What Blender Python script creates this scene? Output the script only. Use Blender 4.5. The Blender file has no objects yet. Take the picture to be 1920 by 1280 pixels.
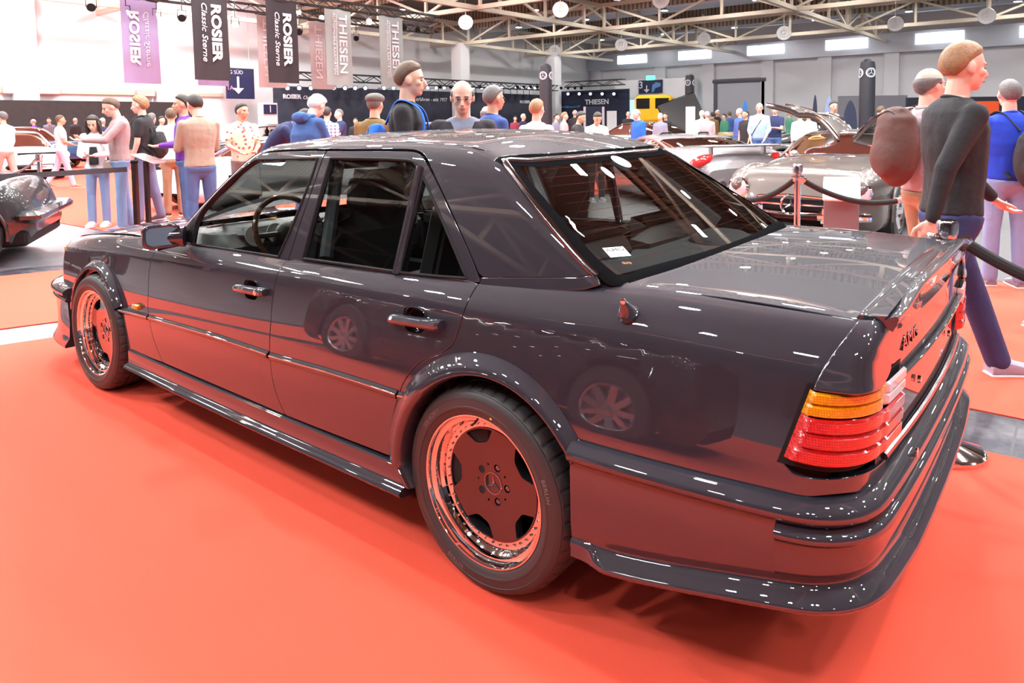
import bpy, math, random
import numpy as np
from mathutils import Vector, Matrix
from mathutils.geometry import delaunay_2d_cdt

sc = bpy.context.scene
COL = sc.collection
PI = math.pi
# ------------------------------------------------------------------ camera
CAM = np.array([2.821, -2.428, 1.439]); YAW = .667; PIT = .066; ROL = -.012; FPX = 1342.755; PX0 = 960+25.745; PY0 = 640-325.707
_F = np.array([-math.sin(YAW)*math.cos(PIT), math.cos(YAW)*math.cos(PIT), -math.sin(PIT)])
_R0 = np.array([math.cos(YAW), math.sin(YAW), 0.]); _U0 = np.cross(_R0, _F)
_R = _R0*math.cos(ROL)+_U0*math.sin(ROL); _U = -_R0*math.sin(ROL)+_U0*math.cos(ROL)
cam_d = bpy.data.cameras.new('camera'); cam = bpy.data.objects.new('camera', cam_d); COL.objects.link(cam)
cam.matrix_world = Matrix(((_R[0], _U[0], -_F[0], CAM[0]), (_R[1], _U[1], -_F[1], CAM[1]), (_R[2], _U[2], -_F[2], CAM[2]), (0, 0, 0, 1)))
cam_d.sensor_width = 36; cam_d.sensor_fit = 'HORIZONTAL'; cam_d.lens = FPX/1920*36
cam_d.shift_x = -25.745/1920; cam_d.shift_y = -325.707/1920; cam_d.clip_end = 400; cam_d.clip_start = .05
sc.camera = cam
sc.cycles.sample_clamp_indirect = 12
vs = sc.view_settings; vs.view_transform = 'Standard'; vs.look = 'None'; vs.gamma = 1; vs.use_curve_mapping = False
vs.exposure = 0.0
# soft daylight and lamp light of the hall
world = bpy.data.worlds.new('world'); sc.world = world; world.use_nodes = True
bg = world.node_tree.nodes['Background']; bg.inputs[0].default_value = (.95, .95, 1, 1); bg.inputs[1].default_value = 1.0
def light_area(name, loc, size, size_y, power, color=(1, 1, 1), rot=(0, 0, 0)):
    d = bpy.data.lights.new(name, 'AREA'); d.shape = 'RECTANGLE'; d.size = size; d.size_y = size_y; d.energy = power; d.color = color
    o = bpy.data.objects.new(name, d); o.location = loc; o.rotation_euler = rot; COL.objects.link(o); return o
SKY_Z = 10.7
# daylight strips in the roof over the stand and down the hall
for (x, y, sx, sy, p) in [(-20, 4, 14, 2.2, 2200), (-20, 12, 14, 2.2, 2000), (-36, 8, 8, 2.4, 4000), (-36, 20, 8, 2.4, 2600), (-20, -8, 14, 2.4, 1800)]:
    nP = max(1, round(sx/4.5))
    for i in range(nP): light_area('skylight_lamp', (x-sx/2+sx*(i+.5)/nP, y, SKY_Z), 1.5, sy*.8, p/nP, (.95, .97, 1))
# compact daylight lamps over the stand: crisp highlights, the car's shade falls towards the camera's side
for (x, y, p) in [(-6, 6.5, 480), (-2.5, 6.2, 460), (1.0, 6.5, 460), (4.5, 6.4, 420), (8, 6, 360), (-9.5, 5.5, 420), (-5, 9.6, 420), (-1, 9.4, 420), (3.2, 9.8, 420), (-8, 1.2, 420), (-4.2, .8, 300), (6.8, .6, 300), (10.5, 1, 240), (-12.5, 2, 420), (-7, -4.5, 560), (-3, -7, 380), (1.5, -7.5, 260), (6, -6, 180), (-11, -4, 460), (1, 14, 420), (6, 12, 420), (-4, 15, 420), (10, 17, 420), (3, 19, 420)]:
    light_area('stand_lamp', (x, y, 8.3), .5, .36, p, (.97, .98, 1))
# the stand's own spot row, high on the camera's side

# ------------------------------------------------------------------ helpers
def pix(px, py):
    d = _F*FPX+_R*(px-PX0)-_U*(py-PY0); return d/np.linalg.norm(d)
def at(px, py, ax, val):
    d = pix(px, py); t = (val-CAM[ax])/d[ax]; return CAM+t*d
def floor_pt(px, depth):
    p = P_(px, 228, depth); return np.array([p[0], p[1], 0.])
    f = np.array([-math.sin(YAW), math.cos(YAW)]); r = _R0[:2]
    p = CAM[:2]+f*depth+r*(px-PX0)/FPX*depth*math.cos(PIT)
    return np.array([p[0], p[1], 0.])
FH = np.array([-math.sin(YAW), math.cos(YAW), 0.])
def P_(px, py, depth):
    d = pix(px, py); return CAM+d*(depth/(d@FH))
def on_plane(px, py, ax, val): return at(px, py, ax, val)
def height_at(py, depth, px=960):
    """height of what shows at row py at that distance"""
    return CAM[2]+(228.-py-(px-960)*.0)/FPX*depth
MATS = {}
def mat(name, col=(.5, .5, .5), rough=.5, metal=0., coat=0., spec=.5, emit=None, estr=0., alpha=1., trans=0., noise=None, bump=None, crough=.03):
    if name in MATS: return MATS[name]
    m = bpy.data.materials.new(name); m.use_nodes = True; nt = m.node_tree; b = nt.nodes['Principled BSDF']
    b.inputs['Base Color'].default_value = (*col[:3], 1); b.inputs['Roughness'].default_value = rough
    b.inputs['Metallic'].default_value = metal; b.inputs['Coat Weight'].default_value = coat; b.inputs['Coat Roughness'].default_value = crough
    b.inputs['Specular IOR Level'].default_value = spec
    b.inputs['Transmission Weight'].default_value = trans
    if emit: b.inputs['Emission Color'].default_value = (*emit, 1); b.inputs['Emission Strength'].default_value = estr
    if noise or bump:
        tc = nt.nodes.new('ShaderNodeTexCoord')
    if noise:   # (scale, amount)
        n = nt.nodes.new('ShaderNodeTexNoise'); n.inputs['Scale'].default_value = noise[0]; n.inputs['Detail'].default_value = 4
        nt.links.new(tc.outputs['Object'], n.inputs['Vector'])
        mx = nt.nodes.new('ShaderNodeMix'); mx.data_type = 'RGBA'
        a = noise[1]
        mx.inputs[6].default_value = (*[c*(1-a) for c in col[:3]], 1); mx.inputs[7].default_value = (*[min(1, c*(1+a)+.02*a) for c in col[:3]], 1)
        nt.links.new(n.outputs['Fac'], mx.inputs[0]); nt.links.new(mx.outputs[2], b.inputs['Base Color'])
    if bump:    # (scale, strength, distance)
        n2 = nt.nodes.new('ShaderNodeTexNoise'); n2.inputs['Scale'].default_value = bump[0]; n2.inputs['Detail'].default_value = 3
        nt.links.new(tc.outputs['Object'], n2.inputs['Vector'])
        bp = nt.nodes.new('ShaderNodeBump'); bp.inputs['Strength'].default_value = bump[1]; bp.inputs['Distance'].default_value = bump[2]
        nt.links.new(n2.outputs['Fac'], bp.inputs['Height']); nt.links.new(bp.outputs['Normal'], b.inputs['Normal'])
    MATS[name] = m; return m
def mat_glass(name, tint=(.75, .78, .78), gl=(1, 1, 1), ior=1.5, boost=0.):
    """thin pane: mirror reflection by Fresnel over a tinted see-through sheet"""
    if name in MATS: return MATS[name]
    m = bpy.data.materials.new(name); m.use_nodes = True; nt = m.node_tree; nt.nodes.clear()
    o = nt.nodes.new('ShaderNodeOutputMaterial'); t = nt.nodes.new('ShaderNodeBsdfTransparent'); g = nt.nodes.new('ShaderNodeBsdfGlossy')
    f = nt.nodes.new('ShaderNodeFresnel'); x = nt.nodes.new('ShaderNodeMixShader')
    t.inputs[0].default_value = (*tint, 1); g.inputs[0].default_value = (*gl, 1); g.inputs['Roughness'].default_value = .004; f.inputs[0].default_value = ior
    ad = nt.nodes.new('ShaderNodeMath'); ad.operation = 'ADD'; ad.use_clamp = True; ad.inputs[1].default_value = boost
    geo = nt.nodes.new('ShaderNodeNewGeometry')
    bump = geo
    nt.links.new(f.outputs[0], ad.inputs[0]); nt.links.new(ad.outputs[0], x.inputs[0]); nt.links.new(t.outputs[0], x.inputs[1]); nt.links.new(g.outputs[0], x.inputs[2]); nt.links.new(x.outputs[0], o.inputs[0])
    MATS[name] = m; return m
def obj(name, V, F, m, parent=None, smooth=True, N=None, kind=None, label=None, sharp=None):
    me = bpy.data.meshes.new(name)
    me.from_pydata([tuple(map(float, v)) for v in V], [], [tuple(int(i) for i in f) for f in F]); me.update()
    if isinstance(m, (list, tuple)):
        for k in m: me.materials.append(k)
    elif m: me.materials.append(m)
    if smooth:
        me.polygons.foreach_set('use_smooth', [True]*len(me.polygons))
        if sharp: me.set_sharp_from_angle(angle=math.radians(sharp))
    if N is not None: me.normals_split_custom_set_from_vertices([tuple(map(float, n)) for n in N])
    o = bpy.data.objects.new(name, me); COL.objects.link(o)
    if parent: o.parent = parent
    if kind: o['kind'] = kind
    if label: o['label'] = label
    return o
def empty(name, loc=(0, 0, 0), rz=0, label=None, cat=None, group=None):
    o = bpy.data.objects.new(name, None); o.location = tuple(loc); o.rotation_euler = (0, 0, rz); COL.objects.link(o)
    o.empty_display_size = .1
    tag(o, label, cat, group); return o
def tag(o, label=None, cat=None, group=None, kind=None):
    if label: o['label'] = label
    if cat: o['category'] = cat
    if group: o['group'] = group
    if kind: o['kind'] = kind
    return o
class MB:
    """collects shapes into one mesh"""
    def __init__(s): s.V = []; s.F = []; s.M = []; s.mi = 0
    def add(s, V, F):
        k = len(s.V); s.V += [tuple(map(float, v)) for v in V]; s.F += [tuple(int(i)+k for i in f) for f in F]; s.M += [s.mi]*len(F); return s
    def box(s, c, d, rz=0, R=None):
        x, y, z = d[0]/2, d[1]/2, d[2]/2
        P = [(-x, -y, -z), (x, -y, -z), (x, y, -z), (-x, y, -z), (-x, -y, z), (x, -y, z), (x, y, z), (-x, y, z)]
        M = R if R is not None else Matrix.Rotation(rz, 3, 'Z')
        P = [M @ Vector(p)+Vector(c) for p in P]
        return s.add(P, [(0, 3, 2, 1), (4, 5, 6, 7), (0, 1, 5, 4), (1, 2, 6, 5), (2, 3, 7, 6), (3, 0, 4, 7)])
    def bbox(s, c, d, b, rz=0, R=None):
        """box with chamfered edges"""
        x, y, z = d[0]/2, d[1]/2, d[2]/2; b = min(b, x*.9, y*.9, z*.9)
        M = R if R is not None else Matrix.Rotation(rz, 3, 'Z')
        P = []; 
        def rect(hx, hy, zz, bb): return [(-hx+bb, -hy, zz), (hx-bb, -hy, zz), (hx, -hy+bb, zz), (hx, hy-bb, zz), (hx-bb, hy, zz), (-hx+bb, hy, zz), (-hx, hy-bb, zz), (-hx, -hy+bb, zz)]
        for (h, ins) in ((-z, b), (-z+b, 0), (z-b, 0), (z, b)): P += rect(x-ins, y-ins, h, b)
        F = []
        for r in range(3):
            for i in range(8): F.append((r*8+i, r*8+(i+1) % 8, (r+1)*8+(i+1) % 8, (r+1)*8+i))
        F += [tuple(range(7, -1, -1)), tuple(range(24, 32))]
        return s.add([M @ Vector(p)+Vector(c) for p in P], F)
    def tube(s, pts, r, n=8, closed=False, caps=True, flat=1.0, up=None):
        pts = [Vector(p) for p in pts]; N = len(pts); rr = r if isinstance(r, (list, tuple, np.ndarray)) else [r]*N
        V = []; prev = None
        for i, p in enumerate(pts):
            if closed: t = pts[(i+1) % N]-pts[i-1]
            else: t = pts[min(i+1, N-1)]-pts[max(i-1, 0)]
            if t.length < 1e-9: t = Vector((0, 0, 1))
            t.normalize()
            if prev is None:
                a = Vector(up) if up else (Vector((0, 0, 1)) if abs(t.z) < .9 else Vector((1, 0, 0)))
            else: a = prev
            a = (a-t*a.dot(t)); a.normalize(); prev = a; b = t.cross(a)
            for k in range(n):
                an = 2*PI*k/n; V.append(p+(a*math.cos(an)*flat+b*math.sin(an))*rr[i])
        F = []
        for i in range(N if closed else N-1):
            j = (i+1) % N
            for k in range(n): F.append((i*n+k, i*n+(k+1) % n, j*n+(k+1) % n, j*n+k))
        if not closed and caps: F += [tuple(range(n-1, -1, -1)), tuple(range((N-1)*n, N*n))]
        return s.add(V, F)
    def bar(s, a, b, r, n=6): return s.tube([a, b], r, n)
    def beam(s, a, b, w, h):
        a = Vector(a); b = Vector(b); t = (b-a); L = t.length; t.normalize(); u = Vector((0, 0, 1)) if abs(t.z) < .95 else Vector((1, 0, 0))
        sd = t.cross(u).normalized(); u = sd.cross(t)
        R = Matrix((sd, t, u)).transposed()
        return s.box((a+b)/2, (w, L, h), R=R)
    def lathe(s, prof, n=24, M=None, closed=False, caps=True):
        """profile (r, z) turned about z"""
        V = []
        for r, z in prof:
            for k in range(n): an = 2*PI*k/n; V.append(Vector((r*math.cos(an), r*math.sin(an), z)))
        if M is not None: V = [M @ v for v in V]
        F = []; m = len(prof)
        for i in range(m if closed else m-1):
            j = (i+1) % m
            for k in range(n): F.append((i*n+k, i*n+(k+1) % n, j*n+(k+1) % n, j*n+k))
        if not closed and caps:
            if prof[0][0] > 1e-4: F.append(tuple(range(n-1, -1, -1)))
            if prof[-1][0] > 1e-4: F.append(tuple(range((m-1)*n, m*n)))
        return s.add(V, F)
    def prism(s, poly, h, M=None):
        """2D polygon extruded along +z by h"""
        n = len(poly); V = [Vector((x, y, 0)) for x, y in poly]+[Vector((x, y, h)) for x, y in poly]
        if M is not None: V = [M @ v for v in V]
        F = [tuple(range(n-1, -1, -1)), tuple(range(n, 2*n))]+[(i, (i+1) % n, n+(i+1) % n, n+i) for i in range(n)]
        return s.add(V, F)
    def ell(s, c, r, n=12, m=8, R=None):
        V = [Vector((0, 0, -1))]
        for i in range(1, m):
            a = -PI/2+PI*i/m
            for k in range(n): b = 2*PI*k/n; V.append(Vector((math.cos(a)*math.cos(b), math.cos(a)*math.sin(b), math.sin(a))))
        V.append(Vector((0, 0, 1))); F = [(0, 1+(k+1) % n, 1+k) for k in range(n)]
        for i in range(m-2):
            for k in range(n): F.append((1+i*n+k, 1+i*n+(k+1) % n, 1+(i+1)*n+(k+1) % n, 1+(i+1)*n+k))
        L = len(V)-1; F += [(L, 1+(m-2)*n+k, 1+(m-2)*n+(k+1) % n) for k in range(n)]
        V = [Vector((v.x*r[0], v.y*r[1], v.z*r[2])) for v in V]
        if R is not None: V = [R @ v for v in V]
        return s.add([v+Vector(c) for v in V], F)
    def build(s, name, m, parent=None, smooth=True, sharp=35, **k):
        o = obj(name, s.V, s.F, m, parent, smooth, sharp=sharp, **k)
        if isinstance(m, (list, tuple)): o.data.polygons.foreach_set('material_index', s.M); o.data.update()
        return o
def merge_mirror(V, F, N=None):
    V = np.asarray(V, float); k = len(V); W = V.copy(); W[:, 1] *= -1
    VV = np.vstack([V, W]); FF = [tuple(f) for f in F]+[tuple(i+k for i in f[::-1]) for f in F]
    if N is None: return VV, FF
    M = np.asarray(N).copy(); M[:, 1] *= -1
    return VV, FF, np.vstack([N, M])
def lettering(text, size, M, m, name='lettering', parent=None, ext=.002, bold=0., shear=0., align='CENTER', sx=1., spacing=1., bend=None, kind=None, label=None, serif=False):
    """text as a real raised mesh; M places the text plane (x along the line, y up, z out)"""
    c = bpy.data.curves.new(name, 'FONT'); c.body = text; c.size = size; c.extrude = ext; c.offset = bold; c.shear = shear
    c.align_x = align; c.align_y = 'CENTER'; c.space_character = spacing; c.resolution_u = 3
    t = bpy.data.objects.new(name, c); COL.objects.link(t)
    dg = bpy.context.evaluated_depsgraph_get(); me = bpy.data.meshes.new_from_object(t.evaluated_get(dg))
    bpy.data.objects.remove(t); bpy.data.curves.remove(c)
    for v in me.vertices:
        p = Vector((v.co.x*sx, v.co.y, v.co.z))
        if bend: p = bend(p)
        v.co = (M @ p) if M is not None else p
    me.materials.clear(); me.materials.append(m)
    o = bpy.data.objects.new(name, me); COL.objects.link(o)
    if parent: o.parent = parent
    return o
def frame(o, x, y):
    """matrix with origin o, x axis x and y axis y"""
    x = Vector(x).normalized(); y = Vector(y); y = (y-x*y.dot(x)).normalized(); z = x.cross(y)
    M = Matrix((x, y, z)).transposed().to_4x4(); M.translation = Vector(o); return M
def crom(P, step=None, closed=False, n=6):
    """Catmull-Rom through points; a point given with an extra True is a sharp corner"""
    pts = [np.array([float(c) for c in p[:len(p)-1]]) if isinstance(p[-1], bool) else np.array(p, float) for p in P]
    sh = [isinstance(p[-1], bool) and p[-1] for p in P]; N = len(pts); out = []
    rng = range(N) if closed else range(N-1)
    for i in rng:
        a = pts[i]; b = pts[(i+1) % N]
        p0 = pts[i-1] if (closed or i > 0) and not sh[i] else 2*a-b
        p3 = pts[(i+2) % N] if (closed or i < N-2) and not sh[(i+1) % N] else 2*b-a
        if sh[i] and sh[(i+1) % N]: ts = [0.] if step is None else np.arange(0, 1, min(1, step/max(np.linalg.norm(b-a), 1e-6)))
        else: ts = np.arange(n)/n if step is None else np.arange(0, 1, min(1, step/max(np.linalg.norm(b-a), 1e-6)))
        for t in ts:
            # tangents scaled to the segment keep corners from overshooting
            L = np.linalg.norm(b-a); m0 = (b-p0)*L/(np.linalg.norm(b-a)+np.linalg.norm(a-p0)+1e-9); m1 = (p3-a)*L/(np.linalg.norm(p3-b)+np.linalg.norm(b-a)+1e-9)
            t2 = t*t; t3 = t2*t
            out.append((2*t3-3*t2+1)*a+(t3-2*t2+t)*m0+(-2*t3+3*t2)*b+(t3-t2)*m1)
    if not closed: out.append(pts[-1])
    return np.array(out)
class Spl:
    """natural smooth curve through (x, value) knots"""
    def __init__(s, x, y):
        s.x = np.array(x, float); s.y = np.array(y, float); n = len(x); h = np.diff(s.x); d = np.diff(s.y)/h
        m = np.zeros(n); m[0] = d[0]; m[-1] = d[-1]
        for i in range(1, n-1): m[i] = (d[i-1]*h[i]+d[i]*h[i-1])/(h[i-1]+h[i])
        s.m = m
    def __call__(s, v):
        v = np.asarray(v, float); vc = np.clip(v, s.x[0], s.x[-1]); i = np.clip(np.searchsorted(s.x, vc)-1, 0, len(s.x)-2)
        h = s.x[i+1]-s.x[i]; t = (vc-s.x[i])/h; t2 = t*t; t3 = t2*t
        r = (2*t3-3*t2+1)*s.y[i]+(t3-2*t2+t)*h*s.m[i]+(-2*t3+3*t2)*s.y[i+1]+(t3-t2)*h*s.m[i+1]
        return r+np.where(v < s.x[0], (v-s.x[0])*s.m[0], 0)+np.where(v > s.x[-1], (v-s.x[-1])*s.m[-1], 0)
def pin(poly, P):
    """which 2D points P lie inside the polygon"""
    poly = np.asarray(poly); P = np.asarray(P); x, y = P[:, 0], P[:, 1]; c = np.zeros(len(P), bool)
    a = poly; b = np.roll(poly, -1, 0)
    for (x0, y0), (x1, y1) in zip(a, b):
        if y0 == y1: continue
        k = ((y0 > y) != (y1 > y)) & (x < (x1-x0)*(y-y0)/(y1-y0)+x0); c ^= k
    return c
# ================================================================== the hall
M_WHITE = mat('white wall paint', (.86, .85, .86), rough=.7)
M_WALLG = mat('pale panel wall', (.80, .79, .82), rough=.6)
M_BLACKC = mat('black cloth wall', (.028, .024, .024), rough=.9, noise=(3, .3))
M_NAVY = mat('dark navy backdrop cloth', (.035, .035, .058), rough=.75, noise=(1.5, .35), bump=(2.5, .4, .05))
M_STEEL = mat('cream painted steel', (.62, .54, .42), rough=.45)
M_GALV = mat('galvanised sheet', (.55, .59, .66), rough=.35, metal=.5)
M_ROOF = mat('brown roof sheet', (.16, .125, .095), rough=.6)
M_TRUSSB = mat('black lighting truss', (.02, .018, .018), rough=.4)
def mat_corr():
    m = mat('corrugated sheet', (.36, .29, .20), rough=.5)
    nt = m.node_tree; b = nt.nodes['Principled BSDF']; tc = nt.nodes.new('ShaderNodeTexCoord'); w = nt.nodes.new('ShaderNodeTexWave'); w.bands_direction = 'X'; w.inputs['Scale'].default_value = .9; w.inputs['Distortion'].default_value = 0
    r = nt.nodes.new('ShaderNodeValToRGB'); r.color_ramp.elements[0].color = (.14, .10, .065, 1); r.color_ramp.elements[1].color = (.40, .34, .26, 1); r.color_ramp.elements[0].position = .1; r.color_ramp.elements[1].position = .45
    bp = nt.nodes.new('ShaderNodeBump'); bp.inputs['Distance'].default_value = .15
    nt.links.new(tc.outputs['Object'], w.inputs['Vector']); nt.links.new(w.outputs['Fac'], r.inputs[0]); nt.links.new(r.outputs[0], b.inputs['Base Color']); nt.links.new(w.outputs['Fac'], bp.inputs['Height']); nt.links.new(bp.outputs['Normal'], b.inputs['Normal'])
    return m
M_CORR = mat_corr()
def mat_conc(name, c1, c2, rough, sc_=1.5, tile=None):
    m = mat(name, c1, rough=rough); nt = m.node_tree; b = nt.nodes['Principled BSDF']; tc = nt.nodes.new('ShaderNodeTexCoord')
    n = nt.nodes.new('ShaderNodeTexNoise'); n.inputs['Scale'].default_value = sc_; n.inputs['Detail'].default_value = 8; n.inputs['Roughness'].default_value = .7
    r = nt.nodes.new('ShaderNodeValToRGB'); r.color_ramp.elements[0].position = .45; r.color_ramp.elements[1].position = .68
    r.color_ramp.elements[0].color = (*c1, 1); r.color_ramp.elements[1].color = (*c2, 1)
    nt.links.new(tc.outputs['Object'], n.inputs['Vector']); nt.links.new(n.outputs['Fac'], r.inputs[0]); src = r.outputs[0]
    if tile:
        br = nt.nodes.new('ShaderNodeTexBrick'); br.offset = 0; br.inputs['Scale'].default_value = 1; br.inputs['Brick Width'].default_value = tile; br.inputs['Row Height'].default_value = tile; br.inputs['Mortar Size'].default_value = .006
        br.inputs['Mortar'].default_value = (.08, .08, .08, 1); nt.links.new(tc.outputs['Object'], br.inputs['Vector']); nt.links.new(src, br.inputs['Color1']); nt.links.new(src, br.inputs['Color2']); src = br.outputs['Color']
    nt.links.new(src, b.inputs['Base Color']); return m
M_FLOOR = mat_conc('grey hall floor', (.13, .12, .13), (.20, .185, .195), .38, 1.2, 1.95)
M_STRIP = mat_conc('scuffed dark floor tiles', (.035, .033, .045), (.16, .15, .16), .32, 4.5, .52)
M_CARPET = mat('red exhibition carpet', (.80, .085, .045), rough=.92, noise=(260, .10), bump=(420, .25, .004), spec=.35)
M_CARPET2 = mat('dark grey stand carpet', (.09, .085, .085), rough=.9, noise=(200, .15))
X0, X1, Y0, Y1, ZR = -43., 24., -24., 68., 11.
def struct(name, mb, m, **k): return mb.build(name, m, smooth=False, kind='structure', **k)
struct('floor', MB().box(((X0+X1)/2, (Y0+Y1)/2, -.07), (X1-X0+2, Y1-Y0+2, .12)), M_FLOOR)
struct('wall_west', MB().box((X0-.15, (Y0+Y1)/2, ZR/2), (.3, Y1-Y0+.6, ZR+.6)), M_WHITE)
struct('wall_north', MB().box(((X0+X1)/2, Y1+.15, ZR/2), (X1-X0+.6, .3, ZR+.6)), M_WALLG)
struct('wall_east', MB().box((X1+.15, (Y0+Y1)/2, ZR/2), (.3, Y1-Y0+.6, ZR+.6)), mat('grey east wall', (.16, .15, .19), rough=.7))
struct('wall_south', MB().box(((X0+X1)/2, Y0-.15, ZR/2), (X1-X0+.6, .3, ZR+.6)), mat('grey south wall', (.11, .10, .13), rough=.7))
struct('ceiling', MB().box(((X0+X1)/2, (Y0+Y1)/2, ZR+.1), (X1-X0+.6, Y1-Y0+.6, .2)), M_ROOF)
# carpets
def slab(name, poly, m, h, label, cat):
    o = MB().prism(poly[::-1] if sum(poly[i][0]*poly[(i+1) % len(poly)][1]-poly[(i+1) % len(poly)][0]*poly[i][1] for i in range(len(poly))) < 0 else poly, h, Matrix.Translation((0, 0, -.010 if 'strip' in name else -h))).build(name, m, smooth=False); return tag(o, label, cat)
slab('carpet', [(9, 1.13), (-2.1, 1.13), (-2.95, -1.4), (-3.7, -7.5), (9, -7.5)], M_CARPET, .008, 'red carpet under the dark grey saloon, edged by bare floor strips', 'carpet')
slab('floor_strip', [(14, 1.62), (-2.35, 1.62), (-3.3, -.95), (-4.2, -7.5), (-3.7, -7.5), (-2.95, -1.4), (-2.1, 1.13), (14, 1.13)], M_STRIP, .003, 'scuffed dark tiled floor strip bordering the saloon carpet', 'floor strip')
slab('carpet', [(14, 1.62), (-2.35, 1.62), (-3.3, -.95), (-4.2, -7.5), (-6.2, -7.5), (-5.55, -.6), (-5.2, .35), (-4.6, 1.9), (-4.6, 4.9), (14, 4.9)], M_CARPET, .008, 'red walkway carpet in front of the dark grey stand floor', 'carpet')
slab('floor_strip', [(-6.55, -7.5), (-6.2, -7.5), (-5.55, -.6), (-5.2, .35), (-4.75, 1.6), (-5.1, 1.6), (-5.6, .35), (-5.95, -.6)], M_STRIP, .003, 'dark tiled strip between pale floor and red walkway at left', 'floor strip')
slab('carpet', [(-5.6, 1.72), (-9.3, 1.60), (-40, 3.0), (-40, 22), (-4.61, 22), (-4.61, 4.91), (-4.61, 1.95)], M_CARPET, .008, 'large red carpet under the crowd on the far left', 'carpet')
slab('carpet', [(-4.59, 4.92), (14, 4.92), (14, 26), (-4.59, 26)], M_CARPET2, .010, 'dark grey carpet under the silver gullwing coupe', 'carpet')
# west wall: black partition, cable boxes, pipes
t_ = MB().box((X0+.62, -1, 1.42), (.12, 44, 2.84)).build('partition', M_BLACKC, smooth=False); tag(t_, 'long low black partition in front of the white hall wall', 'partition')
for px, py in ((25, 168), (91, 169), (272, 174)):
    p = at(px, py, 0, X0+.2); MB().bbox((X0+.22, p[1], p[2]), (.4, 1.05 if px > 10 else .8, .5), .05).build('junction_box', mat('pale grey box', (.50, .48, .44), rough=.5)); tag(bpy.data.objects[-1] if False else COL.objects[-1], {25: 'grey junction box on the white wall, first of three from the frame edge', 91: 'middle grey junction box on the white wall', 272: 'grey junction box on the white wall behind curly haired man'}[px], 'junction box')
p = at(-30, 166, 0, X0+.2); q = at(420, 187, 0, X0+.2)
tag(MB().box((X0+.1, (p[1]+q[1])/2, 3.36), (.12, abs(q[1]-p[1]), .22)).build('cable_tray', M_STEEL, smooth=False), 'narrow cable tray running along the white wall above the partition', 'cable tray')
# west wall columns
for i, px in enumerate((43, 307)):
    p = at(px, 100, 0, X0+.2); struct('trim_%d' % (i+1), MB().box((X0+.2, p[1], ZR/2), (.5, 1.2, ZR)), M_WHITE)
# north wall: pilasters, clerestory band, roller gate, portal with doors
k = 3
for px in (1120, 1240, 1330, 1440, 1547, 1672, 1800):
    p = at(px, 150, 1, Y1-.2); struct('trim_%d' % k, MB().box((p[0], Y1-.25, 3.5), (1.2, .5, 7.0)), mat('pilaster paint', (.78, .77, .80), rough=.6)); k += 1
bd_ = MB().box(((X0+X1)/2, Y1-.45, 7.85), (X1-X0, .5, 1.7)).build('wall_band', M_GALV, smooth=False); tag(bd_, kind='structure')
M_SKYW = mat('bright clerestory pane', (.8, .85, .9), emit=(.86, .92, 1.), estr=3.0)
wi = 1
for x in np.arange(-37, 20, 7.4):
    struct('window_%d' % wi, MB().box((x, Y1-.78, 8.0), (3.6, .05, .9)), M_SKYW); wi += 1
g0 = at(1343, 153, 1, Y1-.3); g1_ = at(1432, 153, 1, Y1-.3)
gate = struct('door_1', MB().box(((g0[0]+g1_[0])/2, Y1-.30, g0[2]/2), (g1_[0]-g0[0], .12, g0[2])), mat('grey roller gate', (.52, .52, .57), rough=.5))
MB().tube([(g0[0]-.3, Y1-.4, g0[2]), (g1_[0]+.3, Y1-.4, g0[2])], .22, 8).build('roller_box', mat('dark grey steel', (.12, .12, .14), rough=.4), gate)
for x in (g0[0], g1_[0]): MB().box((x, Y1-.4, g0[2]/2), (.3, .2, g0[2])).build('gate_rail', MATS['dark grey steel'], gate, smooth=False)
a = at(1156, 152, 1, Y1-3); b = at(1290, 150, 1, Y1-3); zt = a[2]; zb2 = at(1200, 185, 1, Y1-3)[2]
por = empty('entrance_portal', ((a[0]+b[0])/2, Y1-2, 0), label='white boxed entrance portal with glazed doors under the hall 3 sign', cat='portal')
w_ = b[0]-a[0]
MB().box((0, 0, (zt+zb2)/2), (w_, 2.6, zt-zb2)).build('fascia', M_WHITE, por, smooth=False)
for x in (-w_/2+.3, -w_*.02, w_/2-.3): MB().box((x, 0, zb2/2), (.6, 2.2, zb2)).build('portal_post', M_WHITE, por, smooth=False)
M_DAY = mat('bright doorway glass', (.6, .8, .85), rough=.1, emit=(.55, .85, .95), estr=.9)
for i in range(5): MB().box((-w_*.44+w_*.88*(i+.5)/5, 0, zb2/2), (w_*.88/5-.12, .06, zb2-.1)).build('glass_door', M_DAY, por, smooth=False)
M_SIGN = mat('navy sign face', (.022, .022, .075), rough=.4); M_SW = mat('white sign print', (.80, .80, .85), rough=.4); M_SB = mat('light blue sign print', (.12, .30, .60), rough=.4); M_GRN = mat('green exit light', (.1, .8, .5), emit=(.15, .9, .55), estr=1.6)
a = at(1198, 151, 1, Y1-3.36); b = at(1242, 174, 1, Y1-3.36)
sg = MB().box(((a[0]+b[0])/2, Y1-3.36, (a[2]+b[2])/2), (b[0]-a[0], .12, a[2]-b[2])).build('hall_sign', M_SIGN, smooth=False); tag(sg, 'navy overhead sign with a white 3, arrow and map', 'sign')
SH = a[2]-b[2]; cx_ = (a[0]+b[0])/2; cz_ = (a[2]+b[2])/2; SWd = b[0]-a[0]
Mn = lambda x, z, y=Y1-3.43: frame((x, y, z), (1, 0, 0), (0, 0, 1))
lettering('3', SH*.75, Mn(cx_-SWd*.40, cz_+SH*.12), M_SW, 'sign_number', sg, bold=.01)
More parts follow.
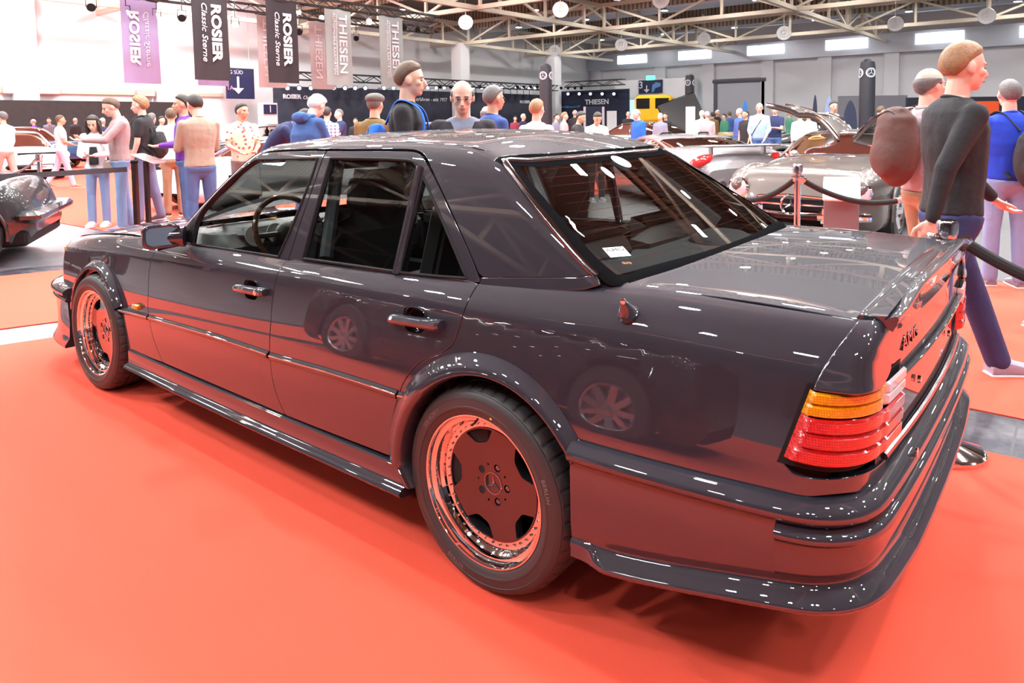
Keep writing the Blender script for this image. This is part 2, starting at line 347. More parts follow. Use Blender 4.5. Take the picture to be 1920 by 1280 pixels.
ar = MB(); ar.box((cx_-SWd*.15, Y1-3.45, cz_-SH*.12), (.12, .03, SH*.45)); ar.add([(cx_-SWd*.15-.35, Y1-3.45, cz_-SH*.2), (cx_-SWd*.15+.35, Y1-3.45, cz_-SH*.2), (cx_-SWd*.15, Y1-3.45, cz_-SH*.45)], [(0, 1, 2)]); ar.build('sign_arrow', M_SW, sg, smooth=False)
mp = MB(); mp.prism([(x*SWd*.4, y*SH*.8) for x, y in ((0, 0), (.25, .05), (.4, .4), (.95, .55), (1, .85), (.5, .95), (.1, .7), (.05, .3))], .01, frame((cx_+SWd*.05, Y1-3.43, cz_-SH*.45), (1, 0, 0), (0, 0, 1))); mp.build('sign_map', M_SB, sg, smooth=False)
p = at(1220, 146, 1, Y1-3.36); tag(MB().bbox(tuple(p), (1.0, .2, .5), .05).build('exit_light', M_GRN), 'small green exit light above the hall 3 sign', 'exit light')
# roof: trusses along and across, corrugated sheets, lamps
def truss(name, a, b, z0, z1, bay, m, r=.07, label='', depth=None):
    mb = MB(); a = np.array(a, float); b = np.array(b, float); L = np.linalg.norm(b-a); n = max(1, int(round(L/bay)))
    for z in (z0, z1): mb.beam((a[0], a[1], z), (b[0], b[1], z), r*2.6, r*2.6)
    for i in range(n+1):
        p = a+(b-a)*i/n; mb.beam((p[0], p[1], z0), (p[0], p[1], z1), r*1.6, r*1.6)
        if i < n:
            q = a+(b-a)*(i+1)/n; s, e = (p, q) if i % 2 else (q, p); mb.beam((s[0], s[1], z0), (e[0], e[1], z1), r*1.4, r*1.4)
    return tag(mb.build(name, m, smooth=False), label, 'truss', 'roof trusses')
GY = [-11.5, 2., 15.5, 29, 42.5, 56]
for y in GY:
    truss('roof_truss', (X0, y), (X1, y), 8.0, 9.7, 4.6, M_STEEL, .10, 'cream steel roof truss running along the hall')
    cs = MB().box(((X0+X1)/2, y+.5, 10.1), (X1-X0, .08, 1.75)).build('ceiling_sheet', M_CORR, smooth=False); tag(cs, kind='structure')
    if y > 30:
        tag(MB().tube([(X0+.2, y+6, 10.15), (X1-.2, y+6, 10.15)], .55, 14).tube([(-10, y+6, 10.5), (-10, y+6, 10.99)], .05, 6).build('air_duct', M_GALV), 'galvanised air duct under the far hall roof', 'air duct', 'air ducts')
for x in (-39.5, -25.5, -11.5, 2.5, 16.5):
    truss('roof_truss', (x, Y0), (x, Y1), 8.0, 9.7, 4.5, M_STEEL, .10, 'cream steel roof truss running across the hall').__setitem__('group', 'cross roof trusses')
for y in GY[4:]:
    pc = MB().box((-39.5, y, 4.0), (1.1, 1.1, 8.0)).build('column', M_WHITE, smooth=False); tag(pc, {42.5: 'white square column above the man in glasses', 56: 'white square column beside the inflatable pillar'}[y], 'column')
M_LAMP = mat('glowing lamp face', (.9, .9, .9), emit=(1, .98, .96), estr=400.); M_LH = mat('white lamp housing', (.75, .74, .74), rough=.4)
lamp_src = None
for ix, x in enumerate(np.arange(-38, 22, 7.0)):
    for iy, y in enumerate(np.arange(-14, 66, 6.75)):
        if lamp_src is None:
            lr = empty('bay_lamp', (0, 0, 0)); h_ = MB().lathe([(.25, 0), (.29, .05), (.20, .16), (.10, .30), (.09, .45), (.0001, .46)], 18, caps=False).build('lamp_housing', M_LH, lr); f_ = MB().lathe([(.24, -.005), (.0001, -.02)], 18).build('lamp_glass', M_LAMP, lr); rod = MB().tube([(0, 0, .4), (0, 0, 1.5)], .012, 5).build('rod', M_STEEL, lr); lamp_src = (lr, [h_, f_, rod]); o = lr
        else:
            o = lr.copy(); COL.objects.link(o)
            for c in lamp_src[1]: d = c.copy(); COL.objects.link(d); d.parent = o
        o.location = (x+1.5, y, 9.5); tag(o, 'round white high-bay lamp hanging between the roof trusses', 'lamp', 'high-bay lamps')
# white reflector discs (loudspeaker-like) clamped on the trusses
k = 0
for px, py, d_, w in ((1051, 18, 46, 'topmost'), (873, 42, 50, 'above the glasses man'), (1165, 84, 60, 'a'), (1040, 95, 64, 'b'), (1320, 73, 58, 'c'), (1239, 0, 44, 'd'), (1470, 62, 52, 'e'), (1679, 45, 50, 'f'), (1850, 30, 46, 'g')):
    p = P_(px, py, d_); v = Vector(tuple(CAM-p)); v.z = -abs(v.z)*.3; R = v.to_track_quat('Z', 'Y').to_matrix().to_4x4(); R.translation = Vector(p)
    o = MB().lathe([(.16, -.5), (.20, -.1), (.52, .0), (.50, .04), (.30, .0), (.28, .03), (.12, -.05), (.10, .02), (.0001, .04)], 22, R).build('horn_speaker', M_LH); MB().tube([tuple(p), (p[0], p[1], 10.99)], .03, 6).build('bracket', M_STEEL, o); tag(o, 'round white horn loudspeaker clamped to the roof trusses', 'loudspeaker', 'roof loudspeakers')
# backdrops with writing
def board(name, pts, h0, h1, m, label, cat, th=.12):
    a, b = np.array(pts[0]), np.array(pts[1]); d = b-a; L = np.linalg.norm(d); c = (a+b)/2
    return tag(MB().box((c[0], c[1], (h0+h1)/2), (L, th, h1-h0), rz=math.atan2(d[1], d[0])).build(name, m, smooth=False), label, cat)
XB = -40.2
pa = at(512, 160, 0, XB); pb = at(1042, 170, 0, XB)
bk = board('backdrop', ((XB, pa[1]), (XB, 56)), 0, 3.95, M_NAVY, 'dark backdrop wall with the long stand lettering', 'backdrop')
YB = 57.; pc_ = at(1180, 170, 1, YB)
bk2 = board('backdrop', ((XB, YB), (pc_[0], YB)), 0, 4.3, mat('deep navy backdrop', (.012, .016, .045), rough=.7, noise=(1.5, .3)), 'deep navy backdrop wall with one large white serif word', 'backdrop')
def wtext(txt, px0, px1, py, size_px, m, par, plane='x', val=XB+.09, bold=.0, shear=0., sx=None):
    a = at(px0, py, 0 if plane == 'x' else 1, val); b = at(px1, py, 0 if plane == 'x' else 1, val); D = (a-CAM)@FH
    sz = size_px/FPX*D; xd = (0, 1, 0) if plane == 'x' else (1, 0, 0)
    o = lettering(txt, sz, None, m, 'lettering', None, ext=.02, bold=bold*sz, shear=shear, align='LEFT')
    w = max(v.co.x for v in o.data.vertices)-min(v.co.x for v in o.data.vertices); L = abs((b-a)[1 if plane == 'x' else 0]); x0 = min(v.co.x for v in o.data.vertices)
    M = frame((a+np.array([0, 0, (b-a)[2]*0])), xd, (0, 0, 1)); s = L/w
    for v in o.data.vertices: v.co = M @ Vector(((v.co.x-x0)*s, v.co.y, v.co.z))
    o.parent = par; return o
wtext('ROSIER', 531, 565, 181, 11, M_SW, bk, bold=.04); wtext('Classic Sterne', 569, 609, 183, 9.5, M_SW, bk, shear=.25)
wtext('aft erfahren - seit 1917', 770, 838, 186, 10, M_SW, bk); wtext('ROSIER', 975, 994, 191, 7, M_SW, bk, bold=.03)
wtext('THIESEN', 1097, 1141, 192, 13, M_SW, bk2, 'y', YB-.09, bold=.02); wtext('automobile Erfahrung seit 1977', 1041, 1088, 201, 5.5, M_SB, bk2, 'y', YB-.09)
def spot_row(pxs, py, val, label):
    for px in pxs:
        p = at(px, py, 0, val) if px < 1040 else at(px, py, 1, YB-.5)
        v = Vector(tuple(CAM-p)); R = v.to_track_quat('Z', 'Y').to_matrix().to_4x4(); R.translation = Vector(p)
        e = empty('spotlight', (0, 0, 0), label=label, cat='spotlight', group='blue-white spots on the backdrop')
        MB().lathe([(.12, -.45), (.17, -.3), (.19, 0), (.17, .0), (.15, -.04)], 12, R).build('lamp_housing', M_TRUSSB, e)
        MB().tube([tuple(p), (p[0], p[1], p[2]+.5)] if False else ([tuple(p), (XB+.02, p[1], p[2]), (XB, p[1], 3.8)] if px < 1040 else [tuple(p), (p[0], YB-.05, p[2]), (p[0], YB, 4.2)]), .03, 5).build('arm', M_TRUSSB, e)
        MB().lathe([(.13, -.02), (.0001, -.01)], 12, R).build('lamp_glass', mat('blue-white spot glass', (.6, .7, 1), emit=(.55, .7, 1.), estr=7.), e)
spot_row([539, 561, 583, 626, 647, 666, 685, 720, 738, 802, 818, 833, 887, 903, 941, 955, 968, 980, 992, 1003], 165, XB+.7, 'small blue-white spotlight over the dark backdrop')
spot_row([1045, 1065, 1086, 1107, 1129, 1151], 176, XB+.7, 'small blue-white spotlight over the dark backdrop')
# black lighting trusses: box lattice
def ltruss(a, b, label, w=.35, r=.028, bay=.6):
    mb = MB(); a = Vector(a); b = Vector(b); t = (b-a).normalized(); s = t.cross(Vector((0, 0, 1))).normalized()*w/2; u = Vector((0, 0, w/2)); n = int((b-a).length/bay)
    for q in (s+u, s-u, -s+u, -s-u): mb.beam(a+q, b+q, r*2, r*2)
    for i in range(n):
        p = a+(b-a)*i/n; q = a+(b-a)*(i+1)/n
        for o0, o1 in ((s+u, s-u), (-s+u, -s-u), (s-u, -s-u), (s+u, -s+u)):
            mb.beam(p+o0, q+o1, r*1.2, r*1.2) if i % 2 else mb.beam(p+o1, q+o0, r*1.2, r*1.2)
    return tag(mb.build('lighting_truss', M_TRUSSB, smooth=False), label, 'truss')
ltruss((-25.2, 2, 6.95), (-25.2, 25.5, 6.95), 'black lattice lighting truss carrying the front row of banners')
ltruss((-29.2, 2, 7.0), (-29.2, 29, 7.0), 'black lattice lighting truss carrying the rear row of banners')
ltruss((XB+1.7, pa[1], 4.55), (XB+1.7, 55.0, 4.55), 'black lattice truss along the top of the lettered backdrop', .5, .04, 1.)
ltruss((XB+2.2, YB-1, 4.9), (pc_[0], YB-1, 4.9), 'black lattice truss above the deep navy backdrop', .5, .04, 1.)
def stagelamp(p, tgt, label, lit=False, s=1.):
    e = empty('stage_lamp', (0, 0, 0), label=label, cat='stage lamp', group=label)
    v = Vector(tgt)-Vector(p); R = v.to_track_quat('Z', 'Y').to_matrix().to_4x4(); R.translation = Vector(p)
    S = Matrix.Scale(s, 4)
    MB().lathe([(.0001, -.34), (.10, -.32), (.14, -.2), (.15, 0), (.14, 0), (.13, -.03)], 12, R @ S).build('lamp_housing', M_TRUSSB, e)
    MB().lathe([(.13, -.02), (.0001, -.01)], 12, R @ S).build('lamp_glass', M_LAMP2 if lit else M_BLK, e)
    MB().tube([Vector(p)+Vector((0, 0, .30)), Vector((p[0], p[1], max(p[2]+.32, {-25: 6.75, -29: 6.8}.get(int(round(p[0])), 4.75 if p[1] > 55.5 else p[2]+.3))))], .02, 5).build('clamp', M_TRUSSB, e)
    MB().tube([Vector(p)+Vector((0, -.17, 0)), Vector(p)+Vector((0, -.17, .30)), Vector(p)+Vector((0, .17, .30)), Vector(p)+Vector((0, .17, 0))], .018, 5).build('yoke', M_TRUSSB, e)
M_BLK = mat('satin black plastic', (.010, .010, .011), rough=.55, spec=.12)
M_LAMP2 = mat('lit stage lamp glass', (1, 1, 1), emit=(1, .98, .94), estr=9.)
for px, py, lit in ((171, 14, 0), (341, 34, 0), (441, 46, 1), (561, 60, 0), (692, 40, 1), (758, 52, 0), (783, 56, 0)):
    p = at(px, py, 0, -25.0); stagelamp(tuple(p), (CAM[0], CAM[1], 1.), 'lit stage lamp on the front lighting truss' if lit else 'unlit black stage lamp on the front lighting truss', lit)
for px, py, lit in ((236, 24, 1), (294, 30, 1), (560, 23, 1), (603, 33, 1), (668, 72, 0), (693, 42, 1)):
    p = at(px, py, 0, -29.0); stagelamp(tuple(p), (CAM[0], CAM[1], 1.), 'lit stage lamp on the rear lighting truss' if lit else 'unlit black stage lamp on the rear lighting truss', lit)
for px in (970, 982, 995, 1007, 1052, 1065, 1078, 1090, 825, 845, 900): 
    p = at(px, 163, 0, XB+1.95) if px < 1040 else at(px, 165, 1, YB-1.25); stagelamp(tuple(p), (0, 0, 0), 'small black lamp under the far backdrop truss', False, 1.)
# hanging banners
M_BDK = mat('charcoal banner cloth', (.032, .028, .034), rough=.8, bump=(1.2, .35, .04)); M_BGR = mat('grey green banner cloth', (.34, .40, .39), rough=.8, bump=(1.2, .35, .04))
M_BLV = mat('lavender banner back', (.36, .33, .56), rough=.8); M_BGB = mat('pale grey banner back', (.55, .57, .58), rough=.8)
def banner(y, X, m, l1, l2, mirror, lab, serif=False, w=1.5, z0=3.2, z1=6.72):
    n = 14; V = []; 
    for s in (.01, -.01):
        for i in range(n+1):
            for j in range(9):
                f = i/n; V.append((X+s+.05*math.sin(f*9+j*.4+y)*(1-j/8*.3)*.6, y-w/2+w*f+(.04*(1-j/8)), z0+(z1-z0)*j/8))
    F = []; k = 9; N1 = (n+1)*9
    for i in range(n):
        for j in range(8): F.append((i*k+j, (i+1)*k+j, (i+1)*k+j+1, i*k+j+1)); F.append((N1+i*k+j, N1+i*k+j+1, N1+(i+1)*k+j+1, N1+(i+1)*k+j))
    o = obj('banner', V, F, m); tag(o, lab, 'banner')
    MB().tube([(X, y-w/2-.05, z1), (X, y+w/2+.05, z1)], .03, 6).build('banner_rod', M_TRUSSB, o)
    sgn = -1 if mirror else 1
    # text runs downwards: x axis of the line points down; letter tops towards +y (seen from the stand)
    for txt, sz, yo, bold, shear, mm in ((l1, .52 if not serif else .58, .22, .02 if not serif else .008, 0, M_SW), (l2, .30 if not serif else .17, -.26, 0, .25 if not serif else 0, M_SW)):
        M = frame((X+.055, y+yo*sgn*1., (z0+z1)/2+.15), (0, 0, -1), (0, 1, 0))
        lt = lettering(txt, sz, None, mm, 'lettering', None, ext=.012, bold=bold, shear=shear)
        xs_ = [v.co.x for v in lt.data.vertices]; wd = max(xs_)-min(xs_); L = (2.3 if not serif else 2.75) if txt == l1 else (2.3 if not serif else 2.85)
        for v in lt.data.vertices: v.co = M @ Vector((v.co.x*L/wd, v.co.y*sgn*1.05, v.co.z))
        if mirror: lt.data.flip_normals()
        lt.parent = o
    if serif:
        MB().box((X+.055, y-.12*sgn, (z0+z1)/2+.1), (.02, .025, 2.8)).build('rule_line', M_SW, o, smooth=False)
for px, serif, lab in ((396, 0, 'charcoal hanging banner with bold white lettering, the bigger of two'), (530, 0, 'charcoal hanging banner with bold white lettering, the smaller of two'), (635, 1, 'grey green banner with serif lettering between charcoal banner and lone one'), (734, 1, 'lone grey green banner with serif lettering above the young blue backpack wearer')):
    p = at(px, 100, 0, -25.0); banner(p[1], -25.0, M_BGR if serif else M_BDK, 'THIESEN' if serif else 'ROSIER', 'AUTOMOBILE RARITÄTEN' if serif else 'Classic Sterne', False, lab, serif)
for px, serif, lab in ((264, 0, 'lavender hanging banner with mirrored bold lettering'), (397, 0, 'lavender banner half hidden behind the big charcoal one'), (509, 1, 'pale grey banner with mirrored serif lettering behind charcoal banner'), (604, 1, 'pale grey banner with mirrored serif lettering behind grey green banner')):
    p = at(px, 100, 0, -29.0); banner(p[1], -29.0, M_BGB if serif else M_BLV, 'THIESEN' if serif else 'ROSIER', 'AUTOMOBILE RARITÄTEN' if serif else 'Classic Sterne', True, lab, serif)
# entrance sign on the west side
a = at(424, 162, 0, X0+1.5); b = at(476, 162, 0, X0+1.5); zt = at(430, 127, 0, X0+1.5)[2]; zb2 = at(430, 185, 0, X0+1.5)[2]
sg = MB().box((X0+1.5, (a[1]+b[1])/2, (zt+zb2)/2), (.12, b[1]-a[1], zt-zb2)).build('direction_sign', M_SIGN, smooth=False); tag(sg, 'navy direction sign with 1A and a white down arrow', 'sign')
for y_ in (a[1]+.3, b[1]-.3): MB().tube([(X0+1.5, y_, zt-.02), (X0+1.5, y_, ZR-.01)], .02, 5).build('hanging_rod', M_STEEL, sg)
yc = (a[1]+b[1])/2; zc_ = (zt+zb2)/2; Hs = zt-zb2; Ws = b[1]-a[1]
def sm(y, z): return frame((X0+1.58, y, z), (0, 1, 0), (0, 0, 1))
lettering('ANG SÜD', Hs*.17, sm(yc-Ws*.28, zc_+Hs*.36), M_SW, 'lettering', sg); lettering('1A', Hs*.20, sm(yc-Ws*.38, zc_-Hs*.15), mat('pink sign print', (.7, .35, .5)), 'lettering', sg)
ar = MB(); ar.box((X0+1.6, yc-.1*Ws, zc_), (.04, .14, Hs*.45)); ar.add([(X0+1.6, yc-.1*Ws-.4, zc_-Hs*.15), (X0+1.6, yc-.1*Ws+.4, zc_-Hs*.15), (X0+1.6, yc-.1*Ws, zc_-Hs*.34)], [(0, 1, 2)]); ar.build('sign_arrow', M_SW, sg, smooth=False)
a = at(488, 210, 0, XB+3); b = at(516, 210, 0, XB+3); zt = at(500, 193, 0, XB+3)[2]; z1_ = at(500, 214, 0, XB+3)[2]; yc = (a[1]+b[1])/2
tw = MB().box((XB+3, yc, zt/2), (.5, b[1]-a[1], zt)).build('number_pillar', M_WHITE, smooth=False); tag(tw, 'white info pillar with a navy square numbered 1', 'info pillar')
MB().box((XB+3.27, yc, (zt+z1_)/2-.05), (.03, (b[1]-a[1])*.86, zt-z1_-.1)).build('number_panel', M_SIGN, tw, smooth=False)
lettering('1', (zt-z1_)*.9, frame((XB+3.3, yc, (zt+z1_)/2-.05), (0, 1, 0), (0, 0, 1)), M_SW, 'lettering', tw)
# inflatable pillars with the star roundel
M_PIL = mat('black inflatable cloth', (.02, .02, .028), rough=.5, bump=(3, .2, .02)); M_STARW = mat('pale roundel print', (.62, .66, .78), rough=.5)
def pillar(px, w_px, top, D, lab, side=-1):
    c = floor_pt(px, D); r = w_px/2/FPX*D; z = P_(px, top, D)[2]
    o = tag(MB().lathe([(r*.95, 0), (r, .3), (r*1.02, z*.5), (r, z-.25), (r*.9, z-.08), (r*.5, z), (.001, z+.02)], 24, Matrix.Translation(tuple(c))).build('inflatable_pillar', M_PIL), lab, 'pillar')
    v = (CAM-c)[:2]; base = math.atan2(v[1], v[0])
    for da in (-.50*side*-1, 1.30*side*-1):
        a = base+da*.9; mb = MB(); mb.lathe([(r*.66, 0), (r*.66, .008), (r*.50, .008), (r*.50, 0)], 28, None, caps=False); mb.lathe([(r*.42, 0), (r*.42, .008), (r*.39, .008), (r*.39, 0)], 28, None, caps=False)
        for q in range(3): t_ = PI/2+2*PI*q/3; mb.beam((0, 0, .004), (r*.40*math.cos(t_), r*.40*math.sin(t_), .004), r*.07, .01)
        V = []
        for x_, y_, z_ in mb.V:
            t = a+x_/r; V.append((c[0]+(r+.012+z_)*math.cos(t), c[1]+(r+.012+z_)*math.sin(t), z-r*1.9+y_))
        obj('roundel', V, mb.F, M_STARW, o)
    return o
pillar(1024, 23, 120, 24, 'tall black inflatable pillar with star roundel in front of white column')
pillar(1293, 17, 139, 36, 'tall black inflatable pillar with star roundel right of the yellow truck')
pillar(1625, 27, 111, 21, 'tall black inflatable pillar behind the gullwing coupe', 1)
# ================================================================== the dark sedan
# The sheet metal is one smooth solid, given by functions; each panel is cut out of it.
def rmax(r, *a):
    """rounded intersection of half spaces with edge radius r"""
    s = np.zeros_like(a[0]); m = a[0]
    for v in a: s = s+np.maximum(v+r, 0)**2; m = np.maximum(m, v)
    return np.minimum(m, -r)+np.sqrt(s)
hwS = Spl([-2.5, -2.25, -1.9, -1.4, -.7, 0, .7, 1.3, 1.8, 2.2, 2.5], [.70, .765, .818, .845, .864, .872, .872, .868, .860, .846, .815])
ztS = Spl([-2.35, -2.2, -1.9, -1.4, -.8, -.5, .3, .93, 1.3, 1.6, 1.85, 2.15, 2.5], [.70, .735, .782, .838, .874, .886, .905, .921, .938, .958, .974, .974, .962])
zcS = Spl([-2.35, -2.2, -1.9, -1.4, -.8, 0, 1., 1.8, 2.2, 2.5], [.73, .77, .825, .885, .93, .95, .985, 1.005, 1.003, .985])
rdS = Spl([-2.3, -.8, 0, 1.2, 1.7, 2.4], [.10, .09, .085, .09, .125, .13])
def body_side(x, z):
    u = z-.575; b = np.maximum(.44-z, 0)
    return hwS(x)+.002-.172*(u+np.sqrt(u*u+.0022))/2-.25*b*b
def XRr(Y, z): return 2.478-.032*(Y/.75)**2+.03*(z-.7)
def F_body(P, cap=True):
    x, Y, z = P[:, 0], np.abs(P[:, 1]), P[:, 2]
    side = Y-body_side(x, z)
    T = ztS(x)+(zcS(x)-ztS(x))*(1-(np.minimum(Y, .78)/.72)**2)
    top = z-T
    r = rdS(x)
    A = rmax(r, side, top)
    rear = x-XRr(Y, z)
    fr = -(x+2.28-.16*(Y/.7)**2+.10*np.maximum(z-.45, 0))
    B = rmax(.055, A, rear)
    # the upright rear corner is rounder than the top edge
    B = np.maximum(B, rmax(.12, side, rear))
    return rmax(.07, B, fr)
def wsx(z, Y): return -.80+(z-.93)*1.35+.20*Y*Y-.08*(z-.93)*(1.36-z)*4
sgX = lambda x: .772-.022*((x-.5)/1.25)**2
def F_glass(P):
    x, Y, z = P[:, 0], np.abs(P[:, 1]), P[:, 2]
    side = (Y-(sgX(x)-.375*(z-.89)+.16*(z-.89)*(1.32-z)))*.93
    zr = zrS(x); top = (z-(zr-.12*Y*Y))
    xr = 1.262+(1.335-z)*(1.865-1.262)/.35-.16*Y*Y-.05*(z-.98)*(1.335-z)*-4
    rear = (x-xr)*.5
    xw = wsx(z, Y)
    wind = -(x-xw)*.6
    A = rmax(.065, side, top)
    A = rmax(.045, A, wind)
    return rmax(.05, A, rear)
zrS = Spl([-1.2, -.2, .1, .45, .8, 1.1, 1.35], [1.20, 1.368, 1.39, 1.402, 1.402, 1.388, 1.36])
def grad(F, P, e=6e-4):
    g = np.stack([F(P+np.eye(3)[k]*e)-F(P-np.eye(3)[k]*e) for k in range(3)], -1)
    return g/(np.linalg.norm(g, axis=1, keepdims=True)+1e-12)
def root(F, O, D, s0, s1, n=80):
    """first crossing of F from outside along the rays O + s D"""
    S = np.linspace(s0, s1, n); val = np.array([F(O+D*s) for s in S])
    inside = val < 0; hit = inside.any(0); k = np.maximum(inside.argmax(0), 1)
    a = S[k-1].copy(); b = S[k].copy()
    for _ in range(22):
        m = (a+b)/2; f = F(O+D*m[:, None]); ins = f < 0; b = np.where(ins, m, b); a = np.where(ins, a, m)
    s = (a+b)/2; return O+D*s[:, None], hit, s
def cast(F, pts, t0=.8, t1=7.):
    """points of the surface F seen at these picture positions"""
    D = np.array([pix(*p[:2]) for p in pts]); O = np.tile(CAM, (len(D), 1)); P, hit, s = root(F, O, D, t0, t1, 260)
    if not hit.all():
        S = np.linspace(t0, t1, 400); val = np.array([F(O+D*q) for q in S]); q = S[val.argmin(0)]
        P = np.where(hit[:, None], P, O+D*q[:, None])
        if DBG: print('MISS', [(pts[i][:2], round(float(val[:, i].min()), 3)) for i in np.where(~hit)[0]])
    return P
DBG = False
def off(F, d): return lambda P: F(P)-d
def inset(poly, d):
    """move a closed 2D outline inwards by d"""
    p = np.asarray(poly); a = np.roll(p, 1, 0); b = np.roll(p, -1, 0)
    e1 = p-a; e2 = b-p; e1 /= (np.linalg.norm(e1, axis=1, keepdims=True)+1e-9); e2 /= (np.linalg.norm(e2, axis=1, keepdims=True)+1e-9)
    area = .5*np.sum(p[:, 0]*b[:, 1]-p[:, 1]*b[:, 0]); sgn = 1 if area > 0 else -1
    n = np.stack([-(e1+e2)[:, 1], (e1+e2)[:, 0]], -1)*sgn; n /= (np.linalg.norm(n, axis=1, keepdims=True)+1e-9)
    c = np.clip(np.abs(n[:, 0]*-e1[:, 1]*sgn+n[:, 1]*e1[:, 0]*sgn), .5, 1)
    return p+n*(d/c)[:, None]
def cut_panel(F, out, d, holes=(), step=.018, flange=.014, gap=.003, srange=.35, chamf=.0018):
    """outline 'out' (3D, on or near the surface) cut from the surface F, meshed on a grid across direction d"""
    d = np.array(d, float); d /= np.linalg.norm(d); u = np.cross([0, 0, 1], d) if abs(d[2]) < .9 else np.cross([1, 0, 0], d); u /= np.linalg.norm(u); v = np.cross(d, u)
    O2 = np.stack([out@u, out@v], -1)
    keep = [0]
    for i in range(1, len(O2)):
        if np.linalg.norm(O2[i]-O2[keep[-1]]) > step*.22: keep.append(i)
    if len(keep) > 3 and np.linalg.norm(O2[keep[-1]]-O2[0]) < step*.22: keep.pop()
    O2 = O2[keep]; O2 = inset(O2, gap) if gap else O2
    H2 = [np.stack([h@u, h@v], -1) for h in holes]
    lo = O2.min(0); hi = O2.max(0)
    gx, gy = np.meshgrid(np.arange(lo[0]+step*.5, hi[0], step), np.arange(lo[1]+step*.5, hi[1], step)); G = np.stack([gx.ravel(), gy.ravel()], -1)
    G = G[pin(O2, G)]
    for h in H2: G = G[~pin(h, G)]
    rim = np.vstack([O2]+H2)
    if len(G): G = G[np.array([np.min(np.sum((rim-g)**2, 1)) > (step*.45)**2 for g in G])]
    V2 = [Vector(p) for p in np.vstack([O2]+H2+[G])]; E = []; k = 0
    for L in [O2]+H2:
        n = len(L); E += [(k+i, k+(i+1) % n) for i in range(n)]; k += n
    r = delaunay_2d_cdt(V2, E, [], 0, 1e-7)
    W = np.array([tuple(p) for p in r[0]]); T = np.array([f for f in r[2] if len(f) == 3]); C = W[T].mean(1)
    ok = pin(O2, C)
    for h in H2: ok &= ~pin(h, C)
    T = T[ok]; used = np.unique(T); rm = -np.ones(len(W), int); rm[used] = np.arange(len(used)); W = W[used]; T = rm[T]
    s = out@d; base = W[:, :1]*u+W[:, 1:]*v
    P, hit, sv = root(F, base, d, s.min()-srange, s.max()+srange, 120)
    if not hit.all():
        bad = np.where(~hit)[0]; good = np.where(hit)[0]
        for b in bad:
            q = good[np.argmin(np.sum((W[good]-W[b])**2, 1))]; P[b] = base[b]+d*sv[q]
    N = grad(F, P)
    a, b, c = P[T[:, 0]], P[T[:, 1]], P[T[:, 2]]; nn = np.cross(b-a, c-a); fl = np.einsum('ij,ij->i', nn, N[T].mean(1)) < 0
    T[fl] = T[fl][:, ::-1]
    V = list(P); NN = list(N); Fc = [tuple(t) for t in T]
    if flange:
        cnt = {}
        for t in T:
            for i in range(3): cnt[(t[i], t[(i+1) % 3])] = 1
        B = [e for e in cnt if (e[1], e[0]) not in cnt]; out_n = {}
        for (i, j) in B:
            e = P[j]-P[i]; o = np.cross(e, N[i]); o /= np.linalg.norm(o)+1e-12
            for q in (i, j): out_n[q] = out_n.get(q, 0)+o
        idx = {}
        for q, o in out_n.items():
            o = o/(np.linalg.norm(o)+1e-12); idx[q] = len(V)
            V += [P[q], P[q]+o*chamf-N[q]*chamf, P[q]+o*chamf-N[q]*chamf, P[q]+o*chamf-N[q]*flange]; m = (o+N[q]); m /= np.linalg.norm(m)
            NN += [N[q], m, o, o]
        for (i, j) in B:
            a, b = idx[i], idx[j]; Fc += [(j, i, a+1, b+1), (b+2, a+2, a+3, b+3)]
    return np.array(V), Fc, np.array(NN)
def panel(name, F, out, d, m, parent, both=False, **k):
    """left panel, and its mirror twin on the right as an object of its own when both is set"""
    V, Fc, N = cut_panel(F, out, d, **k); o = obj(name, V, Fc, m, parent, N=N)
    o2 = None
    if both:
        W = V*[1, -1, 1]; o2 = obj(name, W, [f[::-1] for f in Fc], m, parent if both is True else both, N=N*[1, -1, 1])
    return (o, o2) if both else o
def dense(P, F=None, step=.015, closed=True): return crom(P, step=step, closed=closed)
def pxo(F, P, step=.015):
    """outline from picture positions: laid on the surface F, then rounded off between corners"""
    Q = cast(F, P); L = [tuple(q)+((True,) if len(p) > 2 else ()) for p, q in zip(P, Q)]
    return crom(L, step=step, closed=True)

def m_paint():
    m = mat('dark metallic car paint', (.021, .020, .029), rough=.5, metal=0., spec=.12, coat=1., crough=.01)
    nt = m.node_tree; b = nt.nodes['Principled BSDF']
    if not m.get('done'):
        b.inputs['Coat IOR'].default_value = 1.78
        tc = nt.nodes.new('ShaderNodeTexCoord'); v = nt.nodes.new('ShaderNodeTexVoronoi'); v.inputs['Scale'].default_value = 900
        nt.links.new(tc.outputs['Object'], v.inputs['Vector'])
        bp = nt.nodes.new('ShaderNodeBump'); bp.inputs['Strength'].default_value = .12; bp.inputs['Distance'].default_value = .0004
        nt.links.new(v.outputs['Color'], bp.inputs['Height']); nt.links.new(bp.outputs['Normal'], b.inputs['Normal']); m['done'] = 1
    return m
PAINT = m_paint()
M_CHROME = mat('polished chrome', (.86, .87, .88), rough=.04, metal=1.)
M_RUB = mat('black rubber', (.014, .014, .015), rough=.6, spec=.15)
M_TYRE = mat('tyre rubber', (.030, .029, .030), rough=.50)
M_TYREL = mat('raised tyre lettering', (.11, .11, .11), rough=.35)
M_BLK = mat('satin black plastic', (.010, .010, .011), rough=.55, spec=.12)
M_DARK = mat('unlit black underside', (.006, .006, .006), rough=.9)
M_GLOSSB = mat('gloss black wheel paint', (.010, .009, .012), rough=.08, coat=1.)
M_TRIM = mat('brown tinted window trim', (.17, .145, .145), rough=.16, metal=1.)
M_GLASS = mat_glass('tinted window glass', (.76, .80, .78))
M_GLASSR = mat_glass('dark rear window glass', (.74, .76, .74))
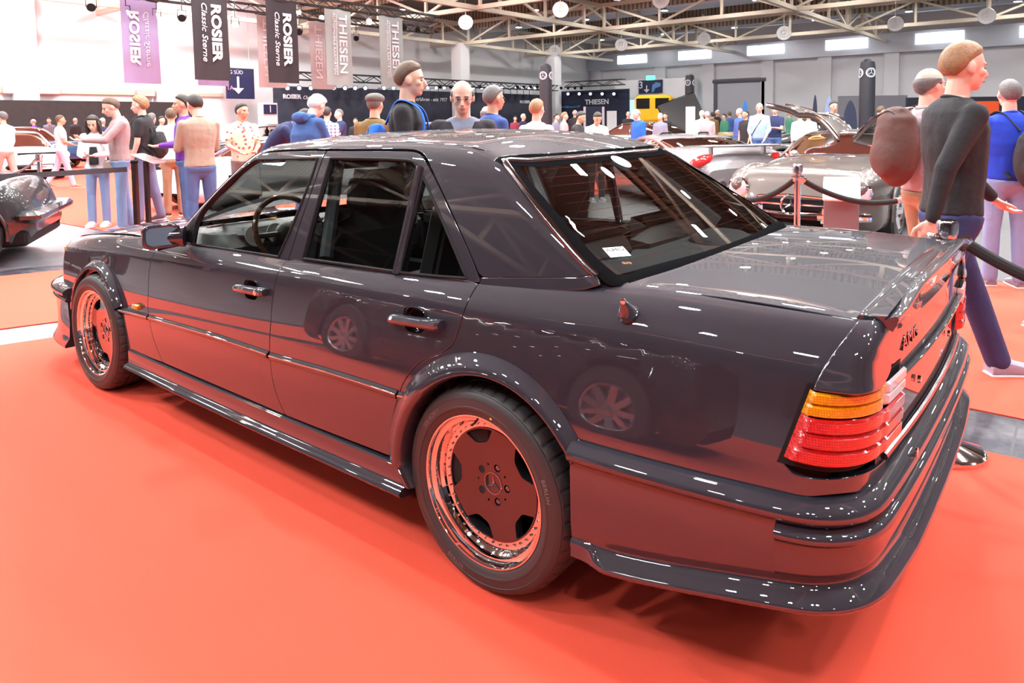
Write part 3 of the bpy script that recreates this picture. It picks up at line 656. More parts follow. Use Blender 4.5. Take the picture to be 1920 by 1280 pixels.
def lens(name, c, k):
    m = mat(name, c, rough=.10, coat=1., crough=.02); nt = m.node_tree; b = nt.nodes['Principled BSDF']; tc = nt.nodes.new('ShaderNodeTexCoord'); br = nt.nodes.new('ShaderNodeTexBrick'); mp = nt.nodes.new('ShaderNodeMapping')
    br.offset = 0; br.inputs['Scale'].default_value = 1; br.inputs['Brick Width'].default_value = .0075; br.inputs['Row Height'].default_value = .0055; br.inputs['Mortar Size'].default_value = .0011; br.inputs['Mortar Smooth'].default_value = 1.
    sx_ = nt.nodes.new('ShaderNodeSeparateXYZ'); ad = nt.nodes.new('ShaderNodeMath'); ad.operation = 'ADD'; cb = nt.nodes.new('ShaderNodeCombineXYZ')
    nt.links.new(tc.outputs['Object'], sx_.inputs[0]); nt.links.new(sx_.outputs[0], ad.inputs[0]); nt.links.new(sx_.outputs[1], ad.inputs[1]); nt.links.new(ad.outputs[0], cb.inputs[0]); nt.links.new(sx_.outputs[2], cb.inputs[1]); nt.links.new(cb.outputs[0], br.inputs['Vector'])
    br.inputs['Color1'].default_value = (*c, 1); br.inputs['Color2'].default_value = (*[v*.72 for v in c], 1); br.inputs['Mortar'].default_value = (*[v*k for v in c], 1)
    nt.links.new(br.outputs['Color'], b.inputs['Base Color']); bp = nt.nodes.new('ShaderNodeBump'); bp.inputs['Strength'].default_value = .5; bp.inputs['Distance'].default_value = .0008; nt.links.new(br.outputs['Fac'], bp.inputs['Height']); nt.links.new(bp.outputs['Normal'], b.inputs['Normal'])
    return m
M_AMBER = lens('amber lens', (.80, .30, .0), .45)
M_REDL = lens('red lens', (.62, .012, .014), .35)
M_CLEARL = mat('clear lens', (.62, .55, .58), rough=.06, coat=1.)
M_LEATH = mat('black leather', (.038, .035, .035), rough=.42)
M_GREYT = mat('grey interior cloth', (.11, .12, .13), rough=.8)
M_WOODR = mat('dark wood rim', (.10, .035, .015), rough=.2, coat=1.)
M_DIAL = mat('pale dial', (.55, .5, .45), rough=.4)

car = empty('sedan', (0, 0, 0), label='dark metallic grey saloon with chrome-lipped black wheels on red carpet', cat='car')
B = F_body; G = F_glass
S_ = True
def circ(cx, cz, R, n=72, y=-.87, a0=0, a1=360, close=True):
    return np.array([(cx+R*math.cos(math.radians(a)), y, cz+R*math.sin(math.radians(a))) for a in np.linspace(a0, a1, n, endpoint=not close)])
RW = (1.4, .316); FW = (-1.4, .315)
SIDE = (0, 1, -.0)
rear_hole = circ(1.442, .305, .385); front_hole = circ(-1.4, .315, .352)
# -------- side panels (left as seen, right mirrored)
# lower edge of doors above the sill cover
fd = [(292.6, 470.5, S_), (285.6, 481), (280, 506), (278, 549), (278.6, 591), (285.6, 627), (294, 653), (306, 680, S_), (420, 729), (534.6, 778.5, S_), (520, 744), (509.5, 704), (506, 661), (507.7, 604), (511, 560), (516.7, 524.7), (528, 500), (540, 487.5, S_), (522, 483), (440, 470), (358, 459, S_), (325, 463)]
rdp = [(540, 487.5, S_), (528, 500), (516.7, 524.7), (511, 560), (507.7, 604), (506, 661), (509.5, 704), (520, 744), (534.6, 778.5, S_), (640, 820), (735.5, 857, S_), (733, 819), (737.7, 776), (746.6, 744), (757.4, 715), (779, 686), (800.5, 672), (829, 661), (847, 646.8), (858, 621.7), (876, 567.8), (897.6, 530, S_), (880, 524.5), (740, 512), (567, 486), (553, 486)]
def side_part(name, pl, d=(0, 1, -.25), holes=(), F=B, **k):
    return panel(name, F, pxo(F, pl), d, PAINT, car, both=True, holes=holes, **k)
def sup_loop(c, hu, hz, s=1, e=.6, n=28, dy=0):
    return np.array([(c[0]+hu*math.copysign(abs(math.cos(t))**e, math.cos(t)), (c[1]+dy)*s, c[2]+hz*math.copysign(abs(math.sin(t))**e, math.sin(t))) for t in np.linspace(0, 2*PI, n+1)[:-1]])
HC = cast(B, [(471.5, 543.5), (777.5, 600.5)])
fdo, fdr = side_part('front_door', fd, holes=[sup_loop(HC[0], .050, .041)]); rdo, rdr = side_part('rear_door', rdp, holes=[sup_loop(HC[1], .050, .043)])
# front fender in world terms: from the nose to the door gap
gapF = cast(B, [(292.6, 470.5), (285.6, 481), (280, 506), (278, 549), (278.6, 591), (285.6, 627), (294, 653), (306, 680)])
zb = .285
fen = [tuple(gapF[0])+(True,)]+[tuple(p) for p in gapF[1:-1]]+[tuple(gapF[-1])+(True,), (-1.02, -.86, zb, True), (-1.9, -.80, zb, True), (-2.12, -.75, .46, True), (-2.20, -.72, .55), (-2.16, -.72, .67), (-2.1, -.70, .735, True), (-1.75, -.715, .80), (-1.3, -.74, .84), (-.9, -.76, .868, True)]
panel('front_fender', B, crom(fen, step=.015, closed=True), (0, 1, -.55), PAINT, car, both=True, holes=[front_hole], step=.02)
# quarter panel: door gap, shoulder, boot gap, tail corner, lamp cut-out, bumper line
gapR = cast(B, [(735.5, 857), (733, 819), (737.7, 776), (746.6, 744), (757.4, 715), (779, 686), (800.5, 672), (829, 661), (847, 646.8), (858, 621.7), (876, 567.8), (897.6, 530)])
qp = [tuple(gapR[0])+(True,)]+[tuple(p) for p in gapR[1:-1]]+[tuple(gapR[-1])+(True,), (1.40, -.745, .965), (1.55, -.705, .985), (1.74, -.665, .99, True), (1.80, -.690, .99, True), (2.1, -.685, .975), (2.40, -.668, .97, True), (2.49, -.652, .955, True), (2.485, -.65, .85, True), (2.46, -.74, .84), (2.40, -.80, .835), (2.352, -.825, .835, True), (2.335, -.835, .76), (2.300, -.84, .668, True), (2.33, -.84, .645), (2.40, -.81, .643), (2.46, -.72, .643), (2.485, -.62, .645, True), (2.485, -.62, .56, True), (2.2, -.85, .55), (1.78, -.87, .535, True), (1.2, -.87, .25, True)]
panel('quarter_panel', B, crom(qp, step=.015, closed=True), (-.45, 1, -.62), PAINT, car, both=True, holes=[rear_hole], step=.02)
# -------- bonnet, boot lid
hd = [(-2.16, -.66, .76, S_), (-1.6, -.695, .8), (-.95, -.745, .86, S_), (-.8, -.5, .9), (-.93, 0, .94), (-.8, .5, .9), (-.95, .745, .86, S_), (-1.6, .695, .8), (-2.16, .66, .76, S_), (-2.2, 0, .78)]
panel('bonnet', B, crom(hd, step=.02, closed=True), (.25, 0, -1), PAINT, car, step=.04)
bl = [(1.80, -.71, .98, S_), (2.1, -.68, .97), (2.40, -.664, .96), (2.485, -.655, .95, S_), (2.50, 0, .95), (2.485, .655, .95, S_), (2.40, .664, .96), (2.1, .68, .97), (1.80, .71, .98, S_), (1.86, .45, .98), (1.885, 0, .98), (1.86, -.45, .98)]
boot = panel('boot_lid', B, crom(bl, step=.02, closed=True), (-.25, 0, -1), PAINT, car, step=.03, srange=.2)
rf = [(2.49, -.652, .955, S_), (2.48, -.645, .80, S_), (2.49, 0, .795), (2.48, .645, .80, S_), (2.49, .652, .955, S_), (2.5, 0, .955)]
bface = panel('boot_lid_rear_face', B, crom(rf, step=.02, closed=True), (-1, 0, -.05), PAINT, boot, step=.03, srange=.3)
tp = [(2.48, -.645, .80, S_), (2.47, -.62, .56, S_), (2.49, 0, .56), (2.47, .62, .56, S_), (2.48, .645, .80, S_), (2.49, 0, .795)]
tailp = panel('tail_panel', off(B, -.006), crom(tp, step=.02, closed=True), (-1, 0, 0), PAINT, car, step=.04, srange=.3)
# -------- roof and pillars
YD = .548
def on(F, P, d=(0, 0, -1)):
    P = np.array(P, float); d = np.array(d, float); d /= np.linalg.norm(d); return root(F, P-d*.6, d, 0, 1.3, 120)[0]
xs = np.linspace(-.20, 1.17, 20)
rl = [(x, -YD) for x in xs]; rl = rl+[(1.236, -.50), (1.276, -.3), (1.288, 0), (1.276, .3), (1.236, .50)]+[(x, YD) for x in xs[::-1]]+[(-.20, .5), (-.235, .3), (-.25, 0), (-.235, -.3), (-.20, -.5)]
RL = on(G, [(x, y, 1.3) for x, y in rl])
panel('roof', G, RL, (0, 0, -1), PAINT, car, step=.03, srange=.2)
DITCH = on(G, [(x, -YD, 1.3) for x in np.linspace(-.20, 1.165, 16)])
sfp = [(905, 519.5, S_), (1000, 520.5), (1084, 520.5, S_), (1118, 514, S_), (1040, 413), (985, 345), (936, 304), (928.5, 300), (934, 295), (960, 290), (975, 287, S_)]
Q = cast(G, sfp); sf = [tuple(q)+((True,) if len(p) > 2 else ()) for p, q in zip(sfp, Q)]
up_ = [tuple(p) for p in DITCH[::-1]]
Apil = on(G, [(-.13, -.56, 1.25)])
low = [(430, 322), (500, 285), (560, 279.5), (611, 279), (700, 279.5), (778, 281), (797, 292), (815, 330), (850, 405), (880, 472), (897, 512, S_)]
Q2 = cast(G, [(400, 348, S_)]+low)
sf = sf+up_+[tuple(q)+((True,) if (i == 0 or i == len(low)) else ()) for i, q in enumerate(Q2)]
panel('side_frame', G, crom(sf, step=.012, closed=True), (-.15, 1, -.55), PAINT, car, both=True, step=.012, flange=.03)
# windscreen pillars
def wire(F, pts, d): return on(F, pts, d)
zz = np.linspace(.93, 1.30, 12)
def sY(x, z): return sgX(x)-.375*(z-.89)+.16*(z-.89)*(1.32-z)
A_in = []; A_out = []
for z in zz:
    Y = .74
    for _ in range(8): x = wsx(z, Y); Y = sY(x, z)
    A_in.append((wsx(z, Y-.055), -(Y-.055), z)); A_out.append((x+.075, -sY(x+.075, z-.0), z-.0))
ap = [tuple(p)+((True,) if i in (0, len(zz)-1) else ()) for i, p in enumerate(A_in)]+[tuple(p)+((True,) if i in (0, len(zz)-1) else ()) for i, p in list(enumerate(A_out))[::-1]]
panel('windscreen_pillar', G, crom(ap, step=.015, closed=True), (.55, .8, -.3), PAINT, car, both=True, step=.015, gap=0)
# cover strip at the foot of the rear pillar
st = [(903, 521.5, S_), (1000, 522), (1083, 522, S_), (1120, 516, S_), (1126, 533, S_), (1096, 542, S_), (1000, 542), (901, 536, S_)]
panel('pillar_foot_strip', off(G, .004), pxo(G, st), (0, 1, -.3), PAINT, car, both=True, step=.02, gap=.001, chamf=.003)
# -------- glass and frames of the doors
g1 = [(359.8, 457.5, S_), (364, 432), (370.5, 412), (385, 388), (430, 340), (474, 303.5), (484, 299, S_), (595.5, 296.5, S_), (585, 330), (550, 420), (522.8, 481.5, S_), (440, 469)]
g2 = [(567.5, 484.5, S_), (590, 400), (620, 296.5, S_), (700, 297.5), (765, 300.5), (777, 304), (783, 312, S_), (739, 509, S_), (650, 496)]
g3 = [(793.9, 332, S_), (830, 415), (875, 521.5, S_), (812, 517), (746, 510, S_)]
f1 = [(345, 458, S_), (352, 430), (362, 402), (380, 375), (430, 323), (460, 300), (476, 290.5), (500, 286), (560, 283), (611, 283, S_), (585, 352), (560, 423), (539.5, 487, S_), (440, 472)]
f2 = [(541.5, 487, S_), (562, 423), (587, 352), (614, 283, S_), (700, 283), (770, 284), (782, 287), (792, 295), (815, 338), (850, 412), (880, 478), (899, 528, S_), (812, 519), (740, 512), (567, 486)]
GI = off(G, -.012)
def hole3(pl): return pxo(G, pl)
fr1 = panel('window_frame', G, pxo(G, f1), (0, 1, -.3), PAINT, fdo, both=fdr, holes=[hole3(g1)], step=.02, gap=.001, flange=.02, chamf=.003)
fr2 = panel('window_frame', G, pxo(G, f2), (0, 1, -.3), PAINT, rdo, both=rdr, holes=[hole3(g2), hole3(g3)], step=.02, gap=.001, flange=.02, chamf=.003)
gl1 = panel('window_glass', GI, hole3(g1), (0, 1, -.3), M_GLASS, fdo, both=fdr, step=.05, gap=-.006, flange=0)
gl2 = panel('window_glass', GI, hole3(g2), (0, 1, -.3), M_GLASS, rdo, both=rdr, step=.05, gap=-.006, flange=0)
gl3 = panel('quarter_window_glass', GI, hole3(g3), (0, 1, -.3), M_GLASS, rdo, both=rdr, step=.05, gap=-.006, flange=0)
def along(F, pl, lift=0., step=.02, closed=False):
    Q = cast(F, pl); L = crom([tuple(q)+((True,) if len(p) > 2 else ()) for p, q in zip(pl, Q)], step=step, closed=closed); return L
def mirror_tube(name, path, r, m, parents, n=8, closed=False, flat=1., up=None):
    for s, pa in zip((1, -1), parents):
        q = [(p[0], p[1]*s, p[2]) for p in path]; MB().tube(q, r, n, closed=closed, flat=flat, up=up).build(name, m, pa)
mirror_tube('window_seal', along(G, g1, closed=True), .006, M_RUB, (fdo, fdr), closed=True)
mirror_tube('window_seal', along(G, g2, closed=True), .006, M_RUB, (rdo, rdr), closed=True)
mirror_tube('window_seal', along(G, g3, closed=True), .005, M_RUB, (rdo, rdr), closed=True)
mirror_tube('window_divider', along(off(G, .004), [(742, 513), (766, 410), (787, 312)]), .012, mat('bright painted divider', (.10, .10, .12), rough=.12, metal=.7, coat=1.), (rdo, rdr), flat=1.)
# -------- screens
def rxr(z, Y): return 1.262+(1.335-z)*(1.865-1.262)/.35-.16*Y*Y+.2*(z-.98)*(1.335-z)
def scr(F, edge, d, m, name, gap=0., **k): return panel(name, F, on(F, edge, d), d, m, car, gap=gap, **k)
RGpx = [(955, 303, S_), (1000, 362), (1060, 435), (1110, 492), (1148, 524, S_), (1160, 525), (1244, 502), (1337, 476), (1400, 448), (1462, 420, S_)]
rg = cast(G, RGpx)
L_ = [tuple(p) for p in rg]
# symmetric outline from the left half
half = [(p[0], p[1], p[2]) for p in rg if p[1] < .02]
topc = on(G, [(1.262, -.46, 1.2), (1.285, -.2, 1.2)], (-.5, 0, -1))
half = [tuple(topc[1]), tuple(topc[0])+(True,)]+[tuple(half[0])+(True,)]+[tuple(p) for p in half[1:4]]+[tuple(half[4])+(True,)]+[tuple(p) for p in half[5:]]
def flip(p): return (p[0], -p[1], p[2])+((True,) if len(p) > 3 else ())
rgo = crom(half+[flip(p) for p in half[::-1]], step=.02, closed=True)
rwin = panel('rear_window', off(G, -.004), rgo, (-.6, 0, -1), M_GLASSR, car, step=.03, flange=0, gap=-.01, srange=.3)
# -------- windscreen
wo = []
for z in np.linspace(.945, 1.285, 8):
    Y = .74
    for _ in range(8): x = wsx(z, Y); Y = sY(x, z)
    Y -= .05; wo.append((wsx(z, Y), -Y, z)+((True,) if z < .95 or z > 1.28 else ()))
wo += [(wsx(1.345, .25), -.25, 1.345), (wsx(1.355, 0), 0, 1.355)]
wsh = crom(wo+[flip(p) for p in wo[::-1][1:]], step=.03, closed=True)
panel('windscreen', off(G, -.004), wsh, (.65, 0, -1), M_GLASS, car, step=.06, flange=0, gap=-.01, srange=.3)
# bright trim round the rear window, black band inside it
rtrim = along(G, [(1148, 526), (1110, 482), (1060, 419), (1000, 344), (950, 291, S_)], lift=0)
RT = []
for p in rgo: RT.append(p)
RTn = grad(G, np.array(RT))
def ribbon(name, path, N, prof, m, parent, closed=True, mirror=None):
    """sweep of a small cross-section (across, out) along a path lying on a surface with normals N"""
    P = np.array(path); n = len(P); T = np.roll(P, -1, 0)-np.roll(P, 1, 0)
    if not closed: T[0] = P[1]-P[0]; T[-1] = P[-1]-P[-2]
    A = np.cross(T, N); A /= np.linalg.norm(A, axis=1, keepdims=True)+1e-9
    V = []; k = len(prof)
    for a, o in prof: V.append(P+A*a+N*o)
    V = np.stack(V, 1).reshape(-1, 3); F = []
    for i in range(n if closed else n-1):
        j = (i+1) % n
        for q in range(k-1): F.append((i*k+q, i*k+q+1, j*k+q+1, j*k+q))
    o = obj(name, V, F, m, parent, sharp=50)
    if mirror is not None: return o, obj(name, V*[1, -1, 1], [f[::-1] for f in F], m, mirror, sharp=50)
    return o
flat_p = [(.030, -.012), (.030, .002), (.026, .006), (.010, .006), (.006, .001), (.006, -.012)]
# orientation: 'across' points out of the window
def outward(path, N):
    P = np.array(path); c = P.mean(0); T = np.roll(P, -1, 0)-np.roll(P, 1, 0); A = np.cross(T, N); return np.mean(np.einsum('ij,ij->i', A, P-c)) > 0
if not outward(RT, RTn): RT = RT[::-1]; RTn = RTn[::-1]
M_BAND = mat('matte black band', (.008, .008, .009), rough=1., spec=.0)
RT = np.array(RT); sh_ = int(np.argmax(RT[:, 2])); RT = np.roll(RT, -sh_, 0); RTn = np.roll(RTn, -sh_, 0)
lowm = np.where(RT[:, 2] < RT[:, 2].min()+.022)[0]; i0_, i1_ = lowm.min(), lowm.max()
ribbon('rear_window_trim', np.vstack([RT[i1_:], RT[:i0_+1]]), np.vstack([RTn[i1_:], RTn[:i0_+1]]), flat_p, M_TRIM, rwin, closed=False)
ribbon('lower_window_seal', RT[i0_:i1_+1], RTn[i0_:i1_+1], [(.020, -.012), (.020, -.002), (.008, .002), (-.012, .001)], M_BAND, rwin, closed=False)
ribbon('window_band', np.array(RT), RTn, [(.008, .0005), (-.022, -.0025)], mat('matte black band', (.008, .008, .009), rough=1., spec=.0), rwin)
WN = grad(G, wsh); W_ = wsh
if not outward(W_, WN): W_ = W_[::-1]; WN = WN[::-1]
ribbon('windscreen_trim', W_, WN, [(.02, -.012), (.02, .003), (.004, .004), (-.012, -.003)], M_BLK, car)
# heating wires
hw_ = MB()
for k in range(11):
    z = 1.02+k*.025; pts = []
    for Y in np.linspace(-.60+k*.011, .60-k*.011, 14): pts.append((rxr(z, Y)-.012, Y, z))
    q = on(off(G, -.008), pts, (-.6, 0, -1)); hw_.tube([tuple(p) for p in q], .0006, 4)
hw_.build('heating_wire', mat('copper heating wire', (.35, .13, .05), rough=.4, metal=.5), rwin)
# sticker and round decal on the rear glass
def glass_M(px, py, rot=0., lift=.001):
    p, q, r = cast(G, [(px, py), (px+12, py), (px, py-12)]); x = (q-p); y = (r-p); M = frame(p+grad(G, np.array([p]))[0]*lift, x, y)
    return M @ Matrix.Rotation(rot, 4, 'Z')
def deck_M(F, px, py, xdir, lift=.001, flipz=False):
    p = cast(F, [(px, py)])[0]; n = grad(F, np.array([p]))[0]; x = np.array(xdir, float); x = x-n*(x@n); y = np.cross(n, x); return frame(p+n*lift, x, y)
SM = glass_M(1156, 474, .10, .003)
stk = MB().prism([(-.042, -.021), (.042, -.021), (.042, .023), (-.042, .023)], .0006, SM).build('sticker', mat('white sticker paper', (.85, .86, .88), rough=.3), rwin, smooth=False)
lettering('AMG', .022, SM @ Matrix.Translation((0, .011, .0008)), mat('black print', (.01, .01, .012), rough=.4), 'sticker_lettering', stk, ext=.0003, bold=.0008, sx=1.55)
scr_ = MB(); scr_.tube([SM @ Vector((x, -.009+.004*math.sin(x*520)+.1*x, .001)) for x in np.linspace(-.026, .026, 30)], .0008, 4); scr_.build('signature', MATS['black print'], stk)
DM = glass_M(1164, 304, 0, .003)
dec = MB()
for r0, r1 in ((.044, .034), (.020, .013)):
    dec.lathe([(r0, 0), (r0, .0006), (r1, .0006), (r1, 0)], 40, DM @ Matrix.Rotation(.3, 4, 'Z'))
dec.build('round_decal', mat('pale decal print', (.70, .72, .74), rough=.4), rwin)
lettering('GUTE', .014, glass_M(1175, 494, 0, .002), mat('orange mark', (.55, .18, .04), rough=.5), 'glass_mark', rwin, ext=.0002)

# -------- wheel arch flares
def flare(name, c0, R0, c1, R1, a0, a1, drop=None, k=40, bulge=.026):
    V = []; rows = [(0., 0.0, 0), (.07, .006, 0), (.2, .012, 0), (.42, bulge*.86, 0), (.7, bulge*1.15, 0), (.9, bulge*1.1, 0), (1., bulge*.75, 0), (1.0, -.05, 0)]
    As = list(np.radians(np.linspace(a0, a1, k)))
    st = [(np.array([c0[0]+R0*math.cos(a), c0[1]+R0*math.sin(a)]), np.array([c1[0]+R1*math.cos(a), c1[1]+R1*math.sin(a)])) for a in As]
    if drop:
        o0, i0 = st[-1]; n = 8
        for t in np.linspace(0, 1, n+1)[1:]: st.append((o0+(np.array(drop[0])-o0)*t, i0+(np.array(drop[1])-i0)*t))
    for o_, i_ in st:
        for w, d, _ in rows:
            p = o_+(i_-o_)*w; Y = float(body_side(p[0], p[1]))
            V.append((p[0], -(Y+d+.001), p[1]))
    m = len(rows); F = [(i*m+q, (i+1)*m+q, (i+1)*m+q+1, i*m+q+1) for i in range(len(st)-1) for q in range(m-1)]
    V = np.array(V)
    a = np.cross(V[F[0][1]]-V[F[0][0]], V[F[0][2]]-V[F[0][0]])
    if a[1] > 0: F = [f[::-1] for f in F]
    obj(name, V, F, PAINT, car, sharp=50); obj(name, V*[1, -1, 1], [f[::-1] for f in F], PAINT, car, sharp=50)
flare('wheel_arch_flare', (1.42, .31), .428, (1.445, .305), .372, 34, 180, drop=((1.045, .245), (1.12, .245)), bulge=.030)
flare('wheel_arch_flare', (-1.415, .315), .388, (-1.4, .315), .342, 30, 168, bulge=.030)
# dark wheel wells
for cx, cz in (RW, FW):
    for s in (-1, 1):
        M = Matrix.Translation((cx+(.03 if cx > 0 else 0), s*.50, cz)) @ Matrix.Rotation(-s*PI/2*-1, 4, 'X')
        R_ = .385 if cx > 0 else .36
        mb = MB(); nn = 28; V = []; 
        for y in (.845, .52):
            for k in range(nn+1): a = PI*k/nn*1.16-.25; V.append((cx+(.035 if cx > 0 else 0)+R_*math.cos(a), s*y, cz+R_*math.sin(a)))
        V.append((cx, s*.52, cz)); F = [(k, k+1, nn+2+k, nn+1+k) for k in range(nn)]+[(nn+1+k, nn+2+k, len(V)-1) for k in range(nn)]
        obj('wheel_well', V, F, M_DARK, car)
# -------- side skirts
def strip(name, stations, prof, m, parent, sharp=50, mirror=True):
    """profile (outward, up) swept along (x, side offset base, z base) stations"""
    V = []
    for (x, z, k) in stations:
        for o_, u_ in prof:
            zz_ = z+u_*k; V.append((x, -(float(body_side(x, .35))+o_*k+(.002 if k < .5 else 0)), zz_))
    n = len(prof); F = [(i*n+q, i*n+q+1, (i+1)*n+q+1, (i+1)*n+q) for i in range(len(stations)-1) for q in range(n-1)]
    F += [tuple(range(n)), tuple(range((len(stations)-1)*n, len(stations)*n))[::-1]]
    obj(name, V, F[:], m, parent, sharp=sharp)
    if mirror: obj(name, np.array(V)*[1, -1, 1], [f[::-1] for f in F], m, parent, sharp=sharp)
sk_prof = [(-.02, .0), (.004, -.002), (.008, -.006), (.008, -.075), (.012, -.083), (.024, -.088), (.033, -.097), (.036, -.107), (.030, -.118), (.015, -.125), (-.04, -.125)]
sk_prof = [(o_, u_*.80) for o_, u_ in sk_prof]
sill = [(x, z, 1) for x, z in zip(np.linspace(-1.02, 1.075, 22), np.linspace(.290, .298, 22))]
strip('side_skirt', sill, sk_prof, PAINT, car)
# front fender lower tail behind the wheel is part of the skirt line; body rubbing strips
def rub(name, pl, parent, mir, w=.015, F=B):
    Q = cast(F, pl); L = crom([tuple(q) for q in Q], step=.03); N = grad(F, L)
    ribbon(name, L, N, [(w, -.004), (w, .003), (w*.72, .010), (w*.2, .0125), (-w*.3, .011), (-w*.6, .0065), (-w, .003), (-w, -.004)], PAINT, parent, closed=False, mirror=mir)
    mb = MB(); mb.tube([tuple(p+n*.0115+np.array([0, 0, .004])) for p, n in zip(L, N)], .0026, 6)
    return mb.build(name+'_line', M_CHROME, parent)
RUBM = None
def rub2(pl, parent, mir): rub('rubbing_strip', pl, parent, mir)
fenders = [o for o in bpy.data.objects if o.name.startswith('front_fender')]
quarters = [o for o in bpy.data.objects if o.name.startswith('quarter_panel')]
rub2([(217, 578), (245, 585.5), (279, 594.5)], fenders[0], fenders[1])
rub2([(281.5, 595.5), (400, 630), (504.5, 665)], fdo, fdr)
rub2([(508.5, 667.5), (630, 702), (746, 739.5)], rdo, rdr)
rub2([(749.5, 742.5), (765, 745), (780, 748)], quarters[0], quarters[1])
# side repeater lamp
p = cast(B, [(259, 574)])[0]
for s in (1, -1): MB().bbox((p[0], (p[1]-.008)*s, p[2]), (.062, .03, .028), .007, rz=0).build('side_repeater', M_AMBER, fenders[0] if s > 0 else fenders[1])
# fuel-side jacking flap outlines on the skirt
# -------- door handles
def handle(px0, px1, cc, hz, parent, mir, lock):
    a, b = cast(B, [px0, px1]); L = np.linalg.norm(b-a); u = (b-a)/L
    for s, pa in ((1, parent), (-1, mir)):
        sec = [(-.004, .013), (.016, .015), (.028, .010), (.034, .001), (.033, -.008), (.024, -.016), (-.004, -.016)]
        V = []; st = [(0, .55, .75), (.006, .85, .9), (.02, 1., .95), (L*.45, 1.02, 1.), (L-.045, 1.08, 1.05), (L-.010, 1.08, 1.05), (L, .85, .95)]
        for t, ko, ku in st:
            for o_, uu in sec: p = a+u*t+np.array([0, -o_*ko, uu*ku]); V.append(p)
        k = len(sec); F = [(i*k+q, (i+1)*k+q, (i+1)*k+(q+1) % k, i*k+(q+1) % k) for i in range(len(st)-1) for q in range(k)]+[tuple(range(k)), tuple(range((len(st)-1)*k, len(st)*k))[::-1]]
        V = np.array(V)*[1, s, 1]
        if s < 0: F = [f[::-1] for f in F]
        o = obj('door_handle', V, F, PAINT, pa, sharp=30)
        n = 28; V = []
        for w, dpt in ((1.03, -.003), (1., .004), (.94, .018), (.80, .030), (.45, .036), (0.001, .037)): V += list(sup_loop(cc, .050*w, hz*w, s, dy=dpt))
        F = [(i*n+q, i*n+(q+1) % n, (i+1)*n+(q+1) % n, (i+1)*n+q) for i in range(5) for q in range(n)]
        if s < 0: F = [f[::-1] for f in F]
        obj('handle_cup', V, F, PAINT, pa)
        if lock:
            e = b-u*.040; M = frame((e[0], (e[1]-.034)*s, e[2]-.001), (1, 0, 0), (0, 0, s))
            MB().lathe([(.011, -.006), (.011, .003), (.008, .004), (.0001, .002)], 18, M).build('door_lock', M_CHROME, o)
handle((446, 537), (503, 547), HC[0], .041, fdo, fdr, True)
handle((736, 594), (832, 608), HC[1], .043, rdo, rdr, False)
# -------- aerial
p = cast(B, [(1178, 588)])[0]; n = grad(B, np.array([p]))[0]
Ma = Vector((0, 0, 1)).rotation_difference(Vector(n*.75+np.array([0, 0, .35]))).to_matrix().to_4x4(); Ma.translation = Vector(p)
an = MB().lathe([(.030, -.006), (.030, .004), (.024, .010), (.014, .032), (.010, .042), (.008, .045), (.0001, .046)], 24, Ma).build('aerial_base', PAINT, car)
MB().lathe([(.0085, .042), (.0085, .050), (.006, .054), (.0001, .055)], 16, Ma).build('aerial_tip', M_CHROME, an)
# -------- spoiler on the boot lid, and its side fins
ys = np.linspace(-.648, .648, 61); V = []
for y in ys:
    e = abs(y)/.648; ec = min(1, max(0, (e-.80)/.18)); zb_ = on(B, [(2.40, y, 1.0)])[0][2]; lift = .010+.026*(1-np.clip((e-.55)/.35, 0, 1)**2*(3-2*np.clip((e-.55)/.35, 0, 1)))
    x0 = 2.405; xr_ = 2.508-.016*e*e; zt = max(zb_+.002, .960)+lift
    pr = [(x0-.002, zb_-.002), (x0+.004, zb_+.005), (x0+.03, zb_+.006), (x0+.065, zb_+.011), (xr_-.03, zt-.012), (xr_-.006, zt+.001), (xr_, zt), (xr_+.002, zt-.006), (xr_-.002, zt-.018), (xr_-.010, zt-.035), (max(xr_-.022, XRr(y, .925)+.003)-.012*ec, .925+.030*ec), (XRr(y, .915)-.006-.02*ec, .915+.038*ec)]
    V += [(px_, y, pz_) for px_, pz_ in pr]
n = len(pr); F = [(i*n+q, (i+1)*n+q, (i+1)*n+q+1, i*n+q+1) for i in range(len(ys)-1) for q in range(n-1)]+[tuple(range(n-1, -1, -1))[::-1], tuple(range((len(ys)-1)*n, len(ys)*n))]
obj('spoiler', V, F, PAINT, boot, sharp=60)
fin = [(1607, 601, S_), (1640, 603), (1680, 607, S_), (1668, 640), (1660, 665), (1664, 690), (1645, 728, S_), (1600, 738), (1560, 734), (1522, 729, S_), (1545, 690), (1575, 645)]
def F_fin(P):
    x, Y, z = P[:, 0], np.abs(P[:, 1]), P[:, 2]
    T = ztS(x)+(zcS(x)-ztS(x))*(1-(np.minimum(Y, .78)/.72)**2)
    side = Y-body_side(x, z)-.004-.022*np.clip((.90-z)/.08, 0, 1)**2; top = z-T-.006; A = rmax(rdS(x)*.85, side, top)
    return rmax(.040, A, x-XRr(Y, z)-.010-.012*np.clip((.90-z)/.08, 0, 1)**2)
panel('corner_fin', F_fin, pxo(B, fin), (-.6, 1, -.5), PAINT, car, both=True, step=.018, gap=.001, flange=.014, chamf=.005)
lettering('AMG', .050, frame((XRr(.40, .872)+.001, -.40, .872), (.0455, 1, 0), (-.05, 0, 1)), mat('dark chrome badge', (.22, .21, .23), rough=.12, metal=1.), 'badge_lettering', bface, ext=.002, bold=0, sx=1.5)
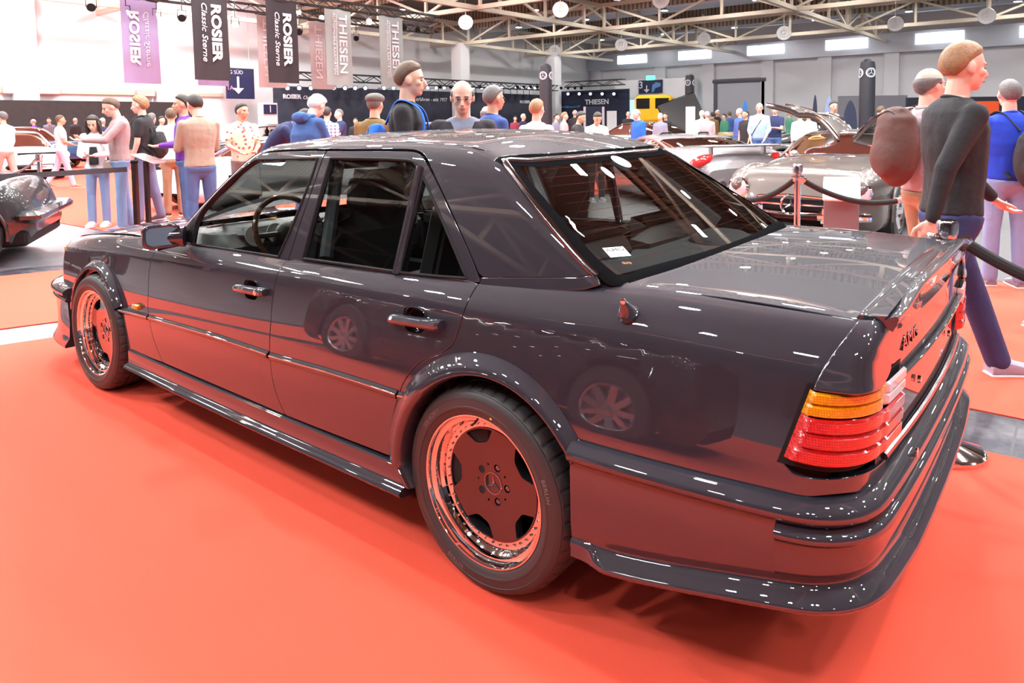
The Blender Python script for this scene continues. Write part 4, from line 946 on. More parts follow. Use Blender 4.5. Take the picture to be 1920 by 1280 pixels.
# handle strip under the boot lid and number plate bolts
pts = crom([(XRr(y, .8)+.008, y, .80) for y in (-.60, -.3, 0, .3, .60)], step=.04)
MB().tube([tuple(q) for q in pts], .010, 10, flat=.8).build('boot_handle_strip', PAINT, boot)
for y in (-.26, .26):
    MB().lathe([(.011, -.004), (.010, .004), (.0001, .007)], 14, Matrix.Translation((XRr(y, .72)+.002, y, .72)) @ Matrix.Rotation(PI/2, 4, 'Y')).build('plate_bolt', M_CHROME, tailp)
pts = crom([(XRr(y, .63)+.004, y, .628) for y in (-.60, -.3, 0, .3, .60)], step=.04)
MB().tube([tuple(q) for q in pts], .009, 8).build('tail_trim', M_TRIM, tailp)
# -------- tail lamps: one lens shape round the corner, ribbed, in colour bands
def plan(z, dr=.0):
    """rear plan outline from the flank round the corner to the middle, at height z"""
    hw = lambda x: float(body_side(x, z)); out = []
    for x in np.linspace(1.7, 2.33, 12): out.append((x, -hw(x)))
    x0 = 2.34; y0 = -hw(x0); xe = XRr(.66, z)-.006
    for t in np.linspace(0, PI/2, 10): out.append((x0+(xe-x0)*math.sin(t), y0+.13*(1-math.cos(t))))
    for Y in np.linspace(.66, 0, 12): out.append((XRr(Y, z), -Y))
    return np.array(out)
def planP(path, s):
    d = np.r_[0, np.cumsum(np.linalg.norm(np.diff(path, axis=0), axis=1))]; return np.stack([np.interp(s, d, path[:, 0]), np.interp(s, d, path[:, 1])], -1), d
def lamp_band(name, z0, z1, s0f, s1, m, parent, side, prow=.012, ribs=1):
    nz = 6*ribs; ns = 44; V = []
    for i in range(nz+1):
        f = i/nz; z = z0+(z1-z0)*f; pl = plan(z); g = (f*ribs) % 1 if i < nz else 1.
        bulge = prow*(.62+.38*min(1, min(max(g, .02), 1-max(g, .02) if g < 1 else .02)/.16))
        s_ = np.linspace(s0f(z), s1, ns+1); P, d = planP(pl, s_); T, _ = planP(pl, s_+.01); T = T-P; T /= np.linalg.norm(T, axis=1, keepdims=True)+1e-9
        Nn = np.stack([-T[:, 1]*-1, T[:, 0]*-1], -1)
        for q in range(ns+1):
            e = min(1, min(q, ns-q)/2.5+.0); V.append((P[q, 0]+Nn[q, 0]*bulge*e, (P[q, 1]+Nn[q, 1]*bulge*e), z))
    k = ns+1; F = [(i*k+q, i*k+q+1, (i+1)*k+q+1, (i+1)*k+q) for i in range(nz) for q in range(ns)]
    V = np.array(V)*[1, side, 1]
    if side < 0: F = [f[::-1] for f in F]
    return obj(name, V, F, m, parent, sharp=40)
def s_at(x):
    pl = plan(.75); P, d = planP(pl, [0]); return np.interp(x, pl[:13, 0], d[:13])
sl = lambda z: float(s_at(2.296))+(z-.67)*.30
send = float(planP(plan(.75), [0])[1][-1])-.50
for side in (1, -1):
    base = lamp_band('tail_lamp', .652, .838, lambda z: sl(z)-.010, send+.012, M_BLK, car, side, prow=.002)
    lamp_band('amber_lens', .772, .826, sl, send-.16, M_AMBER, base, side, prow=.022, ribs=2)
    lamp_band('clear_lens', .772, .826, lambda z: send-.158, send, M_CLEARL, base, side, prow=.020, ribs=2)
    lamp_band('red_lens', .668, .770, sl, send, M_REDL, base, side, prow=.024, ribs=3)
    vg = MB()
# -------- rear bumper
def bumper(name, path_f, prof_f, ss, m, parent, thick=None):
    V = []; 
    for s in ss:
        P, T = path_f(s); Nn = np.array([T[1], -T[0]])
        for o_, z in prof_f(s, P): V.append((P[0]+Nn[0]*o_, P[1]+Nn[1]*o_, z))
    n = len(prof_f(ss[0], path_f(ss[0])[0])); F = [(i*n+q, (i+1)*n+q, (i+1)*n+q+1, i*n+q+1) for i in range(len(ss)-1) for q in range(n-1)]
    return V, F, n
bp = [(1.745, -.869), (1.95, -.865), (2.15, -.858), (2.28, -.847), (2.36, -.828), (2.415, -.785), (2.446, -.72), (2.458, -.60), (2.468, -.3), (2.471, 0)]
bpc = crom(bp, step=.012); bpc = np.vstack([bpc, bpc[::-1][1:]*[1, -1]])
bd = np.r_[0, np.cumsum(np.linalg.norm(np.diff(bpc, axis=0), axis=1))]; BL = bd[-1]
def bpath(s):
    P = np.array([np.interp(s, bd, bpc[:, 0]), np.interp(s, bd, bpc[:, 1])]); Q = np.array([np.interp(s+.012, bd, bpc[:, 0]), np.interp(s+.012, bd, bpc[:, 1])]); Q2 = np.array([np.interp(s-.012, bd, bpc[:, 0]), np.interp(s-.012, bd, bpc[:, 1])])
    T = Q-Q2; return P, T/np.linalg.norm(T)
smax_ = BL/2
def rise(s): t = np.clip(min(s, BL-s)/.72, 0, 1); return t*t*(3-2*t)
def bprof(s, P):
    u = min(s, BL-s); r = rise(s); dz = .018*r; lo = .252+.100*r-.03*max(0, min(1, (u-.75)/.3)); lip = min(1, max(0, (u-.03)/.10)); lp = lip*lip*(3-2*lip)
    return [(-.09, .572+dz), (.004, .572+dz), (.014, .568+dz), (.030, .556+dz), (.037, .545+dz), (.035, .534+dz), (.027, .524+dz), (.016, .520+dz), (.014, .512+dz), (.016, .50+dz), (.014, lo+.10), (.010, lo+.062), (.004+.004*(1-lp), lo+.052), (.004+.012*(1-lp), lo+.046), (.018, lo+.036), (.014+.028*lp, lo+.018), (.016+.030*lp, lo+.010), (.016+.026*lp, lo+.002), (.01+.010*lp, lo), (-.05, lo+.002)]
ss = np.linspace(0, BL, 170); V, F, n = bumper('', bpath, bprof, ss, None, None); F += [tuple(range(n)), tuple(range((len(ss)-1)*n, len(ss)*n))[::-1]]
rbump = obj('rear_bumper', V, F, PAINT, car, sharp=60)
# raised plate piece that wraps both corners
def plate_prof(s, P):
    r = rise(s); dz = .018*r; lo = .252+.100*r
    return [(.010, .514+dz), (.030, .512+dz), (.040, .506+dz), (.044, .497+dz), (.040, .487+dz), (.030, .481+dz), (.027, .474+dz), (.026, lo+.10), (.024, lo+.080), (.018, lo+.073), (.006, lo+.071)]
s0p = float(np.interp(2.29, bpc[:60, 0], bd[:60]))
ss = np.linspace(s0p, BL-s0p, 130); V, F, n = bumper('', bpath, plate_prof, ss, None, None); F += [tuple(range(n)), tuple(range((len(ss)-1)*n, len(ss)*n))[::-1]]
obj('bumper_insert', V, F, PAINT, rbump, sharp=60)
MB().lathe([(.012, 0), (.012, .004), (.007, .006), (.0001, .006)], 16, Matrix.Translation((2.468+.030, -.42, .582)) @ Matrix.Rotation(PI/2, 4, 'Y')).build('parking_button', M_CHROME, rbump)
# -------- front bumper and spoiler
fb = crom([(-1.775, -.85), (-1.95, -.835), (-2.10, -.80), (-2.22, -.73), (-2.30, -.60), (-2.34, -.35), (-2.35, 0)], step=.015); fb = np.vstack([fb, fb[::-1][1:]*[1, -1]])
fd_ = np.r_[0, np.cumsum(np.linalg.norm(np.diff(fb, axis=0), axis=1))]
def fpath(s):
    P = np.array([np.interp(s, fd_, fb[:, 0]), np.interp(s, fd_, fb[:, 1])]); Q = [np.array([np.interp(s+e, fd_, fb[:, 0]), np.interp(s+e, fd_, fb[:, 1])]) for e in (.012, -.012)]
    T = -(Q[0]-Q[1]); return P, T/np.linalg.norm(T)
def fprof(s, P): return [(-.03, .505), (.02, .502), (.040, .490), (.045, .475), (.040, .462), (.025, .455), (.022, .445), (.034, .438), (.034, .43), (.020, .42), (.015, .30), (.02, .21), (.045, .175), (.045, .16), (-.03, .16)]
ss = np.linspace(0, fd_[-1], 110); V, F, n = bumper('', fpath, fprof, ss, None, None); F = [f[::-1] for f in F]; F += [tuple(range(n))[::-1], tuple(range((len(ss)-1)*n, len(ss)*n))]
obj('front_bumper', V, F, PAINT, car, sharp=60)
# nose: grille panel with star and headlamps
nose = [(-2.24, -.64, .735, S_), (-2.22, -.66, .50, S_), (-2.28, 0, .50), (-2.22, .66, .50, S_), (-2.24, .64, .735, S_), (-2.28, 0, .745)]
np_ = panel('front_panel', B, crom(nose, step=.03, closed=True), (1, 0, -.1), M_BLK, car, step=.05, srange=.4)
gr = MB(); gr.bbox((-2.29, 0, .635), (.05, .50, .22), .012)
gro = gr.build('grille', M_CHROME, car); sl_ = MB()
for k in range(5): sl_.box((-2.318, 0, .56+.038*k), (.012, .46, .008))
sl_.build('grille_slat', M_BLK, gro)
for s in (-1, 1):
    MB().bbox((-2.235, s*.44, .635), (.10, .30, .17), .02, rz=s*.14).build('headlamp', M_CLEARL, car)
    MB().bbox((-2.145, s*.668, .635), (.14, .13, .17), .03, rz=s*.75).build('indicator_lamp', M_AMBER, car)
# -------- mirror
def mirror(s, parent):
    c = Vector((-.545, -.893*s, .925)); mb = MB(); R = Matrix.Rotation(-0.26*s, 3, 'Z') @ Matrix.Rotation(-.06, 3, 'Y')
    n = 20; V = []
    def sup(hy, hz, x, e=.45, oz=0): return [(x, hy*math.copysign(abs(math.cos(t))**e, math.cos(t)), hz*math.copysign(abs(math.sin(t))**e, math.sin(t))+oz) for t in np.linspace(0, 2*PI, n+1)[:-1]]
    rows = [sup(.074, .050, .045), sup(.080, .056, .040), sup(.080, .056, .0), sup(.074, .052, -.045), sup(.058, .04, -.070), sup(.03, .02, -.082)]
    V = [R @ Vector(p)+c for r in rows for p in r]; F = [(i*n+k, i*n+(k+1) % n, (i+1)*n+(k+1) % n, (i+1)*n+k) for i in range(5) for k in range(n)]+[tuple(range(5*n, 6*n))[::-1]]
    # recess
    k0 = len(V); V += [R @ Vector(p)+c for p in sup(.068, .044, .044)]+[R @ Vector(p)+c for p in sup(.066, .042, .030)]
    F += [(k, k0+k, k0+(k+1) % n, (k+1) % n) for k in range(n)]+[(k0+k, k0+n+k, k0+n+(k+1) % n, k0+(k+1) % n) for k in range(n)]+[tuple(range(k0+n, k0+2*n))]
    o = obj('door_mirror', V, F, PAINT, parent, sharp=50)
    g_ = [R @ Vector(p)+c for p in sup(.0655, .0415, .032)]; obj('mirror_glass', g_, [tuple(range(n))], mat('mirror glass', (.75, .85, .92), rough=.01, metal=1.), o, smooth=False)
    MB().tube([(-.55, -.86*s, .915), (-.50, -.80*s, .915)], [.045, .05], 12).build('mirror_foot', PAINT, o)
    obj('mirror_triangle', [(-.60, -.776*s, .885), (-.44, -.79*s, .885), (-.47, -.765*s, .985), (-.50, -.755*s, 1.0)], [(0, 1, 2, 3)], M_BLK, o, smooth=False)
mirror(1, fdo); mirror(-1, fdr)
# -------- wheels
def cdt_mesh(out, holes, step, zf):
    """flat 2D outline with holes, filled with triangles; zf gives the height"""
    out = np.array(out); lo, hi = out.min(0), out.max(0); gx, gy = np.meshgrid(np.arange(lo[0], hi[0], step), np.arange(lo[1], hi[1], step)); Gp = np.stack([gx.ravel(), gy.ravel()], -1)
    Gp = Gp[pin(out, Gp)]
    for h in holes: Gp = Gp[~pin(h, Gp)]
    rim = np.vstack([out]+holes); Gp = Gp[np.array([np.min(np.sum((rim-g)**2, 1)) > (step*.5)**2 for g in Gp])]
    E = []; k = 0
    for L in [out]+holes: n = len(L); E += [(k+i, k+(i+1) % n) for i in range(n)]; k += n
    r = delaunay_2d_cdt([Vector(p) for p in np.vstack([rim, Gp])], E, [], 0, 1e-8)
    W = np.array([tuple(p) for p in r[0]]); T = np.array(r[2]); C = W[T].mean(1); ok = pin(out, C)
    for h in holes: ok &= ~pin(h, C)
    T = T[ok]; V = [(x, y, zf(x, y)) for x, y in W]
    a, b, c = W[T[:, 0]], W[T[:, 1]], W[T[:, 2]]; cr = (b-a)[:, 0]*(c-a)[:, 1]-(b-a)[:, 1]*(c-a)[:, 0]; T[cr < 0] = T[cr < 0][:, ::-1]
    return V, [tuple(t) for t in T]
NSEG = 264
def tyre_mb():
    prof = [(.219, -.215), (.225, -.236), (.26, -.246), (.295, -.242), (.309, -.232), (.3155, -.218), (.317, -.200), (.317, -.176), (.309, -.174), (.309, -.167), (.317, -.165), (.317, -.146), (.309, -.144), (.309, -.137), (.317, -.135), (.317, -.112), (.309, -.110), (.309, -.103), (.317, -.101), (.317, -.078), (.310, -.076), (.310, -.070), (.317, -.068), (.317, -.040), (.3155, -.028), (.3120, -.018), (.306, -.006), (.3035, -.004), (.3030, -.001), (.296, .005), (.284, .0085), (.283, .0075), (.272, .0095), (.262, .0105), (.261, .0118), (.255, .0118), (.254, .0095), (.244, .006), (.238, .0035), (.2345, .001), (.233, -.008)]
    V = []; n = NSEG
    for r, z in prof:
        for k in range(n):
            a = 2*PI*k/n; rr = r; sh = 1 if z > -.1 else -1
            if k % 6 == 0 and r > .308 and (z > -.072 and z < -.010): rr = r-.0055
            if k % 6 == 3 and r > .3165 and (z < -.08 and z > -.21): rr = r-.003
            V.append((rr*math.cos(a), rr*math.sin(a), z))
    m = len(prof); F = [(i*n+k, i*n+(k+1) % n, (i+1)*n+(k+1) % n, (i+1)*n+k) for i in range(m-1) for k in range(n)]
    return V, F
def bend_text(r, a_mid, inward=False):
    """wraps a line of text round a circle of radius r, its middle at angle a_mid"""
    def f(p):
        if inward: a = a_mid+p.x/r; rr = r-p.y   # tops towards the hub
        else: a = a_mid-p.x/r; rr = r+p.y
        return Vector((rr*math.cos(a), rr*math.sin(a), p.z))
    return f
TYRE_V, TYRE_F = tyre_mb()
NOTCH = [math.radians(108+72*k) for k in range(5)]
def notch(a):
    pts = []
    for r, da in ((.171, -19), (.1715, -10), (.172, 0), (.1715, 10), (.171, 19), (.160, 17.5), (.136, 12), (.130, 8), (.128, 0), (.130, -8), (.136, -12), (.160, -17.5)): pts.append((r*math.cos(a+math.radians(da)), r*math.sin(a+math.radians(da))))
    return crom(pts, closed=True, n=4)
def face_parts(M, par, full):
    lug = [math.radians(72*k) for k in range(5)]
    lh = [np.array([(.056*math.cos(a)+.0125*math.cos(t), .056*math.sin(a)+.0125*math.sin(t)) for t in np.linspace(0, 2*PI, 17)[:-1]]) for a in lug]
    sh = [np.array([(.060*math.cos(a)+.004*math.cos(t), .060*math.sin(a)+.004*math.sin(t)) for t in np.linspace(0, 2*PI, 11)[:-1]]) for a in [x+.63 for x in lug]]
    out = np.array([(.1765*math.cos(t), .1765*math.sin(t)) for t in np.linspace(0, 2*PI, 121)[:-1]])
    zf = lambda x, y: -.052-.010*(1-min(1, math.hypot(x, y)/.17))
    holes = [notch(a) for a in NOTCH]+lh+sh
    V, F = cdt_mesh(out, holes, .012, zf); nV = len(V)
    mb = MB(); mb.add(V, F)
    for h in holes:
        c = h.mean(0); k = len(h); R = []
        big = len(h) > 20; dp = .030 if big else .014
        area = .5*np.sum(h[:, 0]*np.roll(h[:, 1], -1)-h[:, 1]*np.roll(h[:, 0], -1)); hh = h if area > 0 else h[::-1]
        for w, dz in ((1., 0), (1-.05 if big else .94, -.004), (.93 if big else .9, -dp)):
            R += [(c[0]+(p[0]-c[0])*w, c[1]+(p[1]-c[1])*w, zf(p[0], p[1])+dz) for p in hh]
        if not big: R += [(c[0]+(p[0]-c[0])*.5, c[1]+(p[1]-c[1])*.5, zf(p[0], p[1])-dp) for p in hh]
        mb.add(R, [(i*k+q, i*k+(q+1) % k, (i+1)*k+(q+1) % k, (i+1)*k+q) for i in range(3 if not big else 2) for q in range(k)])
    V = [M @ Vector(v) for v in mb.V]
    return obj('wheel_face', V, mb.F, M_GLOSSB, par, sharp=40)
def wheel(c, outy, rot, s=1, full=True):
    M = frame((c[0], -outy*s, c[1]), (s, 0, 0), (0, 0, 1)) @ Matrix.Rotation(rot, 4, 'Z')
    w = obj('wheel', [M @ Vector(v) for v in TYRE_V], TYRE_F, M_TYRE, car, sharp=30, label='low profile tyre on chrome lipped rim')
    rim = MB().lathe([(.2335, -.010), (.2345, -.002), (.2325, .0025), (.2285, .0025), (.2255, -.002), (.2235, -.011), (.2165, -.016), (.2095, -.018), (.2075, -.024), (.2065, -.034), (.201, -.040), (.1985, -.043), (.1975, -.052), (.192, -.0545), (.176, -.0545), (.175, -.066), (.19, -.08), (.205, -.12), (.215, -.21)], 96, M, caps=False).build('rim', M_CHROME, w, sharp=25)
    MB().lathe([(.20, -.085), (.05, -.085), (.001, -.085)], 40, M).build('brake_disc', mat('dark brake disc', (.03, .028, .03), rough=.4, metal=.8), w)
    f = face_parts(M, w, full)
    n = 40
    b0 = MB(); Mb = M @ Matrix.Translation((.1855, 0, -.0545))
    b0.lathe([(.0042, 0), (.0042, .002), (.0034, .003), (.0034, .0055), (.0024, .0065), (.0001, .0062)], 8, Matrix.Identity(4))
    me = None
    for k in range(n if full else 0):
        a = 2*PI*k/n; Mk = M @ Matrix.Rotation(a, 4, 'Z') @ Matrix.Translation((.1855, 0, -.0545))
        if me is None: o = b0.build('rim_bolt', M_CHROME, w); me = o.data
        else: o = bpy.data.objects.new('rim_bolt', me); COL.objects.link(o); o.parent = w
        o.matrix_local = Mk
    for k in range(5):
        a = math.radians(72*k); Mk = M @ Matrix.Translation((.056*math.cos(a), .056*math.sin(a), -.072))
        MB().lathe([(.0105, 0), (.0105, .004), (.0078, .006), (.0078, .011), (.006, .012), (.0001, .0095)], 12, Mk).build('wheel_bolt', mat('steel bolt', (.30, .28, .29), rough=.25, metal=1.), w)
    st = MB(); Ms = M @ Matrix.Translation((0, 0, -.060))
    st.tube([Ms @ Vector((.0335*math.cos(t), .0335*math.sin(t), .001)) for t in np.linspace(0, 2*PI, 41)[:-1]], .0022, 6, closed=True)
    for k in range(3):
        a = PI/2+2*PI*k/3+.05; d = Vector((math.cos(a), math.sin(a), 0)); e = Vector((-math.sin(a), math.cos(a), 0)); 
        pts = [Vector((0, 0, .004)), e*.0055-d*.003+Vector((0, 0, 0)), d*.033, -e*.0055-d*.003]
        st.add([Ms @ p for p in (pts[0], e*.0058+d*.003, d*.033+Vector((0, 0, .001)), -e*.0058+d*.003)], [(0, 2, 1), (0, 3, 2)])
    st.build('wheel_star', mat('brushed star', (.28, .27, .30), rough=.25, metal=1.), w, smooth=False)
    if full:
        MB().tube([M @ Vector(p) for p in ((.030-.06, .208, -.024), (.028-.06, .200, -.014), (.024-.06, .194, -.004))], [.004, .0035, .003], 8).build('valve', M_RUB, w)
        T = [('225-45ZR17', .017, .270, math.radians(137), False, .6), ('BERLIN', .020, .270, math.radians(-112), True, .8), ('BERLIN', .020, .270, math.radians(18), False, .8)]
        for t_, sz, r_, a_, inv, sxx in T:
            Mt = M @ Matrix.Rotation(-rot, 4, 'Z')
            o = lettering(t_, sz, Mt @ Matrix.Translation((0, 0, .0095)), M_TYREL, 'tyre_lettering', w, ext=.0012, bold=.0003, spacing=1.1, bend=bend_text(r_, a_, inv))
    return w
wheel((1.4, .316), .865, 0)
wheel((-1.4, .315), .877, .25)
wheel((1.4, .316), .865, .4, s=-1, full=False); wheel((-1.4, .315), .877, .9, s=-1, full=False)
MB().lathe([(.0045, 0), (.0045, .0006), (.0001, .0006)], 16, frame((1.4, -.865, .316), (1, 0, 0), (0, 0, 1)) @ Matrix.Translation((.053, .243, .0075))).build('yellow_dot', mat('yellow paint dot', (.75, .6, .05), rough=.5), [o for o in bpy.data.objects if o.name.startswith('wheel')][0])

# -------- floor pan, inner body, seats
ib = MB()
ib.bbox((.45, 0, .30), (2.6, 1.50, .14), .03)
ib.bbox((-1.45, 0, .45), (1.1, .9, .5), .05); ib.bbox((2.0, 0, .52), (.85, 1.0, .62), .05); ib.bbox((1.4, 0, .35), (.9, .95, .3), .05)
for s in (1, -1): ib.bbox((.3, s*.775, .40), (2.2, .06, .30), .02)
ib.build('floor_pan', M_DARK, car)
for s, dr in ((1, (fdo, rdo)), (-1, (fdr, rdr))):
    MB().bbox((-.10, -s*.745, .66), (.82, .05, .42), .02).build('door_card', M_LEATH, dr[0]); MB().bbox((.80, -s*.745, .68), (.80, .05, .44), .02).build('door_card', M_LEATH, dr[1])
    MB().bbox((1.5, -s*.70, .74), (.55, .04, .34), .02).build('inner_side_panel', M_GREYT, car)
db = MB(); db.bbox((-.66, 0, .76), (.46, 1.40, .27), .06); db.bbox((-.58, -.37, .885), (.30, .36, .07), .03); db.build('dashboard', M_LEATH, car)
for y in (-.49, -.37, -.26): MB().lathe([(.052, 0), (.052, .004), (.0001, .004)], 24, frame((-.425, y, .88), (0, 1, 0), (-.35, 0, 1))).build('instrument_dial', M_DIAL, car)
def swheel():
    c = Vector((-.30, -.37, .90)); ax = Vector((.9, 0, .42)).normalized(); u = Vector((0, 1, 0)); v = ax.cross(u)
    ring = [c+(u*math.cos(t)+v*math.sin(t))*.185 for t in np.linspace(0, 2*PI, 41)[:-1]]
    o = MB().tube(ring, .014, 10, closed=True).build('steering_wheel', M_WOODR, car)
    mb = MB(); mb.ell(c-ax*.03, (.05, .07, .06), 14, 8)
    for a in (0, PI, -PI/2-.3, -PI/2+.3): mb.tube([c-ax*.02, c+(u*math.cos(a)+v*math.sin(a))*.18], .014, 8)
    mb.tube([c-ax*.03, c-ax*.3], .03, 10); mb.build('steering_hub', M_LEATH, o)
swheel()
def seat(y, s=1):
    mb = MB(); mb.bbox((.02, y, .50), (.52, .52, .18), .06)
    R = Matrix.Rotation(.30, 3, 'Y'); mb.bbox((.27, y, .78), (.16, .52, .60), .07, R=R); mb.bbox((.20, y-.22, .78), (.16, .09, .50), .04, R=R); mb.bbox((.20, y+.22, .78), (.16, .09, .50), .04, R=R)
    o = mb.build('front_seat', M_LEATH, car)
    h = MB(); h.bbox((.37, y, 1.14), (.12, .31, .19), .05, R=Matrix.Rotation(.2, 3, 'Y'))
    for q in (-.07, .07): h.tube([(.355, y+q, .98), (.37, y+q, 1.12)], .006, 8)
    h.build('headrest', M_LEATH, o); return o
seat(-.37); seat(.37)
mb = MB(); mb.bbox((1.05, 0, .52), (.5, 1.34, .2), .07)
R = Matrix.Rotation(.38, 3, 'Y'); mb.bbox((1.33, -.33, .80), (.16, .64, .50), .06, R=R); mb.bbox((1.33, .33, .80), (.16, .64, .50), .06, R=R); mb.build('rear_bench', M_LEATH, car)
ps = MB(); ps.bbox((1.66, 0, .905), (.50, 1.36, .045), .02)
for y in (-.42, .42): ps.ell((1.62, y, .93), (.13, .15, .045), 20, 8)
ps.build('parcel_shelf', M_GREYT, car)
MB().bbox((-.20, 0, 1.235), (.03, .24, .07), .012).tube([(-.22, 0, 1.25), (-.19, 0, 1.33)], .008, 8).build('inner_mirror', M_BLK, car)
hl = MB()
XX = np.linspace(-.16, 1.16, 14); YY = np.linspace(-.55, .55, 12); g_ = on(off(G, -.035), [(x, y, 1.3) for x in XX for y in YY]); m_ = len(YY)
obj('headlining', g_, [(i*m_+k, i*m_+k+1, (i+1)*m_+k+1, (i+1)*m_+k) for i in range(13) for k in range(m_-1)], M_GREYT, car)
for s in (1, -1):
    MB().tube([(.44, -.70*s, .90), (.33, -.545*s, 1.27)], .028, 8).build('centre_pillar', M_GREYT, car)
    MB().tube([(1.50, -.64*s, .96), (1.20, -.50*s, 1.22)], .04, 8).build('rear_pillar_trim', M_GREYT, car)
# exhaust tip
MB().lathe([(.038, 0), (.042, .01), (.042, .10), (.036, .10), (.034, .02)], 20, Matrix.Translation((2.34, -.42, .24)) @ Matrix.Rotation(PI/2, 4, 'Y')).build('exhaust_pipe', M_CHROME, car)
# ================================================================== people
def remesh(mb, voxel, smooth=3):
    me = bpy.data.meshes.new('t'); me.from_pydata(mb.V, [], mb.F); o = bpy.data.objects.new('t', me); COL.objects.link(o)
    r = o.modifiers.new('r', 'REMESH'); r.mode = 'VOXEL'; r.voxel_size = voxel
    s = o.modifiers.new('s', 'SMOOTH'); s.iterations = smooth; s.factor = .6
    dg = bpy.context.evaluated_depsgraph_get(); out = bpy.data.meshes.new_from_object(o.evaluated_get(dg)); bpy.data.objects.remove(o); bpy.data.meshes.remove(me)
    return out
def place_mesh(name, me, m, parent):
    me.materials.clear(); me.materials.append(m); me.polygons.foreach_set('use_smooth', [True]*len(me.polygons)); me.name = name
    o = bpy.data.objects.new(name, me); COL.objects.link(o); o.parent = parent; return o
V3 = Vector
def capsule(mb, a, b, ra, rb, n=12, flat=1., up=None):
    a = V3(a); b = V3(b); t = (b-a); L = t.length; t = t/L if L > 1e-6 else V3((0, 0, 1))
    pts = []; rr = []
    for f in (.97, .75, .4): pts.append(a-t*ra*f); rr.append(ra*math.sqrt(max(0, 1-f*f))+.001)
    for f in (0, .33, .66, 1): pts.append(a+t*L*f); rr.append(ra+(rb-ra)*f)
    for f in (.4, .75, .97): pts.append(b+t*rb*f); rr.append(rb*math.sqrt(max(0, 1-f*f))+.001)
    mb.tube(pts, rr, n, flat=flat, up=up)
def loft_e(mb, secs, n=16):
    """secs: (centre, half depth, half width, forward axis, side axis)"""
    V = []
    for c, rx, ry, fx, sy in secs:
        for k in range(n):
            t = 2*PI*k/n; V.append(V3(c)+V3(fx)*(rx*math.copysign(abs(math.cos(t))**.85, math.cos(t)))+V3(sy)*(ry*math.copysign(abs(math.sin(t))**.85, math.sin(t))))
    m = len(secs); F = [(i*n+k, i*n+(k+1) % n, (i+1)*n+(k+1) % n, (i+1)*n+k) for i in range(m-1) for k in range(n)]+[tuple(range(n-1, -1, -1)), tuple(range((m-1)*n, m*n))]
    mb.add(V, F)
SKIN = [mat('fair skin', (.66, .42, .31), rough=.45, noise=(9, .08)), mat('tan skin', (.52, .30, .20), rough=.45, noise=(9, .08)), mat('pink skin', (.70, .42, .33), rough=.45, noise=(9, .08))]
def cloth(name, c, rough=.85, check=None, floral=None):
    m = mat(name, c, rough=rough, bump=(7, .55, .03)) if not check and not floral else mat(name, c, rough=rough)
    if (check or floral) and not m.get('d'):
        nt = m.node_tree; b = nt.nodes['Principled BSDF']; tc = nt.nodes.new('ShaderNodeTexCoord')
        if check:
            src = None
            for ax in (1, 2):
                sp = nt.nodes.new('ShaderNodeSeparateXYZ'); nt.links.new(tc.outputs['Object'], sp.inputs[0]); mu = nt.nodes.new('ShaderNodeMath'); mu.operation = 'MULTIPLY'; mu.inputs[1].default_value = 16
                nt.links.new(sp.outputs[ax], mu.inputs[0]); fr = nt.nodes.new('ShaderNodeMath'); fr.operation = 'FRACT'; nt.links.new(mu.outputs[0], fr.inputs[0]); lt = nt.nodes.new('ShaderNodeMath'); lt.operation = 'LESS_THAN'; lt.inputs[1].default_value = .35; nt.links.new(fr.outputs[0], lt.inputs[0])
                if src is None: src = lt
                else: ad = nt.nodes.new('ShaderNodeMath'); ad.operation = 'ADD'; nt.links.new(src.outputs[0], ad.inputs[0]); nt.links.new(lt.outputs[0], ad.inputs[1]); hf = nt.nodes.new('ShaderNodeMath'); hf.operation = 'MULTIPLY'; hf.inputs[1].default_value = .5; nt.links.new(ad.outputs[0], hf.inputs[0]); src = hf
            fac = src.outputs[0]; c2 = check
        else:
            v = nt.nodes.new('ShaderNodeTexVoronoi'); v.inputs['Scale'].default_value = 17; nt.links.new(tc.outputs['Object'], v.inputs['Vector']); r = nt.nodes.new('ShaderNodeMath'); r.operation = 'LESS_THAN'; r.inputs[1].default_value = .33; nt.links.new(v.outputs['Distance'], r.inputs[0]); fac = r.outputs[0]; c2 = floral
        mx = nt.nodes.new('ShaderNodeMix'); mx.data_type = 'RGBA'; mx.inputs[6].default_value = (*c, 1); mx.inputs[7].default_value = (*c2, 1); nt.links.new(fac, mx.inputs[0]); nt.links.new(mx.outputs[2], b.inputs['Base Color']); m['d'] = 1
    return m
def hairm(name, c): return mat(name, c, rough=.6, noise=(60, .5), bump=(90, .5, .004))
HAIR = {'brown': hairm('brown hair', (.10, .055, .03)), 'dark': hairm('dark hair', (.022, .015, .012)), 'blond': hairm('blond hair', (.42, .27, .13)), 'grey': hairm('grey hair', (.35, .34, .33)), 'white': hairm('white hair', (.66, .65, .64)), 'ginger': hairm('light brown hair', (.28, .15, .07)), 'dgrey': hairm('dark grey hair', (.12, .11, .11))}
M_EYE = mat('dark eye', (.02, .015, .012), rough=.2); M_LIP = mat('lips', (.52, .20, .17), rough=.5)
